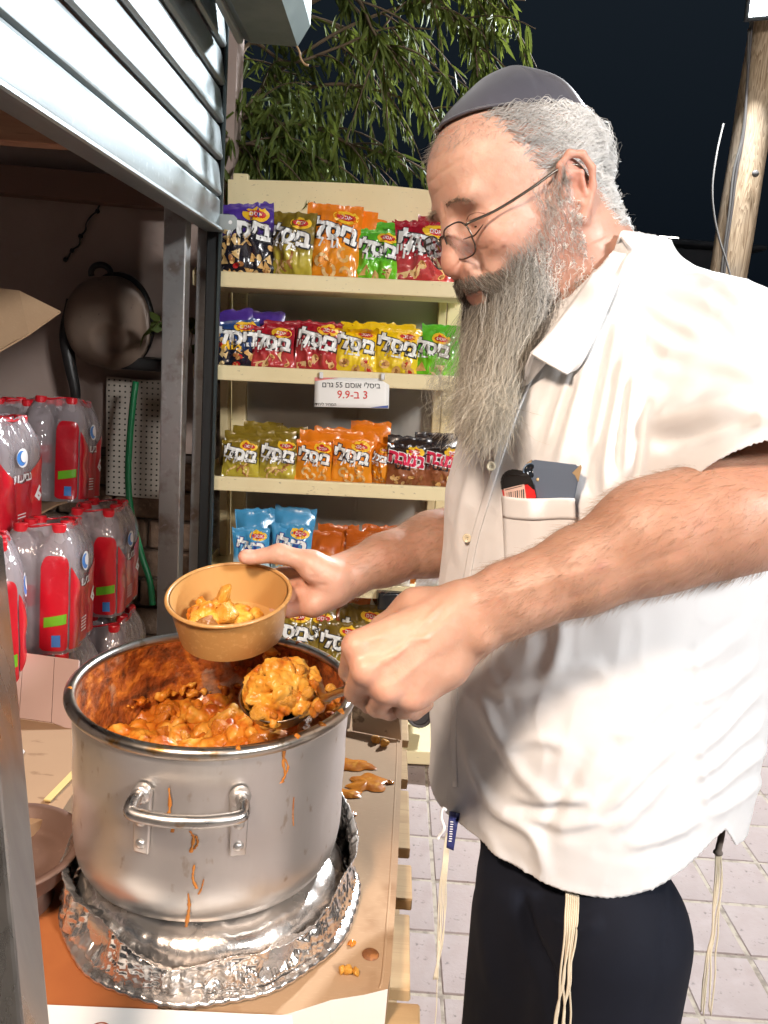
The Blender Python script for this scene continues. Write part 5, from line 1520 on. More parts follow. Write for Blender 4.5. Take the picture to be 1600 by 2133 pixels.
tag(mush("stew_lumps", stw, cs, rs, .0036, .0023, seed=4), kind='stuff')
for k in range(70):
    r = (PR - .024) * math.sqrt(rng.random()); a = rng.random() * 6.28; x, y = r * math.cos(a), r * math.sin(a); s_ = .007 + .009 * rng.random() ** 1.6
    chunk(stw, (PC[0] + x, PC[1] + y, float(stew_h(np.float64(x), np.float64(y))) + s_ * (.0 + .4 * rng.random())), s_)
# clumps clinging to the back and right of the inner wall
cs, rs = [], []
for k in range(420):
    a = rad(rng.uniform(-50, 150)); z = SL + .012 + (PZR - SL - .022) * rng.random() ** 1.7 * (1 if a < rad(85) else .7); s_ = .0022 + .0075 * rng.random() ** 2.4
    if vnoise(np.array([[math.cos(a) * 3, math.sin(a) * 3, z * 22]]), 1.0, 8)[0] < -.05: continue
    cs.append((PC[0] + (PR - .0055 - s_ * .75) * math.cos(a), PC[1] + (PR - .0055 - s_ * .75) * math.sin(a), z)); rs.append(s_ * .9)
tag(mush("wall_smears", stw, cs, rs, .004, .0022, seed=9), kind='stuff')
for k in range(26):
    a = rad(rng.uniform(-40, 130)); z = SL + .02 + (PZR - SL - .03) * rng.random() ** 1.6; s_ = .003 + .004 * rng.random()
    chunk(stw, (PC[0] + (PR - .012) * math.cos(a), PC[1] + (PR - .012) * math.sin(a), z), s_, 1)

# ================================================================== FOIL PAN
m_foil = mat("crumpled_foil", (.88, .82, .77), .22, .93, bump=[(40, .3, .004), (120, .35, .0015)], roughvar=(20, .16, .34))  # warm tint paints in the brownish surroundings that neutral foil would reflect
fp = thing("foil_pan", "crumpled silver foil pan upside down beneath the pot", "foil pan", (PC[0], PC[1], TZ))
FC = np.array([-.194, .958, 0])
nt_ = 720
tt = np.linspace(0, 2 * math.pi, nt_, endpoint=False)
def fz_top(t):  # ragged height of the upper edge (viewed front is t=-pi/2)
    fr = np.clip(.5 + .5 * np.cos(t + math.pi / 2 - .25), 0, 1) ** 1.6
    p = np.stack([np.cos(t) * 1.2, np.sin(t) * 1.2, t * 0], -1)
    return .822 - .066 * fr + .012 * vnoise(p, 1.6, 11) + .004 * vnoise(p, 4, 12)
levels = np.linspace(0, 1, 34)
X = []
for i, lv in enumerate(levels):
    zt = fz_top(tt); p3 = np.stack([np.cos(tt) * 3, np.sin(tt) * 3, np.full(nt_, lv * .5)], -1)
    crum = .0055 * vnoise(p3, 1.1, 21) * 4 * lv * (1 - lv) + .0035 * vnoise(p3 * np.array([1, 1, 2]), 3.2, 22) + .0050 * (1 - np.abs(vnoise(p3 * np.array([1, 1, .25]), 5.5, 23))) ** 3 * (lv > .05) + .0034 * (1 - np.abs(vnoise(p3 * np.array([1, 1, .5]), 12, 25))) ** 3 * (lv > .03) + .0016 * vnoise(p3 * np.array([1, 1, 4]), 8, 27)
    dent = -.030 * np.exp(-((((tt + math.pi) % (2 * math.pi) - math.pi) + 2.25) / .16) ** 2) * np.sin(math.pi * lv) - .016 * np.exp(-((((tt + math.pi) % (2 * math.pi) - math.pi) + .9) / .12) ** 2) * np.sin(math.pi * lv)
    r = .1925 - .006 * lv - .003 * lv ** 2 + crum * (1 - .6 * lv ** 3) + dent
    rx = r * np.where(np.cos(tt) < 0, 1.0, .985)
    flare = .008 * np.clip((lv - .86) / .14, 0, 1) * (1 + np.sin(tt * 7 + 1) * .6)
    z = TZ + .012 + (zt - TZ - .012) * lv ** .85 + .0012 * vnoise(p3, 4, 31) * lv
    rr2 = np.maximum(rx + flare, np.where(z > PZB + .012, PR + .004, 0))
    X.append(np.stack([FC[0] + rr2 * np.cos(tt), FC[1] + rr2 * np.sin(tt), z], -1))
X = np.array(X)
V = X.reshape(-1, 3); F = [(i * nt_ + j, i * nt_ + (j + 1) % nt_, (i + 1) * nt_ + (j + 1) % nt_, (i + 1) * nt_ + j) for i in range(33) for j in range(nt_)]
o = mk("foil_skirt", V, F, m_foil, fp); md = o.modifiers.new("t", 'SOLIDIFY'); md.thickness = .0006
# crimped rim
prof_r = [(.184, .012), (.190, .0095), (.197, .0080), (.2010, .0055), (.2005, .002), (.197, .0015)]
nr_ = 288; V = []
for r, z in prof_r:
    for j in range(nr_):
        t = 2 * math.pi * j / nr_; cr_ = (.0011 if (j // 2) % 2 else -.0009) * (r > .19)
        q = r + .0022 * math.sin(3 * t + 1) + .0015 * math.sin(11 * t)
        V.append((FC[0] + q * math.cos(t), FC[1] + q * math.sin(t), TZ + .002 + z + cr_ + .002 * math.sin(2 * t)))
F = [(i * nr_ + j, i * nr_ + (j + 1) % nr_, (i + 1) * nr_ + (j + 1) % nr_, (i + 1) * nr_ + j) for i in range(len(prof_r) - 1) for j in range(nr_)]
mk("crimped_rim", V, F, m_foil, fp)
# inner floor of the crushed pan that the pot rests on
V, F = lathe_geo([(.0, PZB - .003), (.12, PZB - .004), (.160, PZB - .008), (.170, PZB - .014), (.176, PZB - .022), (.180, PZB - .034), (.184, PZB - .048), (.188, TZ + .012)], 240)
th_ = np.arctan2(V[:, 1], V[:, 0]); _k = (V[:, 2] < PZB - .006); V[:, 2] += _k * (.004 * vnoise(V * np.array([1, 1, .3]), 30, 2) + .002 * vnoise(V, 90, 5)); V[:, :2] *= (1 + _k * (.02 * vnoise(V * np.array([1, 1, .3]), 26, 4) - .012))[:, None]; mk("pan_base", V + FC, F, m_foil, fp)

# ================================================================== SPILLS on the cardboard
def spill(label, px, py, rx, ry, seed, nm="food_spill"):
    c = PZ(px, py, TZ + .001)
    a = np.linspace(0, 2 * math.pi, 40, endpoint=False)
    ring = 1 + .35 * vnoise(np.stack([np.cos(a) * 1.4, np.sin(a) * 1.4, a * 0 + seed], -1), 1.6, seed)
    X = []
    for k, s_ in enumerate((1, .9, .7, .4, .12)):
        zz_ = TZ + .0012 + .004 * (1 - s_ ** 2) + .0015 * vnoise(np.stack([np.cos(a) * s_ * 3, np.sin(a) * s_ * 3, a * 0], -1), 1.8, seed + 3) * (k > 0)
        X.append(np.stack([c[0] + rx * s_ * ring * np.cos(a), c[1] + ry * s_ * ring * np.sin(a), zz_], -1))
    X = np.array(X); n_ = 40
    V = X.reshape(-1, 3); F = [(i * n_ + j, i * n_ + (j + 1) % n_, (i + 1) * n_ + (j + 1) % n_, (i + 1) * n_ + j) for i in range(4) for j in range(n_)] + [tuple(4 * n_ + j for j in range(n_))]
    return tag(mk(nm, V, F, m_sauce, base=c), label, "food spill", "stew spills on the cardboard")
spill("long orange smear nearest the pot on the shaded cardboard", 720, 1590, .048, .022, 3)
spill("broad orange puddle on the cardboard beside the pot", 765, 1632, .034, .028, 8)
spill("lower orange smear along the pot's right side", 712, 1652, .030, .016, 12)
spill("tiny orange spot below the broad puddle", 728, 1695, .010, .008, 15)
spill("small orange drop at the cardboard's right edge", 812, 1630, .007, .007, 17)
spill("orange crumb spot beside the foil rim", 733, 1965, .006, .006, 19)
def crumb(label, px, py, n, s_):
    c = PZ(px, py, TZ + .002); t = thing("potato_bit", label, "food crumb", c, "stew bits fallen on the cardboard")
    for k in range(n): chunk(t, c + np.array([rng.normal() * s_ * .8, rng.normal() * s_ * .8, s_ * .5]), s_ * (.7 + .5 * rng.random()), 0)
crumb("yellow potato bit near the cardboard's far corner", 792, 1550, 3, .009)
crumb("pale potato bit lying in front of the foil rim", 722, 2028, 3, .005)
c = PZ(772, 1988, TZ + .0006); V, F = lathe_geo([(0, .0035), (.006, .003), (.010, .0012), (.011, 0)], 20); tag(mk("brown_ring_stain", V + c, F, mat("burnt_spot", (.20, .07, .02), .6, var=[(90, (.4, .16, .05), .5, .6, .8)]), base=c), "dark brown dried sauce spot on the cardboard", "stain")

# ================================================================== KRAFT BOWL
m_kraft = mat("kraft_paper", (.47, .245, .08), .42, var=[(5, (.41, .205, .062), .4, .65, .6), (160, (.62, .37, .15), .55, .7, .5)], coat=.25, bump=[(150, .05, .0006)])
BC = P(477, 1233, 1.0)
bw = thing("paper_bowl", "round brown kraft paper bowl held over the pot", "bowl", BC)
Rb = rotx(rad(13)) @ roty(rad(-3.5))
BR, BB, BH = .0765, .066, .060
prof_b = [(0, -BH + .004), (BB - .003, -BH + .004), (BB - .002, -BH), (BB, -BH), (BR - .001, -.004)] 
V, F = lathe_geo(prof_b, 72); mk("outer_wall", V @ Rb.T + BC, F, m_kraft, bw, sharp=40)
V, F = lathe_geo([(BR - .003, -.002), (BB - .003, -BH + .007), (BB - .007, -BH + .0055), (0, -BH + .0055)], 72); mk("inner_wall", V @ Rb.T + BC, F, mat("kraft_inside", (.52, .29, .10), .40, var=[(5, (.46, .245, .08), .4, .65, .6)], coat=.2), bw, sharp=40)
V, F = lathe_geo([(BR + .0008 + .0027 * math.cos(q), -.002 + .0027 * math.sin(q)) for q in np.linspace(0, 2 * math.pi, 13)], 72); mk("rolled_rim", V @ Rb.T + BC, F, m_kraft, bw)
sv = thing("stew_serving", "potato stew serving inside the paper bowl", "stew", BC + Rb @ np.array([-.012, -.01, -BH + .006]))
cs, rs = [], []
for k in range(60):
    a = rng.random() * 6.28; r = .046 * math.sqrt(rng.random()); s_ = .008 + .008 * rng.random()
    p = np.array([-.016 + r * math.cos(a) * 1.1, -.006 + r * math.sin(a), -BH + .012 + .024 * (1 - r / .046) + rng.random() * .006])
    if np.hypot(p[0], p[1]) > BB - .006 - s_: p[:2] *= (BB - .008 - s_) / np.hypot(p[0], p[1])
    if k < 14: chunk(sv, Rb @ p + BC, s_, int(rng.choice(3, p=(.72, .18, .10))))
    else: cs.append(Rb @ p + BC); rs.append(s_ * .85)
tag(mush('serving_mush', sv, cs, rs, .0028, .0016, YEL, seed=14), kind='stuff')
p = Rb @ np.array([-.012, .012, -BH + .046]) + BC
o = chunk(sv, p, .013, 0); o.scale = (.009, .009, .021); o.rotation_euler = (.2, .3, .4)

# ================================================================== LADLE
m_lad = mat("dark_ladle_steel", (.30, .24, .19), .3, 1.0, var=[(30, (.40, .18, .04), .5, .62, .8)])
LC = P(584, 1444, .935)
ld = thing("ladle", "steel ladle heaped with stew resting at the pot's right side", "ladle", LC)
Rl = rotz(rad(10)) @ rotx(rad(16)) @ roty(rad(-10))
V, F = lathe_geo([(0, -.036), (.018, -.034), (.033, -.026), (.043, -.014), (.048, 0), (.0495, .001), (.0485, .002), (.046, 0), (.040, -.014), (.03, -.024), (.015, -.031), (0, -.033)], 48)
mk("scoop", V @ Rl.T + LC, F, m_lad, ld)
LH0 = LC + Rl @ np.array([.046, .006, .0]); HANDG = P(742, 1428, .80)
hp = spline([LH0, P(676, 1452, .880), P(705, 1443, .842), P(738, 1431, .805), P(790, 1400, .790), P(840, 1372, .786)], 30)
T, N_, B_ = frames(hp)
V, F = tube_geo(hp, np.linspace(.0055, .0045, 30), 8); mk("handle", V, F, m_lad, ld)
lf = thing("ladle_heap", "heaped potato stew on the ladle", "stew", LC)
cs, rs = [], []
for k in range(90):
    a = rng.random() * 6.28; r = .046 * math.sqrt(rng.random()); s_ = .007 + .008 * rng.random()
    p = np.array([r * math.cos(a), r * math.sin(a), -.006 + .040 * max(0, 1 - (r / .05) ** 1.5) * rng.random() ** .5 + .002])
    if k < 12: chunk(lf, Rl @ p + LC, s_, int(rng.choice(3, p=(.62, .36, .02))))
    else: cs.append(Rl @ p + LC); rs.append(s_ * .85)
tag(mush('heap_mush', lf, cs, rs, .0030, .0017, YEL, seed=18), kind='stuff')
o = chunk(lf, LC + Rl @ np.array([.012, -.028, .012]), .015, 0); o.scale = (.020, .011, .012); o.rotation_euler = (0.2, .1, .3)
for k in range(60):   # stew between ladle and rim
    t = rng.random(); p = LC * (1 - t) + P(690, 1440, .90) * t + np.array([rng.normal() * .010, rng.normal() * .012, -.008 + rng.normal() * .006])
    if k < 22: chunk(lf, p, .004 + .004 * rng.random(), int(rng.choice(3, p=(.4, .5, .1))))
# sauce lumps on the rim at the right and the left
for a_deg in (12, 18, -8, -20, -33, -48, 150, 96, 104, 60, 66, 72, 40, -72, 196):
    a = rad(a_deg + rng.normal() * 2); chunk(stw, (PC[0] + (PR + .003) * math.cos(a), PC[1] + (PR + .003) * math.sin(a), PZR + .001), .003 + .002 * rng.random(), 1)
# ================================================================== PERSON
HO = P(1101, 422, .925)
def head_frame(al, be, ga):
    f0 = np.array([-math.cos(al), -math.sin(al), 0]); l0 = np.array([math.sin(al), -math.cos(al), 0]); u0 = np.array([0, 0, 1.0])
    f1 = math.cos(be) * f0 - math.sin(be) * u0; u1 = math.cos(be) * u0 + math.sin(be) * f0
    return f1, math.cos(ga) * l0 + math.sin(ga) * u1, math.cos(ga) * u1 - math.sin(ga) * l0
hF, hL, hU = head_frame(rad(23), rad(27), rad(7))
HM = np.stack([hF, hL, hU], 1)
def HWd(v): return np.asarray(v, float) @ HM.T + HO
def HLc(w): return (np.asarray(w, float) - HO) @ HM
def HP(px, py, ly):
    v = dirr(px, py); t = ((HO + ly * hL - cC) @ hL) / (v @ hL); return HLc(cC + v * t)

# ------------------------------------------------------------------ head and neck
s = SDF((-.165, -.115, -.25), (.15, .115, .15), .0017)
s.ell((-.004, 0, .045), (.095, .076, .086), .01)
s.ell((.045, 0, .054), (.058, .060, .050), .035)
s.ell((.045, 0, -.02), (.060, .060, .070), .035)
s.ell((.042, 0, -.070), (.056, .052, .040), .03)
for q in (-1, 1):
    s.ell((.086, q * .027, .031), (.017, .024, .010), .014)
    s.ell((.072, q * .046, -.020), (.026, .021, .020), .022)
    s.ell((-.01, q * .058, -.03), (.04, .018, .035), .03)
s.ell((.088, 0, -.100), (.022, .024, .018), .025)
s.ell((.084, 0, -.058), (.027, .036, .030), .022)
s.cone((.098, 0, .024), (.114, 0, -.020), .0100, .0130, .014)
s.ell((.1170, 0, -.0300), (.0155, .0155, .0155), .009)
for q in (-1, 1):
    s.ell((.1025, q * .0200, -.0385), (.0155, .0095, .0125), .006)
    s.ell((.098, q * .012, -.010), (.018, .010, .022), .012)
    s.ell((.109, q * .0095, -.0500), (.0065, .0042, .0050), .003, op='s')
    s.ell((.106, q * .034, .004), (.018, .018, .0125), .012, op='s')
    s.ell((.0805, q * .0325, .0020), (.0125, .0125, .0125), .003)
    s.ell((.0830, q * .0325, .0045), (.0130, .0160, .0100), .004, R=roty(rad(-18)))
    s.ell((.0835, q * .034, -.0130), (.0120, .0175, .0070), .007)
s.cone((.106, -.010, -.0500), (.106, .010, -.0500), .0085, .0085, .012)
s.ell((.1045, 0, -.0600), (.0095, .0215, .0055), .006)
s.ell((.1025, 0, -.0725), (.0095, .0195, .0062), .006)
s.ell((.1090, 0, -.0660), (.012, .0235, .0015), .003, op='s')
for q in (-1, 1):
    s.ell((-.006, q * .0735, -.012), (.022, .007, .032), .010)
    s.ell((-.012, q * .0835, -.003), (.0165, .0045, .026), .006, R=rotz(q * rad(18)))
    hx_ = [(.007, .079, .004), (.003, .085, .019), (-.009, .0905, .0265), (-.022, .0930, .0205), (-.0285, .0925, .004), (-.0245, .0895, -.014), (-.014, .0850, -.030), (-.006, .0815, -.040)]
    s.chain([(a, q * b, c) for a, b, c in hx_], [.0035, .0038, .0042, .0042, .0040, .0040, .0050, .0066], .003)
    s.ell((-.003, q * .089, -.009), (.0095, .0065, .0125), .004, op='s')
    s.chain([(a, q * b, c) for a, b, c in ((-.004, .0865, .012), (-.016, .0895, .004), (-.014, .0875, -.018))], [.0025, .003, .0025], .003)
    s.ell((.0065, q * .0815, -.009), (.0045, .0035, .0065), .004)
nb = HLc(P(1262, 650, .955)); nm_ = HLc(P(1215, 560, .94))
s.cone((-.035, 0, -.03), nm_, .062, .060, .03); s.cone(nm_, nb, .060, .068, .03)
s.cone((.02, 0, -.10), nb + np.array([.045, 0, 0]), .03, .045, .03)
V, F = s.mesh(); V = relax(V, F, 1, .4)
# creases
def crease(V, Nn, pts, wdt, amp):
    pts = np.asarray(pts, float); d = np.full(len(V), 9.0); tt = np.zeros(len(V)); L = len(pts) - 1
    for i in range(L):
        a, b = pts[i], pts[i + 1]; ab = b - a; t = np.clip(((V - a) @ ab) / (ab @ ab), 0, 1); dd = np.linalg.norm(V - a - t[:, None] * ab, axis=1)
        m = dd < d; d[m] = dd[m]; tt[m] = (i + t[m]) / L
    return V + Nn * (amp * np.exp(-(d / wdt) ** 2) * np.clip(np.minimum(tt, 1 - tt) * 6, 0, 1))[:, None]
Nn = mesh_normals(V, F)
HEADBVH = BVHTree.FromPolygons(V.tolist(), F.tolist())
def hsnap(p, c=(-.0, 0, .02)):
    c = Vector(c); d = (Vector(p) - c); h = HEADBVH.ray_cast(c + d.normalized() * .25, -d.normalized()); return np.array(h[0]) if h[0] else np.array(p)
for pts, w_, a_ in (([(.10, -.03, .066), (.106, 0, .064), (.099, .03, .066), (.088, .048, .068)], .0028, -.0011), ([(.09, -.02, .084), (.098, .01, .083), (.086, .04, .085)], .0028, -.0008), ([(.108, -.02, .050), (.110, .0, .050), (.104, .024, .052)], .0025, -.0009),
                   ([(.108, .008, .040), (.107, .007, .030), (.105, .006, .022)], .0024, -.0012), ([(.100, .022, -.034), (.099, .030, -.046), (.092, .037, -.060), (.086, .040, -.070)], .0036, -.0022),
                   ([(.105, .024, -.022), (.096, .0285, -.030), (.093, .0275, -.042), (.098, .022, -.050)], .0026, -.0022), ([(.080, .052, -.004), (.072, .060, -.010), (.064, .065, -.014)], .0022, -.0008), ([(.080, .052, .003), (.070, .062, .003), (.062, .066, .004)], .0022, -.0008), ([(.095, .024, -.020), (.088, .040, -.024), (.080, .050, -.018)], .0026, -.0010)):
    V = crease(V, Nn, [hsnap(p) for p in pts], w_, a_)
V = V + Nn * (.00022 * vnoise(V, 160, 4))[:, None]
headV, headF = V, F
def blobw(V, c, r): return np.exp(-(np.linalg.norm((V - np.asarray(c)) / np.asarray(r), axis=1)) ** 2)
SK = np.array([.575, .345, .265]); 
hc = np.tile(SK, (len(V), 1))
def tint(c, r, col, f):
    global hc
    w_ = (blobw(headV, c, r) * f)[:, None]; hc = hc * (1 - w_) + np.array(col) * w_
tint((.125, 0, -.03), (.022, .024, .024), (.58, .26, .19), .85); tint((.08, .055, -.025), (.03, .025, .022), (.60, .30, .22), .6); tint((.08, -.055, -.025), (.03, .025, .022), (.60, .30, .22), .6)
tint((.02, .07, -.05), (.035, .03, .04), (.52, .28, .235), .8); tint((-.01, .088, 0), (.028, .014, .034), (.60, .26, .20), .7); tint((.095, .034, -.008), (.012, .024, .012), (.48, .24, .19), .55)
tint((.104, 0, -.066), (.012, .022, .0085), (.42, .15, .13), .95); tint((.0, 0, -.15), (.08, .08, .06), (.50, .27, .19), .5); tint((-.05, .06, -.11), (.05, .04, .05), (.52, .27, .2), .6)
tint((.095, .005, .07), (.03, .05, .03), (.66, .42, .30), .5); tint(hsnap((.079, .056, -.030)), (.003, .003, .003), (.25, .10, .07), .85)
head_world = HWd(headV)

# ------------------------------------------------------------------ arms and hands
def px3(L): return [P(*q) for q in L]
def arm_mesh(chain, rs, extra, res, pad=.03):
    allp = np.array(chain + [e_ for ex in extra for e_ in ex[0]])
    s = SDF(allp.min(0) - .085, allp.max(0) + .085, res)
    s.chain(chain, rs, .02)
    for pts, r_, k in extra: s.chain(pts, r_, k)
    return s
# near (left) arm, ladle hand
La = px3([(1510, 770, .86), (1565, 900, .80), (1640, 1062, .745), (1500, 1078, .742), (1360, 1128, .745), (1210, 1188, .752), (1100, 1234, .758), (985, 1284, .765)])
Lr = [.060, .055, .0515, .0505, .0465, .0390, .0325, .0292]
wr = P(985, 1284, .765)
ex = []
mcp = [(744, 1346, .737), (764, 1396, .729), (806, 1434, .733), (856, 1450, .744)]
cpb = [(950, 1262, .762), (955, 1280, .756), (958, 1300, .758), (962, 1318, .764)]
fing = [[(730, 1398, .776), (752, 1432, .802), (790, 1424, .800)], [(742, 1440, .766), (770, 1464, .790), (812, 1452, .795)], [(786, 1470, .766), (812, 1480, .788), (850, 1464, .790)], [(842, 1476, .770), (862, 1482, .787), (888, 1466, .788)]]
fr_ = [(.0135, .0118, .0100, .0090), (.0138, .0120, .0102, .0092), (.0130, .0112, .0098, .0088), (.0118, .0100, .0088, .0080)]
for k in range(4):
    m = P(*mcp[k]); ex.append(([P(*cpb[k]), m], [.0165, .0150], .013))
    ex.append(([m] + px3(fing[k]), list(fr_[k]), .0025))
for k in range(3):
    a_, b_ = P(*cpb[k]), P(*cpb[k + 1]); c_, d_ = P(*mcp[k]), P(*mcp[k + 1])
    ex.append(([(a_ + b_) / 2, ((a_ + b_) / 2) * .25 + ((c_ + d_) / 2) * .75], [.016, .011], .012))
ex.append((px3([(958, 1262, .772), (870, 1272, .782), (800, 1312, .790)]), [.022, .020, .015], .016))           # thumb metacarpal and web
ex.append((px3([(800, 1312, .790), (752, 1372, .802), (742, 1416, .812)]), [.014, .0115, .0095], .006))
ex.append((px3([(950, 1300, .776), (860, 1360, .782), (830, 1420, .778)]), [.020, .022, .016], .014))           # palm pad
ex.append((px3([(985, 1332, .768), (930, 1385, .762), (878, 1436, .756)]), [.019, .0205, .016], .012))
ex.append((px3([(1040, 1236, .764), (985, 1262, .766)]), [.026, .022], .015)); ex.append((px3([(1040, 1280, .764), (985, 1308, .768)]), [.026, .022], .015))
s = arm_mesh(La, Lr, ex, .0021)
for k in range(4):   # knuckle knobs
    s.ell(P(*mcp[k]) + np.array([0, -.0045, .002]), (.0105, .0105, .0105), .006)
s.ell(P(1005, 1330, .745), (.011, .010, .011), .012)   # ulna head
s.ell(P(1420, 1090, .745), (.075, .043, .042), .03)
Vl, Fl = s.mesh(); Vl = relax(Vl, Fl, 1, .4)
Nl = mesh_normals(Vl, Fl)
for k in range(4):   # tendons
    m = P(*mcp[k]) + np.array([0, -.014, .006]); c_ = P(*cpb[k]) + np.array([0, -.014, .004])
    Vl = crease(Vl, Nl, [m, (m + c_) / 2, c_], .0040, .0018)
for pts, w_, a_ in (([(930, 1250, .742), (880, 1300, .728), (840, 1350, .720), (800, 1385, .716)], .0030, .0018), ([(900, 1330, .728), (850, 1330, .722), (790, 1330, .722)], .0030, .0016), ([(960, 1338, .745), (985, 1360, .755), (1000, 1375, .765)], .0032, -.0032), ([(1300, 1170, .70), (1200, 1195, .71), (1080, 1230, .722), (1000, 1262, .738)], .0045, .0014), ([(1450, 1130, .69), (1300, 1200, .70), (1150, 1270, .72)], .006, -.0016)):
    Vl = crease(Vl, Nl, px3(pts), w_, a_)
Vl = Vl + Nl * (.0006 * vnoise(Vl, 45, 4) + .00015 * vnoise(Vl, 200, 5))[:, None]
# far (right) arm, bowl hand
Ra = px3([(1165, 730, 1.10), (1150, 900, 1.17), (1085, 1090, 1.215), (1000, 1104, 1.17), (900, 1134, 1.13), (800, 1166, 1.09), (712, 1202, 1.06)])
Rr_ = [.060, .055, .048, .0470, .0440, .0335, .0255]
ex = []
mcp2 = [(648, 1196, 1.080), (640, 1216, 1.070), (640, 1240, 1.057), (648, 1262, 1.045)]
cp2 = [(705, 1190, 1.065), (700, 1202, 1.062), (698, 1216, 1.058), (696, 1230, 1.054)]
fg2 = [[(592, 1196, 1.100), (545, 1200, 1.112), (512, 1200, 1.112)], [(586, 1222, 1.090), (542, 1226, 1.106), (508, 1222, 1.110)], [(592, 1247, 1.066), (556, 1252, 1.086), (528, 1246, 1.100)], [(602, 1272, 1.050), (574, 1277, 1.066), (550, 1272, 1.080)]]
for k in range(4):
    m = P(*mcp2[k]); ex.append(([P(*cp2[k]), m], [.0165, .0145], .012)); ex.append(([m] + px3(fg2[k]), [.0125, .0108, .0095, .0085] if k < 3 else [.0115, .0095, .0085, .0075], .0035))
ex.append((px3([(698, 1196, 1.050), (650, 1172, 1.036), (582, 1153, 1.036), (526, 1161, 1.042)]), [.019, .0148, .0118, .0098], .010))
ex.append((px3([(690, 1205, 1.042), (655, 1188, 1.036)]), [.021, .018], .012)); ex.append((px3([(694, 1236, 1.046), (660, 1258, 1.040)]), [.019, .015], .012))
ex.append((px3([(735, 1180, 1.072), (700, 1190, 1.066)]), [.021, .018], .014)); ex.append((px3([(735, 1210, 1.068), (698, 1226, 1.058)]), [.021, .019], .014))
s = arm_mesh(Ra, Rr_, ex, .0023)
s.ell(P(512, 1160, 1.036), (.010, .011, .010), .006)
Vr, Fr = s.mesh(); Vr = relax(Vr, Fr, 1, .4); Nr = mesh_normals(Vr, Fr)
for pts, w_, a_ in (([(640, 1205, 1.02), (668, 1200, 1.015), (688, 1185, 1.02)], .0026, -.0016), ([(630, 1225, 1.03), (660, 1222, 1.022), (690, 1215, 1.025)], .0026, -.0014), ([(640, 1180, 1.02), (655, 1195, 1.015), (672, 1212, 1.015)], .0022, -.0010), ([(712, 1175, 1.045), (706, 1205, 1.03), (700, 1235, 1.035)], .0026, -.0013), ([(588, 1140, 1.03), (590, 1155, 1.02), (586, 1168, 1.025)], .002, -.0008)):
    Vr = crease(Vr, Nr, px3(pts), w_, a_)
Vr = Vr + Nr * (.0005 * vnoise(Vr, 50, 14) + .00015 * vnoise(Vr, 200, 5))[:, None]
# torso core that carries arms and head (hidden under the clothes)
GA = rad(33)
gF = np.array([-math.cos(GA), -math.sin(GA), 0]); gS = np.array([math.sin(GA), -math.cos(GA), 0])
TOR = np.array([(.60, .275, 1.00, .195, .170), (.80, .297, .995, .203, .186), (.92, .299, .990, .206, .195), (1.03, .297, .985, .205, .201), (1.15, .288, .985, .203, .195), (1.28, .276, .980, .205, .182), (1.38, .275, .975, .195, .160), (1.46, .278, .972, .162, .132), (1.52, .270, .970, .105, .100), (1.55, .262, .968, .072, .082), (1.58, .256, .966, .052, .066), (1.62, .254, .965, .035, .05)])
def torso_fn(grow):
    def fn(X, Y, Z):
        z = Z.ravel(); cx, cy, a, b = [np.interp(z, TOR[:, 0], TOR[:, i])[None, None, :].astype(np.float32) for i in (1, 2, 3, 4)]
        a = a + grow; b = b + grow
        dx, dy = X - cx, Y - cy
        u = dx * gS[0] + dy * gS[1]; v = dx * gF[0] + dy * gF[1]
        k0 = (np.abs(u / a) ** 2.4 + np.abs(v / b) ** 2.4) ** (1 / 2.4) + 1e-6
        return (k0 - 1) * np.minimum(a, b) * .9
    return fn
s = SDF((0, .7, .93), (.55, 1.3, 1.6), .010)
s.apply((0, .7, .93), (.55, 1.3, 1.6), torso_fn(-.03), .02)
s.cone(P(1510, 780, .87), P(1300, 720, .98), .055, .06, .03); s.cone(P(1165, 730, 1.10), P(1280, 700, 1.0), .06, .07, .03)
Vt, Ft = s.mesh()
# join into one body
bV = np.concatenate([head_world, Vl, Vr, Vt]); o1, o2, o3 = len(head_world), len(head_world) + len(Vl), len(head_world) + len(Vl) + len(Vr)
bF = np.concatenate([headF, Fl + o1, Fr + o2, Ft + o3])
m_skin = mat("skin", (.6, .36, .26), .48, attr="Col", var=[(90, (.50, .24, .17), .52, .72, .38), (28, (.66, .42, .32), .5, .7, .35), (16, (.52, .25, .18), .52, .70, .40)], sss=.30, sssr=(1.0, .4, .22), spec=.45, bump=[(420, .22, .0008), (130, .22, .0014), (38, .18, .003)], roughvar=(40, .40, .58))
person = mk_fast("person", bV, bF, m_skin, base=(.27, .98, 0))
tag(person, "bearded man in white shirt and dark skullcap serving stew with a ladle", "person")
def armcol(V, knob):
    c = np.tile(np.array([.405, .232, .160]), (len(V), 1)); n_ = vnoise(V, 14, 3)[:, None]; c = c * (1 + .07 * n_)
    for q, r, col, f in knob:
        w_ = (np.exp(-(np.linalg.norm(V - q, axis=1) / r) ** 2) * f)[:, None]; c = c * (1 - w_) + np.array(col) * w_
    return c
kl = [(P(*m), .020, (.60, .27, .19), .65) for m in mcp] + [(P(850, 1340, .72), .06, (.62, .345, .24), .6), (P(1252, 1180, .705), .006, (.30, .12, .09), .7), (P(1480, 1060, .70), .10, (.56, .28, .18), .5), (P(1030, 1040, .70), .004, (.3, .12, .1), .5)]
kr = [(P(650, 1200, 1.04), .05, (.64, .36, .27), .8), (P(520, 1160, 1.03), .025, (.64, .32, .24), .8), (P(610, 1262, 1.05), .03, (.64, .35, .27), .7)]
set_col(person, np.concatenate([hc, armcol(Vl, kl), armcol(Vr, kr), np.tile(SK, (len(Vt), 1))]))

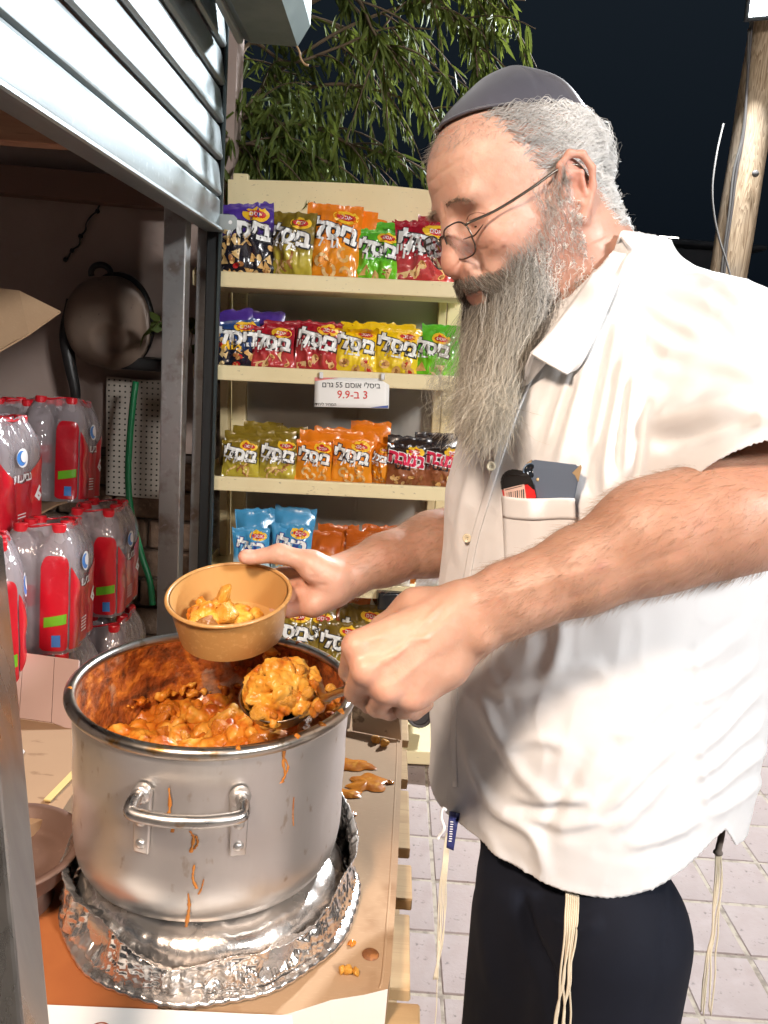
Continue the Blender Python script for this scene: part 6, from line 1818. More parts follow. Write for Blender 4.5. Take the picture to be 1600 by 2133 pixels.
# ------------------------------------------------------------------ eyes
for q in (1, -1):
    ec = HWd((.0815, q * .0325, .0010)); V, F = lathe_geo([(.0121 * math.sin(a), .0121 * math.cos(a)) for a in np.linspace(0.001, math.pi - .001, 14)], 24)
    gz = HM @ np.array([.90, .0, -.44]); z_ = gz / np.linalg.norm(gz); x_ = np.cross([0, 0, 1], z_); x_ /= np.linalg.norm(x_); R = np.stack([x_, np.cross(z_, x_), z_], 1)
    e_ = mk("eye", V @ R.T + ec, F, mat("eye_white", (.70, .64, .60), .2), person)
    V, F = lathe_geo([(0, .01245), (.0025, .0124), (.0058, .0112)], 20); mk("iris", V @ R.T + ec, F, mat("iris_dark", (.05, .035, .025), .15), e_)
for q in (1, -1):   # lash line along the lowered lid and painted shade in the fold above it
    lp = [hsnap((a, q * b, c), (.05, q * .033, .0)) for a, b, c in ((.098, .0185, -.0060), (.098, .0240, -.0088), (.098, .0320, -.0102), (.096, .0400, -.0080), (.090, .0475, -.0035))]
    lc_ = spline(lp, 24); V, F = tube_geo(HWd(lc_ + np.array([.0002, 0, 0])), np.interp(np.linspace(0, 1, 24), [0, .3, .8, 1], [.0004, .0009, .0011, .0004]), 6); mk("lash_line", V, F, mat("lash_dark", (.045, .025, .018), .6), person)
    lp = [hsnap((a, q * b, c), (.05, q * .033, .0)) for a, b, c in ((.098, .0200, .0090), (.098, .0270, .0125), (.098, .0350, .0130), (.092, .0440, .0105), (.086, .0500, .0060))]
    V, F = tube_geo(HWd(spline(lp, 20) - np.array([.0001, 0, 0])), .0005, 6); mk("lid_fold_shade", V, F, mat("lid_shade_skin", (.30, .14, .10), .6), person)
# ------------------------------------------------------------------ skullcap
capc = np.array([-.010, 0, .040])
rimp = [HP(912, 275, 0.0), HP(1000, 262, .055), HP(1080, 247, .066), HP(1150, 240, .060), HP(1212, 248, .02)]
nA, nR = 96, 26
cf_, cb_ = np.array([.068, 0, .106]), np.array([-.098, 0, .050])
X = np.zeros((nR, nA, 3))
for j in range(nA):
    t = 2 * math.pi * j / nA
    side_ = math.sin(t); fw_ = math.cos(t)
    rim_d = (cf_ + cb_) / 2 + (cf_ - cb_) / 2 * fw_ + np.array([0, .070 * side_, .008 * abs(side_)]) - capc
    apex_d = np.array([-.030, 0, .100])
    for i in range(nR):
        r = i / (nR - 1)
        d = rim_d * (1 - r) + apex_d * r; d = d / np.linalg.norm(d)
        h = HEADBVH.ray_cast(Vector(capc + d * .25), Vector(-d))
        p = np.array(h[0]) if h[0] else capc + d * .1
        seam = math.cos(2 * (t - math.pi / 2) ) 
        quad = abs(((t + math.pi / 4) % (math.pi / 2)) - math.pi / 4)      # 0 at seams (front/back/left/right)
        lift = .0048 + .0085 * math.sin(math.pi * min(1, r * 1.0) / 2) ** 1.5 + .0055 * math.exp(-((r - 1) / .22) ** 2) - .0026 * math.exp(-(quad / .030) ** 2) * (r < .97) + .002 * vnoise(p * 28, 1, 5)
        X[i, j] = p + d * lift
V = X.reshape(-1, 3); F = [(i * nA + j, i * nA + (j + 1) % nA, (i + 1) * nA + (j + 1) % nA, (i + 1) * nA + j) for i in range(nR - 1) for j in range(nA)]
m_cap_ = mat("grey_satin_cloth", (.062, .064, .085), .42, sheen=.3, var=[(9, (.085, .085, .11), .4, .65, .6)], bump=[(500, .06, .0004), (16, .15, .003)])
o = mk("skullcap", HWd(V), F, m_cap_, person); md = o.modifiers.new("t", 'SOLIDIFY'); md.thickness = .0022; md.offset = -1
V, F = tube_geo(HWd(np.vstack([X[0], X[0][:2]])) , .0016, 6, False); mk("edge_piping", V, F, m_cap_, o)
CAPRIM = X[0]
# ------------------------------------------------------------------ glasses
gl = thing("eyeglasses", "thin metal framed eyeglasses on the man's nose", "glasses", HWd((.11, 0, -.01)))
m_wire = mat("gunmetal_wire", (.16, .14, .12), .28, 1.0)
m_lens = thin_clear("clear_lens", (.95, .95, .94), gloss=.10, rough=.02, edge=.35)
def lens_loop(q, n=44):
    out = []
    for t in np.linspace(0, 2 * math.pi, n, endpoint=False):
        c, s_ = math.cos(t), math.sin(t); k = (abs(c) ** 3.2 + abs(s_) ** 3.2) ** (-1 / 3.2)
        yy_, zz_ = .0262 * c * k, .0195 * s_ * k
        if zz_ < 0: yy_ *= .93
        out.append((.1200 - abs(.034 + yy_) ** 2 * 1.3 - zz_ * -.12, q * (.0335 + yy_), -.0095 + zz_))
    return np.array(out)
for q in (1, -1):
    L_ = lens_loop(q)
    V, F = tube_geo(HWd(np.vstack([L_, L_[:2]])), .0010, 6, False); r_ = mk("lens_frame", V, F, m_wire, gl)
    c_ = L_.mean(0) + np.array([.0012, 0, 0]); V = HWd(np.vstack([L_, (L_ + c_) / 2 + [.0008, 0, 0], c_[None]])); n = len(L_)
    mk("lens", V, [(i, (i + 1) % n, n + (i + 1) % n, n + i) for i in range(n)] + [(n + i, n + (i + 1) % n, 2 * n) for i in range(n)], m_lens, gl)
    hx_ = L_[np.argmax(q * L_[:, 1] + L_[:, 2] * .5)]
    tp_ = spline([hx_, hx_ + [-.004, q * .003, .0015], (.082, q * .069, .004), (.040, q * .0795, .010), (.005, q * .0850, .0165), (-.018, q * .0860, .0120), (-.026, q * .0850, -.006)], 30)
    V, F = tube_geo(HWd(tp_), .0015, 6); mk("temple_arm", V, F, m_wire, gl)
    V, F = lathe_geo([(0, -.001), (.0038, -.0006), (.0042, .0006), (0, .0012)], 12); mk("nose_pad", HWd((V * np.array([1, 1.5, 1])) @ roty(rad(80)).T + np.array([.111, q * .0105, -.010])), F, mat("clear_pad", (.7, .65, .6), .15), gl)
a_, b_ = lens_loop(1), lens_loop(-1)
V, F = tube_geo(HWd(spline([a_[np.argmin(a_[:, 1])] + [0, 0, .006], (.1195, .005, .003), (.1200, 0, .0035), (.1195, -.005, .003), b_[np.argmax(b_[:, 1])] + [0, 0, .006]], 14)), .001, 6); mk("bridge", V, F, m_wire, gl)
# ------------------------------------------------------------------ shirt
m_shirt = mat("white_cotton", (.79, .80, .815), .75, sheen=.15, bump=[(900, .05, .0003), (30, .10, .003), (9, .10, .008)], var=[(3, (.77, .775, .785), .4, .7, .6)])
LS0, LS1 = P(1500, 765, .865), P(1600, 1020, .755)
lax = (LS1 - LS0) / np.linalg.norm(LS1 - LS0)
RS0, RS1 = P(1180, 730, 1.10), P(1105, 1020, 1.20)
rax = (RS1 - RS0) / np.linalg.norm(RS1 - RS0)
s = SDF((-.02, .60, .66), (.66, 1.36, 1.64), .0036)
s.apply((-.02, .60, .66), (.66, 1.36, 1.64), torso_fn(0.0), .02)
s.cone(P(1295, 655, .95), LS0, .070, .084, .03)
s.cone(LS0, LS1, .084, .092, .04)
s.cone(P(1260, 640, 1.0), RS0, .07, .08, .05); s.cone(RS0, RS1, .08, .088, .04)
s.ell(P(1400, 680, .93), (.09, .07, .050), .04)
V, F = s.mesh(); V = relax(V, F, 3, .5)
def tval0(Vx):
    cx, cy, a, b = [np.interp(Vx[:, 2], TOR[:, 0], TOR[:, i]) for i in (1, 2, 3, 4)]
    u = (Vx[:, 0] - cx) * gS[0] + (Vx[:, 1] - cy) * gS[1]; v = (Vx[:, 0] - cx) * gF[0] + (Vx[:, 1] - cy) * gF[1]
    return (np.abs(u / a) ** 2.4 + np.abs(v / b) ** 2.4) ** (1 / 2.4)
# hem shape: curved shirt tails
dx, dy = V[:, 0] - .297, V[:, 1] - .99
ang = np.arctan2(dx * gS[0] + dy * gS[1], dx * gF[0] + dy * gF[1])      # 0 = front, +90 = his left
pp = proj(V)
def hemz():
    # dips at the left front, rises at the side seam, dips again at the back
    k = np.degrees(ang)
    xs = np.array([-180, -150, -120, -90, -60, -40, -20, 0, 20, 40, 55, 70, 85, 95, 105, 120, 135, 150, 180])
    zs = np.array([.84, .83, .84, .88, .868, .866, .866, .872, .872, .868, .872, .892, .925, .940, .905, .895, .90, .87, .84])
    return np.interp(k, xs, zs)
hz = hemz()
low = V[:, 2] < 1.15
near_h = low & (V[:, 2] < hz) & (V[:, 2] > hz - .0037)
V[near_h, 2] = hz[near_h]
LCUT = .190
dL = (V - (LS0 + lax * LCUT)) @ lax
snapL = (dL > 0) & (dL < .0045) & (np.linalg.norm(np.cross(V - LS0, lax), axis=1) < .13) & (V[:, 2] < 1.45) & (tval0(V) > 1.035)
V[snapL] -= lax * (dL[snapL] - 1e-4)[:, None] * 1.0
V[snapL] -= lax * 2e-4
cutL = ((V - (LS0 + lax * LCUT)) @ lax > 0) & (np.linalg.norm(np.cross(V - LS0, lax), axis=1) < .13) & (V[:, 2] < 1.42) & (((V - LS0) @ lax) > .15)
cutR = ((V - (RS0 + rax * .24)) @ rax > 0) & (np.linalg.norm(np.cross(V - RS0, rax), axis=1) < .12) & (((V - RS0) @ rax) > .2)
# keep torso where the sleeve overlaps it
tq = torso_fn(0.006)
def tval(Vx):
    out = np.empty(len(Vx)); cx, cy, a, b = [np.interp(Vx[:, 2], TOR[:, 0], TOR[:, i]) for i in (1, 2, 3, 4)]
    u = (Vx[:, 0] - cx) * gS[0] + (Vx[:, 1] - cy) * gS[1]; v = (Vx[:, 0] - cx) * gF[0] + (Vx[:, 1] - cy) * gF[1]
    return (np.abs(u / a) ** 2.4 + np.abs(v / b) ** 2.4) ** (1 / 2.4)
tv = tval(V)
cutL &= tv > 1.035; cutR &= tv > 1.035
neck = np.linalg.norm(np.cross(V - P(1262, 650, .955), (P(1190, 520, .93) - P(1262, 650, .955)) / np.linalg.norm(P(1190, 520, .93) - P(1262, 650, .955))), axis=1)
nax = (P(1190, 520, .93) - P(1262, 650, .955)); nax /= np.linalg.norm(nax)
cutN = (neck < .074) & (((V - P(1262, 650, .955)) @ nax) > -.01)
cut = (V[:, 2] < hz - 1e-6) & low | cutL | cutR | cutN | (V[:, 2] > 1.605)
keepf = ~cut[F].any(1)
F2 = F[keepf]; used = np.unique(F2); rm_ = np.full(len(V), -1); rm_[used] = np.arange(len(used)); V = V[used]; F = rm_[F2]; hz = hz[used]; ang = ang[used]
# snap the open edges onto the hem curve and the sleeve planes so that they are clean
_e = np.sort(np.concatenate([F[:, [0, 1]], F[:, [1, 2]], F[:, [2, 3]], F[:, [3, 0]]]), 1); _ue, _ct = np.unique(_e, axis=0, return_counts=True)
bnd = np.zeros(len(V), bool); bnd[_ue[_ct == 1].ravel()] = True
dL = (V - (LS0 + lax * LCUT)) @ lax; b_s = bnd & (np.abs(dL) < .010) & (V[:, 2] > 1.0); V[b_s] -= lax * dL[b_s][:, None]
dR = (V - (RS0 + rax * .24)) @ rax; b_r = bnd & (np.abs(dR) < .010) & (V[:, 2] > 1.0); V[b_r] -= rax * dR[b_r][:, None]
b_h = bnd & (np.abs(V[:, 2] - hz) < .010) & (V[:, 2] < 1.1); V[b_h, 2] = hz[b_h]
_be = _ue[_ct == 1]
for _ in range(6):
    S_b = np.zeros_like(V); c_b = np.zeros(len(V)); np.add.at(S_b, _be[:, 0], V[_be[:, 1]]); np.add.at(S_b, _be[:, 1], V[_be[:, 0]]); np.add.at(c_b, _be[:, 0], 1); np.add.at(c_b, _be[:, 1], 1)
    V[bnd] = V[bnd] * .5 + .5 * S_b[bnd] / np.maximum(c_b[bnd], 1)[:, None]
nbr = np.zeros(len(V), int); np.add.at(nbr, F.ravel(), 1)
edge_h = (V[:, 2] - hz < .0045) & (V[:, 2] < 1.1) & (nbr < 4)
V[edge_h, 2] = hz[edge_h]
Nn = mesh_normals(V, F)
# folds sculpted stroke by stroke where they lie on the shirt
def stroke(V, Nn, pts, wpx, amp, two=0.0, taper=5):
    q = proj(V); view = ((V - cC) * Nn).sum(1) < 0.02
    pts = spline(np.array(pts, float), 24); d = np.full(len(V), 1e6); tt = np.zeros(len(V)); sd = np.zeros(len(V))
    cand = view & (q[:, 0] > pts[:, 0].min() - 4 * wpx) & (q[:, 0] < pts[:, 0].max() + 4 * wpx) & (q[:, 1] > pts[:, 1].min() - 4 * wpx) & (q[:, 1] < pts[:, 1].max() + 4 * wpx)
    idx = np.where(cand)[0]; Q = q[idx, :2]; dd_ = np.full(len(idx), 1e6); t_ = np.zeros(len(idx)); s__ = np.zeros(len(idx))
    for i in range(len(pts) - 1):
        a, b = pts[i], pts[i + 1]; ab = b - a; t = np.clip(((Q - a) @ ab) / (ab @ ab + 1e-9), 0, 1); r = Q - a - t[:, None] * ab; dd = np.hypot(r[:, 0], r[:, 1])
        m = dd < dd_; dd_[m] = dd[m]; t_[m] = (i + t[m]) / (len(pts) - 1); s__[m] = np.sign(ab[0] * r[m, 1] - ab[1] * r[m, 0])
    prof = np.exp(-(dd_ / wpx) ** 2) 
    if two: prof = prof - two * np.exp(-((dd_ * s__ - 1.6 * wpx) / (wpx * 1.1)) ** 2)
    out = np.zeros(len(V)); out[idx] = amp * prof * np.clip(np.minimum(t_, 1 - t_) * taper, 0, 1) ** .8
    return V + Nn * out[:, None]
folds = [ # points, width px, amplitude m, valley beside
    ([(1255, 640), (1225, 760), (1185, 900), (1150, 990)], 13, .0050, .6), ([(1215, 720), (1175, 830), (1130, 960)], 11, .0035, .5), ([(1290, 660), (1265, 800), (1235, 960)], 14, .0050, .6),
    ([(1310, 700), (1290, 830), (1265, 960), (1262, 1060)], 15, .0065, .7), ([(1328, 760), (1312, 880), (1300, 1000)], 13, .0060, .8), ([(1345, 820), (1330, 930), (1318, 1030)], 12, -.0090, 0),
    ([(1330, 560), (1400, 600), (1500, 640), (1570, 720)], 16, .0050, .7), ([(1320, 600), (1390, 660), (1470, 700)], 14, .0045, .7), ([(1345, 690), (1400, 730), (1480, 745), (1580, 760)], 16, .0055, .7),
    ([(1340, 780), (1420, 770), (1520, 770), (1620, 800)], 18, .0060, .7), ([(1345, 885), (1420, 872), (1500, 848), (1575, 835)], 22, .0120, .9), ([(1370, 930), (1440, 905), (1530, 880), (1610, 880)], 16, -.0080, 0),
    ([(1300, 545), (1270, 600), (1330, 590)], 10, .0030, .5), ([(1440, 560), (1500, 600), (1560, 660)], 14, .0040, .6), ([(1500, 580), (1560, 640), (1600, 720)], 14, .0045, .6),
    ([(1180, 1180), (1160, 1240), (1170, 1330), (1140, 1440)], 18, .0040, .5), ([(1000, 1440), (1040, 1540), (1090, 1620), (1150, 1660)], 16, .0055, .6), ([(960, 1500), (985, 1590), (1030, 1680), (1110, 1740), (1140, 1830)], 15, .0060, .7),
    ([(1040, 1560), (1110, 1540), (1180, 1550)], 14, .0030, .5), ([(1060, 1655), (1140, 1668), (1230, 1660)], 12, .0045, .8), ([(1090, 1700), (1180, 1720), (1260, 1700)], 12, .0030, .5),
    ([(1430, 1480), (1380, 1560), (1310, 1640), (1250, 1700)], 16, .0060, .8), ([(1400, 1600), (1330, 1680), (1270, 1730)], 13, .0045, .7), ([(1420, 1420), (1350, 1490), (1280, 1540)], 16, .0040, .5),
    ([(1590, 1420), (1520, 1500), (1440, 1570)], 13, .0050, .8), ([(1600, 1480), (1530, 1560), (1450, 1620)], 12, .0045, .8), ([(1600, 1550), (1530, 1610), (1455, 1670)], 12, .0050, .8), ([(1600, 1610), (1540, 1660), (1470, 1700)], 11, .0040, .7),
    ([(1590, 1360), (1500, 1430), (1440, 1460)], 14, .0040, .6), ([(1560, 1300), (1480, 1360), (1420, 1390)], 14, .0035, .5), ([(1060, 1180), (1048, 1260), (1000, 1380)], 12, .0035, .6),
    ([(1010, 1420), (1060, 1430), (1150, 1400), (1260, 1380)], 18, .0035, .5), ([(1230, 1560), (1180, 1640), (1120, 1760)], 16, -.0035, 0), ([(940, 1240), (960, 1300), (985, 1340)], 10, .003, .5),
    ([(1450, 1330), (1452, 1480), (1460, 1600), (1475, 1715)], 5, .0022, 0), ([(1300, 1760), (1390, 1740), (1460, 1700)], 12, .0030, .5), ([(1000, 1700), (1030, 1760), (1060, 1810)], 12, .003, .6),
    ([(990, 960), (960, 1080), (945, 1180)], 11, .0035, .6), ([(1045, 900), (1030, 960), (1010, 1060)], 9, .0028, .5)]
for pts, w_, a_, t_ in folds: V = stroke(V, Nn, pts, w_ * 1.05, a_ * (.70 if pts[0][1] < 1000 and pts[-1][1] < 900 else 1.1), t_)
for pts in ([(1238, 640), (1290, 665), (1345, 695)], [(1345, 695), (1330, 780), (1325, 850)]):   # yoke and sleeve seams
    V = stroke(V, Nn, pts, 4.0, -.0022, 0, 12)
V = V + Nn * (.0020 * fbm(V * np.array([1, 1, .7]), 13, 3, 7) + .0010 * (1 - np.abs(vnoise(V * np.array([1, 1, .6]), 34, 19))) ** 4 + .0006 * vnoise(V, 55, 9))[:, None]
V = relax(V, F, 1, .25)
# hem pucker
hb = np.clip(1 - (V[:, 2] - hz) / .012, 0, 1) * (V[:, 2] < 1.1)
V = V + Nn * (hb * (.0010 + .0005 * np.sin(ang * 190) ))[:, None]
shirt = mk_fast("shirt", V, F, m_shirt, person)
md = shirt.modifiers.new("t", 'SOLIDIFY'); md.thickness = .0014; md.offset = -1
SBVH = BVHTree.FromPolygons(V.tolist(), F.tolist())
def on_shirt(px, py, lift=.002, dflt=.85):
    v = dirr(px, py); vn = v / np.linalg.norm(v); h = SBVH.ray_cast(Vector(cC), Vector(vn))
    if h[0] is None: return P(px, py, dflt)
    return np.array(h[0]) - vn * lift
def patch_px(poly_grid, lift, m, name, parent, thick=.0012, dflt=.9):
    X = np.array([[on_shirt(x, y, lift, dflt) for x, y in r] for r in poly_grid]); V_, F_ = grid_geo(X)
    o = mk(name, V_, F_, m, parent); mo = o.modifiers.new("t", 'SOLIDIFY'); mo.thickness = thick; mo.offset = 1
    return o
def lerp_grid(c00, c10, c11, c01, nx, ny):
    c00, c10, c11, c01 = [np.array(c, float) for c in (c00, c10, c11, c01)]
    return [[tuple((c00 * (1 - i / nx) + c10 * i / nx) * (1 - j / ny) + (c01 * (1 - i / nx) + c11 * i / nx) * j / ny) for i in range(nx + 1)] for j in range(ny + 1)]
# pocket: a plane just in front of the shirt there
_pp = [(x, y) for x in (1046, 1085, 1125, 1165, 1205) for y in (960, 1000, 1040, 1080, 1130, 1190, 1240)]
_dd = np.array([proj(on_shirt(x, y, 0))[2] for x, y in _pp]); _A = np.array([(1, x - 1120, y - 1080) for x, y in _pp]); _co = np.linalg.lstsq(_A, _dd, rcond=None)[0]
_off = (_A @ _co - _dd).max()
def dpl(x, y): return float(_co[0] + _co[1] * (x - 1120) + _co[2] * (y - 1080) - _off)
def pocket_grid(c0, c1, c2, c3, nx, ny, add, name):
    gr_ = lerp_grid(c0, c1, c2, c3, nx, ny); X = []
    for j, r in enumerate(gr_):
        row_ = []
        for i, (x, y) in enumerate(r):
            u = i / nx; tb_ = np.clip((y - 1034) / 200, 0, 1); e_ = math.sin(math.pi * np.clip(u, .0, 1)) ** .4
            bul = (.025 * (1 - sm_(u, .35, .60)) + .0145 * sm_(u, .35, .60)) * (1 - tb_) * (.55 + .45 * e_) + .004 * tb_ + .002
            row_.append(P(x, y + 3 * math.sin(u * 5), dpl(x, y) - bul - add))
        X.append(row_)
    V_, F_ = grid_geo(np.array(X)); o = mk(name, V_, F_, m_shirt, shirt); mo = o.modifiers.new("t", 'SOLIDIFY'); mo.thickness = .0012; mo.offset = 1
    return o
def sm_(x, a, b): q = min(max((x - a) / (b - a), 0), 1); return q * q * (3 - 2 * q)
pocket_grid((1045, 1034), (1197, 1042), (1202, 1250), (1054, 1255), 20, 26, 0, "pocket")
pocket_grid((1044, 1033), (1198, 1041), (1199, 1084), (1047, 1078), 20, 7, .0018, "pocket_hem")
X = np.array([[P(x, y, dpl(x, y) + q) for q in (-.012, .02)] for x, y in [(1054 + (1202 - 1054) * k / 8, 1253 - 3 * k / 8) for k in range(9)]]); V_, F_ = grid_geo(X); mk("pocket_bottom", V_, F_, m_shirt, shirt)
# placket strip
pc_ = np.array([(1092, 770), (1060, 850), (1030, 940), (1000, 1040), (975, 1130), (958, 1230), (946, 1330), (938, 1430), (936, 1540), (940, 1640)])
pl_ = spline(pc_, 60); nn_ = np.gradient(pl_, axis=0); nn_ = np.stack([-nn_[:, 1], nn_[:, 0]], 1); nn_ /= np.linalg.norm(nn_, axis=1)[:, None]
wv = np.linspace(22, 12, 60)[:, None]
patch_px([[tuple(pl_[j] + nn_[j] * wv[j] * u) for u in np.linspace(-.2, -1.0, 6)] for j in range(60)], .0028, m_shirt, "placket", shirt)
m_btn = mat("pearl_button", (.74, .66, .48), .25)
for x, y in ((1072, 829), (1023, 971), (973, 1121)):
    c_ = on_shirt(x, y, .0055); nr = (cC - c_); nr /= np.linalg.norm(nr); nr = nr * .8 + np.array([-.3, -.5, 0]); nr /= np.linalg.norm(nr)
    ax = np.cross(nr, [0, 0, 1]); ax /= np.linalg.norm(ax); R = np.stack([ax, np.cross(nr, ax), nr], 1)
    V_, F_ = lathe_geo([(0, .0010), (.0030, .0010), (.0038, .0022), (.0052, .0020), (.0055, .0008), (.0052, -.0006), (0, -.0008)], 18); b_ = mk("button", V_ @ R.T + c_, F_, m_btn, shirt)
    g = G()
    for a in (.8, 2.37, 3.94, 5.5):
        V_, F_ = lathe_geo([(0, 0), (.0006, 0)], 6); g.add((V_ + np.array([.0014 * math.cos(a), .0014 * math.sin(a), .0013])) @ R.T + c_, F_)
    V_, F_ = g.out(); mk("thread_holes", V_, F_, m_black if 'm_black' in globals() else m_dark, b_)
# collar
up_ = spline([P(1296, 492, .965), P(1272, 505, .93), P(1243, 555, .895), P(1205, 612, .870), P(1165, 665, .850), P(1128, 712, .838), P(1103, 738, .836)], 30)
_u = []
for q in up_:
    x_, y_, d_ = proj(q); hs_ = proj(on_shirt(x_, y_, .012, 9.0))[2]; _u.append(P(x_, y_, min(d_, hs_)))
up_ = np.array(_u); up_ = (np.vstack([up_[:1], up_[:-1]]) + up_ + np.vstack([up_[1:], up_[-1:]])) / 3
lo_px = spline([(1322, 522), (1306, 545), (1288, 592), (1264, 650), (1238, 706), (1210, 760), (1182, 779)], 30)
lo3 = np.array([on_shirt(x, y, .007, .88) for x, y in lo_px])
fd = np.linspace(.94, .826, 30)
X = []
for j in range(30):
    a, b = up_[j], lo3[j]
    db = proj(b)[2]
    if j > 24: b = P(lo_px[j][0], lo_px[j][1], min(db, .822 + .01 * (29 - j)))
    row_ = [a * (1 - t) + b * t + (cC - a) / np.linalg.norm(cC - a) * .007 * math.sin(math.pi * t) for t in np.linspace(0, 1, 12)]
    X.append(row_)
X = np.array(X); V_, F_ = grid_geo(X); cl = mk("collar", V_, F_, m_shirt, shirt); md = cl.modifiers.new("t", 'SOLIDIFY'); md.thickness = .0028; md.offset = 0
# collar stand rolling into the neck
X = np.array([[up_[j] + (np.array([-.0, .03, -.028]) * t) + np.array([0, 0, .002 * math.sin(math.pi * t)]) for t in np.linspace(0, 1, 6)] for j in range(30)])
V_, F_ = grid_geo(X); o = mk("collar_stand", V_, F_, m_shirt, shirt); md = o.modifiers.new("t", 'SOLIDIFY'); md.thickness = .002
# far collar leaf and open stand at the throat
X = np.array([[P(1103 * (1 - t) + 1140 * t, 742 * (1 - t) + 752 * t, .850) * (1 - r) + on_shirt(1070 * (1 - t) + 1100 * t, 812 * (1 - t) + 800 * t, .008, .87) * r for t in np.linspace(0, 1, 6)] for r in np.linspace(0, 1, 7)])
V_, F_ = grid_geo(X); o = mk("far_collar_leaf", V_, F_, m_shirt, shirt); md = o.modifiers.new("t", 'SOLIDIFY'); md.thickness = .002
# navy woven label at the hem and the loop beside it
m_navy = mat("navy_label", (.015, .02, .11), .6)
lb_ = patch_px(lerp_grid((936, 1690), (957, 1694), (945, 1772), (930, 1766), 5, 10), .004, m_navy, "hem_label", shirt, dflt=.93)
g = G()
for k in range(9):
    a_ = on_shirt(941 + .6 * (k % 2) + k * -.4, 1712 + k * 5, .0062, .93); g.box(a_, (.0035, .0006, .0010))
V_, F_ = g.out(); mk("label_lettering", V_, F_, m_white if 'm_white' in globals() else m_shirt, lb_, smooth=False)
V_, F_ = tube_geo(spline([P(930, 1688, .93), P(922, 1684, .93), P(920, 1705, .93), P(926, 1725, .925), P(916, 1740, .93), P(912, 1748, .93)], 20), .0018, 6); mk("loose_thread", V_, F_, m_shirt, shirt)

# ------------------------------------------------------------------ trousers and shoes
m_trs = mat("black_navy_cloth", (.007, .009, .017), .85, sheen=.0, spec=.22, bump=[(700, .08, .0004), (12, .2, .006)])
hl, hr = P(1292, 1850, .93), P(1135, 1850, 1.02)
s = SDF((0, .65, .04), (.60, 1.30, .98), .006)
s.ell((.292, .995, .86), (.140, .140, .12), .03)
s.cone((hl[0], hl[1], .80), (hl[0] - .005, hl[1] + .01, .45), .090, .089, .03); s.cone((hl[0] - .005, hl[1] + .01, .45), (hl[0], hl[1] + .02, .06), .089, .085, .03)
s.cone((hr[0] + .005, hr[1], .80), (hr[0], hr[1] + .02, .45), .094, .080, .02); s.cone((hr[0], hr[1] + .02, .45), (hr[0], hr[1] + .03, .06), .080, .074, .02)
V_, F_ = s.mesh(); V_ = relax(V_, F_, 3); N__ = mesh_normals(V_, F_)
V_ = V_ + N__ * (.004 * fbm(V_ * np.array([1, 1, .45]), 10, 3, 17))[:, None]
for pts, w_, a_ in (([(1085, 1850), (1105, 1950), (1140, 2030), (1160, 2130)], 12, -.012), ([(1400, 1830), (1390, 1920), (1370, 2040), (1345, 2133)], 5, -.003), ([(1130, 1900), (1200, 1930), (1260, 1920)], 18, .005), ([(1000, 1850), (1010, 1960), (1030, 2080)], 16, .005)):
    V_ = stroke(V_, N__, pts, w_, a_)
mk_fast("trousers", V_, F_, m_trs, person)
TBVH = BVHTree.FromPolygons(V_.tolist(), F_.tolist())
def on_trs(px, py, lift, dflt):
    v = dirr(px, py); vn = v / np.linalg.norm(v); h = TBVH.ray_cast(Vector(cC), Vector(vn))
    return float(proj(np.array(h[0]) - vn * lift)[2]) if h[0] is not None else dflt
for h in (hl, hr):
    s = SDF(np.array([h[0] - .24, h[1] - .13, .0]), np.array([h[0] + .14, h[1] + .13, .16]), .006)
    g2 = gF * .11; s.cone((h[0] + .03, h[1] + .03, .052), (h[0] + g2[0], h[1] + .02 + g2[1], .046), .044, .040, .02); s.cone((h[0], h[1] + .03, .07), (h[0], h[1] + .03, .11), .05, .05, .02)
    V_, F_ = s.mesh(); V_[:, 2] = np.maximum(V_[:, 2], .010); mk_fast("shoe", V_, F_, mat("black_leather", (.012, .012, .012), .35), person)
# ------------------------------------------------------------------ fringes below the shirt
m_str = mat("cream_wool_cord", (.66, .58, .44), .85, bump=[(300, .3, .001)])
DT = on_trs(1190, 1900, .006, .84)
def fringe(paths, r, knot=None):
    g = G()
    for p_ in paths:
        c_ = spline([P(*q) for q in p_], 36); c_ = c_ + np.stack([vnoise(c_ * 40, 1, 3), vnoise(c_ * 40, 1, 4), 0 * c_[:, 0]], 1) * .0012
        g.tube(c_, r, 6)
    V_, F_ = g.out(); return mk("tassel", V_, F_, m_str, person)
fringe([[(1178 + k * 4.6, 1846, on_trs(1190, 1850, .004, DT)), (1180 + k * 4.2, 1872, on_trs(1190, 1872, .006, DT)), (1179 + k * 4.2, 1915, on_trs(1190, 1915, .007, DT)), (1174 + k * 4.0 + 2 * math.sin(k), 1970, on_trs(1185, 1970, .008, DT) + .002 * (k % 2)), (1166 + k * 3.6 + 5 * math.sin(k * 1.7), 2040, on_trs(1180, 2040, .009, DT)), (1156 + k * 4.5 + 6 * math.cos(k * 2), 2110, on_trs(1175, 2110, .010, DT)), (1146 + k * 7 + 6 * math.sin(k * 3), 2190, on_trs(1170, 2130, .010, DT))] for k in range(7)], .0012)
fringe([[(930 + k * 2, 1735, .99), (922 + k * 2, 1800, .96), (914 + k * 3, 1880, .96), (912 + k * 2 + 3 * math.sin(k * 2), 1960, .96), (914 - k * 2, 2040, .96)] for k in range(6)] + [[(915, 1960, .96), (912, 2050, .96), (908, 2110, .96), (902, 2180, .96)]], .0007)
fringe([[(1494 + k * 2.2, 1776, .98), (1489 + k * 3 + 3 * math.sin(k * 2), 1850, .98), (1480 + k * 3 + 4 * math.cos(k), 1940, .98), (1466 + k * 4 + 5 * math.sin(k * 3), 2030, .98), (1456 + k * 5.4 + 4 * math.cos(k * 2), 2100 + 8 * (k % 3), .98)] for k in range(6)], .0010)
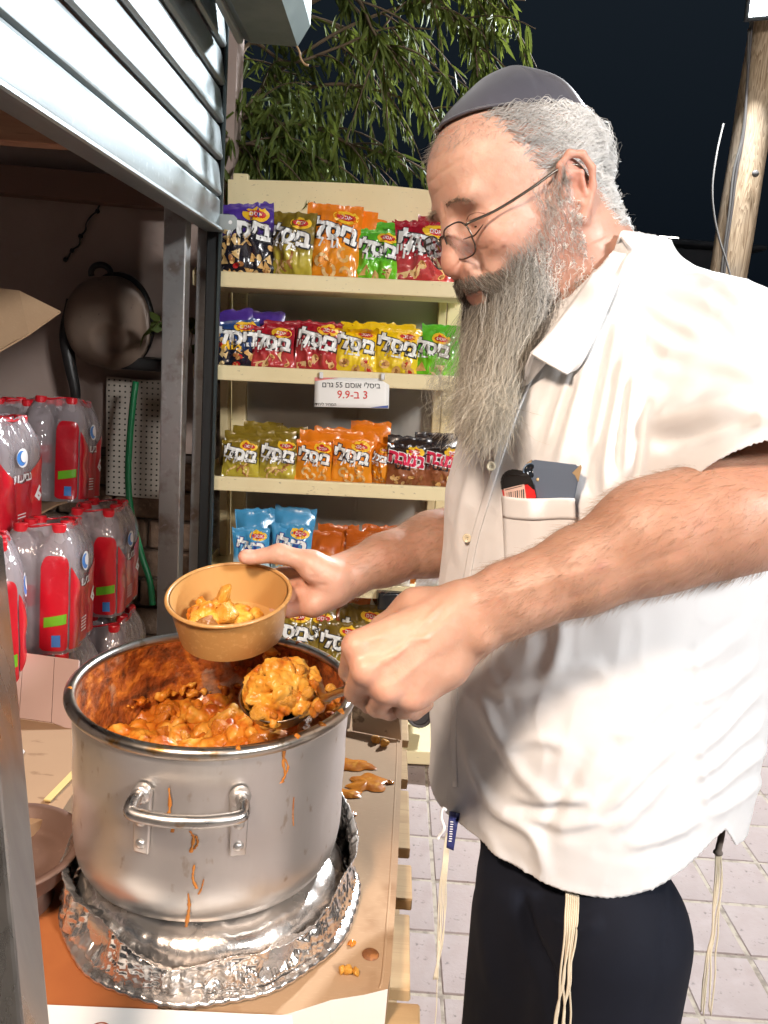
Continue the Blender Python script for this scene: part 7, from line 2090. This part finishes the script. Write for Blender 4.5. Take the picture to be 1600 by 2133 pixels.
V_, F_ = tube_geo(spline([P(1506, 1712, .985), P(1503, 1740, .98), P(1497, 1768, .98), P(1495, 1782, .98)], 14), [.004] * 10 + [.0055, .006, .0055, .003], 8); mk("tassel_cord", V_, F_, mat("grey_brown_cord", (.16, .13, .11), .85), person)

# ------------------------------------------------------------------ phone and box cutter in the pocket
def slab_px(name, parent, poly, d0, d1, m, tilt=0.0, bev=.0015):
    """rounded outline in picture coordinates given real depth and thickness"""
    n = len(poly); f_ = [P(x, y, dpl(x, y) - dpk + d0) for x, y in poly]; b_ = [p + cF * (d1 - d0) for p in f_]
    bm = bmesh.new(); vs = [bm.verts.new(p) for p in f_ + b_]
    bm.faces.new(vs[:n][::-1]); bm.faces.new(vs[n:])
    for i in range(n): bm.faces.new((vs[i], vs[(i + 1) % n], vs[n + (i + 1) % n], vs[n + i]))
    bmesh.ops.recalc_face_normals(bm, faces=list(bm.faces))
    bmesh.ops.bevel(bm, geom=[e for e in bm.edges], offset=bev, segments=2, affect='EDGES', clamp_overlap=True)
    bm.verts.ensure_lookup_table(); V_ = np.array([v.co[:] for v in bm.verts]); F_ = [tuple(v.index for v in f.verts) for f in bm.faces]; bm.free()
    return mk(name, V_, F_, m, parent, smooth=False)
dpk = dpl(1120, 1020)
ph = thing("smartphone", "blue grey smartphone standing in the shirt pocket", "phone", P(1150, 1030, dpk - .008))
slab_px("case", ph, [(1093, 975), (1099, 963), (1112, 957), (1205, 968), (1210, 976), (1186, 1100), (1110, 1092), (1092, 990)], dpk - .0115, dpk - .003, mat("slate_blue_plastic", (.13, .17, .24), .42, var=[(60, (.30, .26, .20), .68, .72, .7)]))
slab_px("worn_corner", ph, [(1192, 985), (1210, 968), (1212, 974), (1205, 1004), (1198, 990)], dpk - .0122, dpk - .011, mat("worn_tan_edge", (.45, .32, .18), .6), bev=.0002)
slab_px("worn_edge", ph, [(1094, 974), (1098, 964), (1108, 957), (1106, 968), (1098, 982)], dpk - .0122, dpk - .011, mat("worn_tan_edge"), bev=.0002)
R_c = np.stack([cR, cU, -cF], 1)
V_, F_ = lathe_geo([(0, .001), (.0030, .001), (.0034, .0018), (.0062, .0022), (.0070, .0015), (.0072, -.001)], 24); c_ = P(1106, 981, dpl(1106, 981) - .0125)
mk("camera_lens", V_ @ R_c.T + c_, F_, mat("lens_black", (.01, .012, .015), .1), ph)
V_, F_ = lathe_geo([(.0072, -.001), (.0078, .0012), (.0085, .0012), (.0088, -.001)], 24); mk("lens_ring", V_ @ R_c.T + c_, F_, mat("lens_ring_blue", (.20, .27, .36), .3, .6), ph)
V_, F_ = lathe_geo([(0, .0006), (.0018, .0006), (.002, -.001)], 12); mk("flash", V_ @ R_c.T + P(1121, 999, dpl(1121, 999) - .0122), F_, mat("flash_amber", (.5, .36, .18), .2), ph)
bc_ = thing("box_cutter", "red and black box cutter in the pocket beside the phone", "cutter", P(1080, 1030, dpk - .018))
slab_px("black_end", bc_, [(1046, 1022), (1044, 1000), (1050, 985), (1064, 977), (1082, 978), (1100, 985), (1110, 1000), (1114, 1022), (1100, 1010), (1070, 1014)], dpk - .021, dpk - .012, m_blk)
slab_px("red_body", bc_, [(1046, 1018), (1070, 1010), (1100, 1006), (1113, 1018), (1118, 1036), (1110, 1080), (1060, 1080)], dpk - .0195, dpk - .0125, mat("cutter_red", (.70, .03, .03), .35))
slab_px("barcode_label", bc_, [(1049, 1017), (1092, 1007), (1098, 1050), (1054, 1050)], dpk - .0202, dpk - .0193, mat("pale_pink_label", (.75, .52, .45), .5), bev=.0001)
g = G()
for k in range(9):
    a_, b_ = P(1056 + k * 4.3, 1026 - k * .9, dpl(1056 + k * 4.3, 1026) - .0206), P(1057 + k * 4.3, 1046 - k * .9, dpl(1057 + k * 4.3, 1046) - .0206); g.add(*oriented_box(a_, b_, .0004 + .0005 * (k % 3), .0002, cR, 0))
for k in range(2): g.add(*oriented_box(P(1052, 1021 - k * 4, dpl(1052, 1020) - .0206), P(1088, 1012 - k * 4, dpl(1088, 1012) - .0206), .0006, .0002, cU, 0))
V_, F_ = g.out(); mk("barcode_print", V_, F_, m_dark, bc_, smooth=False)
for k in range(4):
    V_, F_ = tube_geo([P(1058 + k * 2, 990 + k * 6, dpl(1058, 990 + k * 6) - .0212), P(1098 + k * 2, 990 + k * 6, dpl(1098, 990 + k * 6) - .0212)], .0006, 5); mk("grip_rib", V_, F_, m_blk, bc_)
# ------------------------------------------------------------------ hair and beard (children of the person)
m_hair = mat("grey_hair", (.5, .5, .5), .42, attr="Col", spec=.4)
_nt = m_hair.node_tree; _b = _nt.nodes["Principled BSDF"]
_tl = _nt.nodes.new("ShaderNodeBsdfTranslucent"); _mx = _nt.nodes.new("ShaderNodeMixShader"); _mx.inputs[0].default_value = .30
_nt.links.new(_nt.nodes["Attribute"].outputs["Color"], _tl.inputs[0]); _nt.links.new(_b.outputs[0], _mx.inputs[1]); _nt.links.new(_tl.outputs[0], _mx.inputs[2]); _nt.links.new(_mx.outputs[0], _nt.nodes["Material Output"].inputs[0])
hN = mesh_normals(headV, headF)
fc = headV[headF].mean(1); fn = hN[headF].mean(1)
def sample(wfn, n):
    w_ = np.clip(wfn(fc, fn), 0, None); w_ = w_ / w_.sum(); i = rng.choice(len(fc), n, p=w_)
    a = rng.random((n, 4)); a /= a.sum(1, keepdims=True)
    p = (headV[headF[i]] * a[:, :, None]).sum(1); return p, fn[i] / np.linalg.norm(fn[i], axis=1)[:, None]
def sm(x, a, b): t = np.clip((x - a) / (b - a), 0, 1); return t * t * (3 - 2 * t)
def build_hair(name, paths, r, cols, parent=person, out=None):
    """cols (S,3) or (S,K,3)"""
    V_, F_, NN_ = strands_geo(paths, r)
    if out is not None:
        NN_ = NN_ * .45 + np.repeat(np.asarray(out), paths.shape[1] * 3, axis=0) * .75; NN_ /= np.linalg.norm(NN_, axis=1)[:, None]
    o = mk_fast(name, V_, F_, m_hair, parent, normals=NN_ if out is not None else None)
    S, K = paths.shape[:2]; c = np.asarray(cols); c = np.broadcast_to(c[:, None, :] if c.ndim == 2 else c, (S, K, 3))
    set_col(o, np.repeat(c.reshape(-1, 3), 3, axis=0)); return o
def frizz(paths, amp, freq, seed):
    S, K, _ = paths.shape; ph = rng.random((S, 1, 3)) * 6.28; t = np.linspace(0, 1, K)[None, :, None]; fr = freq * (.6 + .8 * rng.random((S, 1, 1)))
    am = amp * (.4 + 1.2 * rng.random((S, 1, 1))) if np.isscalar(amp) else amp
    return paths + am * np.sqrt(t) * np.sin(fr * t * 6.28 + ph) * (t > 0)
# --- beard
def w_beard(p, n):
    x, y, z = p[:, 0], np.abs(p[:, 1]), p[:, 2]
    upper = np.interp(x, [-.01, .015, .04, .06, .08, .10, .13], [.012, -.010, -.044, -.056, -.060, -.076, -.080])
    reg = sm(upper - z, -.016, .020) * (x > -.004) * (z > -.135)
    lips = (x > .088) & (y < .024) & (z > -.080)
    core = np.exp(-((z + .045 + .9 * np.clip(.06 - x, 0, 1)) / .05) ** 2)
    return reg * ~lips * (.03 + sm(x, .028, .078))
nB = 9000
rt_, nr_b = sample(w_beard, nB)
chin = sm(rt_[:, 0], .035, .085) * sm(-rt_[:, 2], .055, .085)
side_f = 1 - sm(rt_[:, 0], .0, .075)
rw = HWd(rt_); nw = nr_b @ HM.T
ex_ = np.stack([rng.normal(1004, 25, nB), 868 + rng.normal(0, 26, nB), rng.normal(.845, .024, nB)], 1)
far_s = rt_[:, 1] < 0
ex_[:, 2] += np.where(far_s, .025, -.008); ex_[:, 0] += np.where(far_s, -14, 10)
dsh = {}
E_ = np.array([P(*q) for q in ex_])
tot = np.linalg.norm(E_ - rw, axis=1)
Ln = (.010 + .050 * sm(rt_[:, 0], .01, .08) + .135 * chin + .035 * sm(-rt_[:, 2], .06, .11)) * (.55 + .6 * rng.random(nB))
tm = np.clip(Ln / tot, .05, 1.12)
ctrl = rw + nw * .020 + np.array([.002, -.010, -.050]) * (.5 + rng.random((nB, 1)))
K = 15
t = np.linspace(0, 1, K)[None, :, None] * tm[:, None, None]
pth = (1 - t) ** 2 * rw[:, None] + 2 * t * (1 - t) * ctrl[:, None] + t * t * E_[:, None]
pth = frizz(pth, (.0012 + .0050 * chin * rng.random(nB) + .0026 * side_f * rng.random(nB))[:, None, None], 2.6, 1); pth = frizz(pth, .0012, 6.0, 2); pth = frizz(pth, .0006, 4.5, 3)
# strays at the left tip
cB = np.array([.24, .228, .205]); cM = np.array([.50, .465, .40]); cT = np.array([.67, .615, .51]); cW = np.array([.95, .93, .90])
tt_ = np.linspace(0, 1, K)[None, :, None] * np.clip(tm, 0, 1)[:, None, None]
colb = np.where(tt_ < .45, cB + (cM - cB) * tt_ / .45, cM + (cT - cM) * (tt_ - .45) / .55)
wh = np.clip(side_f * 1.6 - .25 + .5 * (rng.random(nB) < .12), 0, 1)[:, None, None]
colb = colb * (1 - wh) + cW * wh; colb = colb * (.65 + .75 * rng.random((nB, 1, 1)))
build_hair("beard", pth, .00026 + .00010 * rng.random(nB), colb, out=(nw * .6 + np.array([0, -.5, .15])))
# long stray wisps at the beard's end
nS = 240
i = rng.choice(np.where(chin > .5)[0], nS); e2 = np.array([P(rng.normal(925, 22), rng.normal(868, 22), rng.normal(.85, .03)) for _ in range(nS)])
t = np.linspace(0, 1, 18)[None, :, None]; c2 = rw[i] + nw[i] * .05 + np.array([-.03, 0, -.06])
ps = (1 - t) ** 2 * rw[i][:, None] + 2 * t * (1 - t) * c2[:, None] + t * t * e2[:, None]; ps = frizz(ps, .0065, 3.0, 5)
build_hair("beard_wisps", ps, .00016, np.tile(np.array([.42, .38, .30]), (nS, 1)) * (.6 + .7 * rng.random((nS, 1))))
# --- moustache
def w_mous(p, n):
    x, y, z = p[:, 0], np.abs(p[:, 1]), p[:, 2]
    return (x > .086) * (y < .036) * sm(z, -.0625, -.058) * sm(-z, .042 + 0 * y, .047 ) * (z < -.046 - .3 * np.clip(y - .015, 0, 1)) + .7 * (x > .07) * (y > .022) * (y < .046) * (z < -.052) * (z > -.085)
n_ = 1500; rt2, nn2 = sample(w_mous, n_); r2 = HWd(rt2); n2 = nn2 @ HM.T
dl = np.stack([-.10 - .3 * rng.random(n_), np.sign(rt2[:, 1]) * (.45 + .2 * rng.random(n_)), -.8 * np.ones(n_)], 1) @ HM.T
L2 = .006 + .009 * rng.random(n_) + .012 * (np.abs(rt2[:, 1]) > .02); t = np.linspace(0, 1, 8)[None, :, None]
pm = r2[:, None] + n2[:, None] * (.0045 * np.sin(t * 2.2)) + dl[:, None] * L2[:, None, None] * t; pm = frizz(pm, .0010, 2.0, 7)
build_hair("moustache", pm, .00022, np.where(rng.random((n_, 1)) < .45, np.array([[.50, .45, .38]]), np.array([[.22, .195, .17]])) * (.7 + .6 * rng.random((n_, 1))))
# --- scalp hair
cen = np.array([-.004, 0, .045]); rad_e = np.array([.095, .076, .086])
rimz = lambda x: np.interp(x, [-.1, .075], [.056, .104])
def w_scalp(p, n):
    x, y, z = p[:, 0], np.abs(p[:, 1]), p[:, 2]
    front = np.interp(z, [-.02, .01, .03, .06, .09], [.012, .018, .026, .040, .050])
    w_ = sm(front - x, -.006, .010) * (z < rimz(x) + .006) * (z > np.where(x > -.03, .016, -.062)) * (y < .084)
    w_ *= ~((x > -.045) & (x < .02) & (y > .076) & (z < .04))
    return w_ * (.6 + .6 * sm(-x, -.02, .06))
nH = 9000; rt3, nn3 = sample(w_scalp, nH)
K = 12; pts_ = np.zeros((nH, K, 3)); pts_[:, 0] = rt3; p = rt3.copy()
back = sm(-rt3[:, 0], .0, .08); Lh = (.028 + .024 * back + .022 * rng.random(nH)) * (1 - .35 * sm(-rt3[:, 2], .02, .07)); st = Lh / (K - 1)
ph = rng.random(nH) * 6.28; clump = vnoise(rt3, 60, 3) * 4.0
lift0 = (.30 + .6 * rng.random(nH)) * (.5 + .35 * back)
for k in range(1, K):
    g_ = (p - cen) / rad_e ** 2; g_ /= np.linalg.norm(g_, axis=1)[:, None]
    fl = np.stack([-1.0 + .55 * back, .12 * np.sign(p[:, 1]), -.40 - .75 * back], 1) + np.stack([0 * ph, .0 * ph, .85 * np.sin(k * .85 + clump * 1.3)], 1)
    fl = fl - g_ * (fl * g_).sum(1)[:, None] * .92; fl /= np.linalg.norm(fl, axis=1)[:, None]
    dirv = fl + g_ * (lift0 * (1 - k / 8.0) * (1.0 if k < 8 else 0) + .60 * np.sin(k * .9 + clump * 1.5 + ph * .12) * (k > 4))[:, None] + rng.normal(size=(nH, 3)) * .06
    dirv /= np.linalg.norm(dirv, axis=1)[:, None]
    p = p + dirv * st[:, None]
    dd = np.sqrt((((p - cen) / (rad_e + .002 + .0005 * k)) ** 2).sum(1)); push = (dd < 1) & (p[:, 2] > -.02); p[push] = cen + (p[push] - cen) / dd[push][:, None]
    pts_[:, k] = p
w_front = 1 - sm(-rt3[:, 0], -.035, .02)
ch = np.array([1.0, .99, .965]) * (1 - w_front[:, None]) + np.array([.52, .51, .50]) * w_front[:, None]
ch = np.clip(ch * (.78 + .4 * rng.random((nH, 1))), 0, 1)
build_hair("hair", HWd(pts_.reshape(-1, 3)).reshape(nH, K, 3), .00027 + .00010 * rng.random(nH), ch, out=nn3 @ HM.T)
# stray curls at nape and crown
nC = 130; i = rng.choice(np.where((rt3[:, 0] < -.04))[0], nC); ps = pts_[i].copy(); out_ = nn3[i]
ps = ps + out_[:, None] * (np.linspace(0, 1, K)[None, :, None] ** 1.5) * (.003 + .009 * rng.random((nC, 1, 1)))
ps = frizz(ps, .0045, 2.2, 9); build_hair("stray_curls", HWd(ps.reshape(-1, 3)).reshape(nC, K, 3), .00018, np.tile(np.array([.72, .71, .69]), (nC, 1)))
# --- hair in front of the ear joining the beard
def w_side(p, n):
    x, y, z = p[:, 0], p[:, 1], p[:, 2]; return (np.abs(y) > .05) * (x > .0) * (x < .034) * (z < .022) * (z > -.06)
n_ = 300; rt4, nn4 = sample(w_side, n_); t = np.linspace(0, 1, 8)[None, :, None]
p4 = rt4[:, None] + nn4[:, None] * (.006 * np.sin(t * 2.0)) + np.array([.15, 0, -1.0])[None, None] * t * (.012 + .016 * rng.random((n_, 1, 1))); p4 = frizz(p4, .0040, 1.6, 11)
tag(build_hair("side_whiskers", HWd(p4.reshape(-1, 3)).reshape(n_, 8, 3), .0002, np.tile(np.array([.70, .68, .66]), (n_, 1)) * (.6 + .6 * rng.random((n_, 1)))), kind='stuff')
# --- short stubble that lets the beard fade into the cheek
def w_stub(p, n):
    x, y, z = p[:, 0], np.abs(p[:, 1]), p[:, 2]
    up = np.interp(x, [-.01, .015, .04, .06, .08, .10, .13], [.012, -.010, -.044, -.056, -.060, -.076, -.080])
    return np.exp(-((z - up - .006) / .012) ** 2) * (x > -.002) * (x < .088) * (y > .02)
n_ = 1900; rt6, nn6 = sample(w_stub, n_); t = np.linspace(0, 1, 5)[None, :, None]
p6 = rt6[:, None] + nn6[:, None] * .0030 * np.sin(t * 1.7) + (np.array([.05, 0, -.9]) + rng.normal(size=(n_, 1, 3)) * .35) * t * (.004 + .008 * rng.random((n_, 1, 1)))
tag(build_hair("cheek_stubble", HWd(p6.reshape(-1, 3)).reshape(n_, 5, 3), .00015, np.tile(np.array([.62, .58, .54]), (n_, 1)) * (.5 + .7 * rng.random((n_, 1))), out=nn6 @ HM.T), kind='stuff')
# --- brows, forehead fuzz
for q in (1, -1):
    n_ = 190; yy_ = q * (.012 + .040 * rng.random(n_)); zz_ = .0285 + .0035 * rng.random(n_) - 7.0 * (np.abs(yy_) - .028) ** 2 * 1.0
    rr4 = np.array([hsnap((.10, a, b), (.02, 0, .0)) for a, b in zip(yy_, zz_)]); t = np.linspace(0, 1, 6)[None, :, None]
    d4 = np.stack([.35 + 0 * yy_, np.sign(yy_) * .8, .10 - 9 * (np.abs(yy_) - .02)], 1); p4 = rr4[:, None] + (d4[:, None] + rng.normal(size=(n_, 1, 3)) * .25) * t * (.006 + .005 * rng.random((n_, 1, 1)))
    build_hair("eyebrow", HWd(p4.reshape(-1, 3)).reshape(n_, 6, 3), .00017, np.tile(np.array([.45, .36, .27]), (n_, 1)) * (.6 + .8 * rng.random((n_, 1))))
def w_fuzz(p, n):
    x, y, z = p[:, 0], np.abs(p[:, 1]), p[:, 2]; return (x > .045) * (z > rimz(x) - .022) * (z < rimz(x) + .004)
n_ = 420; rt5, nn5 = sample(w_fuzz, n_); t = np.linspace(0, 1, 6)[None, :, None]
p5 = rt5[:, None] + nn5[:, None] * t * .006 + (np.array([.25, 0, -.6]) + rng.normal(size=(n_, 1, 3)) * .35) * t * (.006 + .010 * rng.random((n_, 1, 1)))
build_hair("forehead_fuzz", HWd(p5.reshape(-1, 3)).reshape(n_, 6, 3), .00013, np.tile(np.array([.40, .36, .32]), (n_, 1)))
# --- hair on the forearms
def arm_hair(Vx, Nx, lo, hi, n, down):
    q = proj(Vx); ok = np.where((q[:, 0] > lo) & (q[:, 0] < hi) & (((Vx - cC) * Nx).sum(1) < .25))[0]; i = rng.choice(ok, n); t = np.linspace(0, 1, 5)[None, :, None]
    d = -cR * .75 - cU * .45 + rng.normal(size=(n, 3)) * .22; p6 = Vx[i][:, None] + Nx[i][:, None] * .0028 * np.sin(t * 1.8) + d[:, None] * t * (.006 + .009 * rng.random((n, 1, 1)))
    build_hair("arm_hair", p6, .00009, np.tile(np.array([.40, .26, .17]), (n, 1)) * (.6 + .9 * rng.random((n, 1))))
arm_hair(Vl, mesh_normals(Vl, Fl), 1000, 1600, 4200, 0); arm_hair(Vr, mesh_normals(Vr, Fr), 715, 940, 1300, 0)
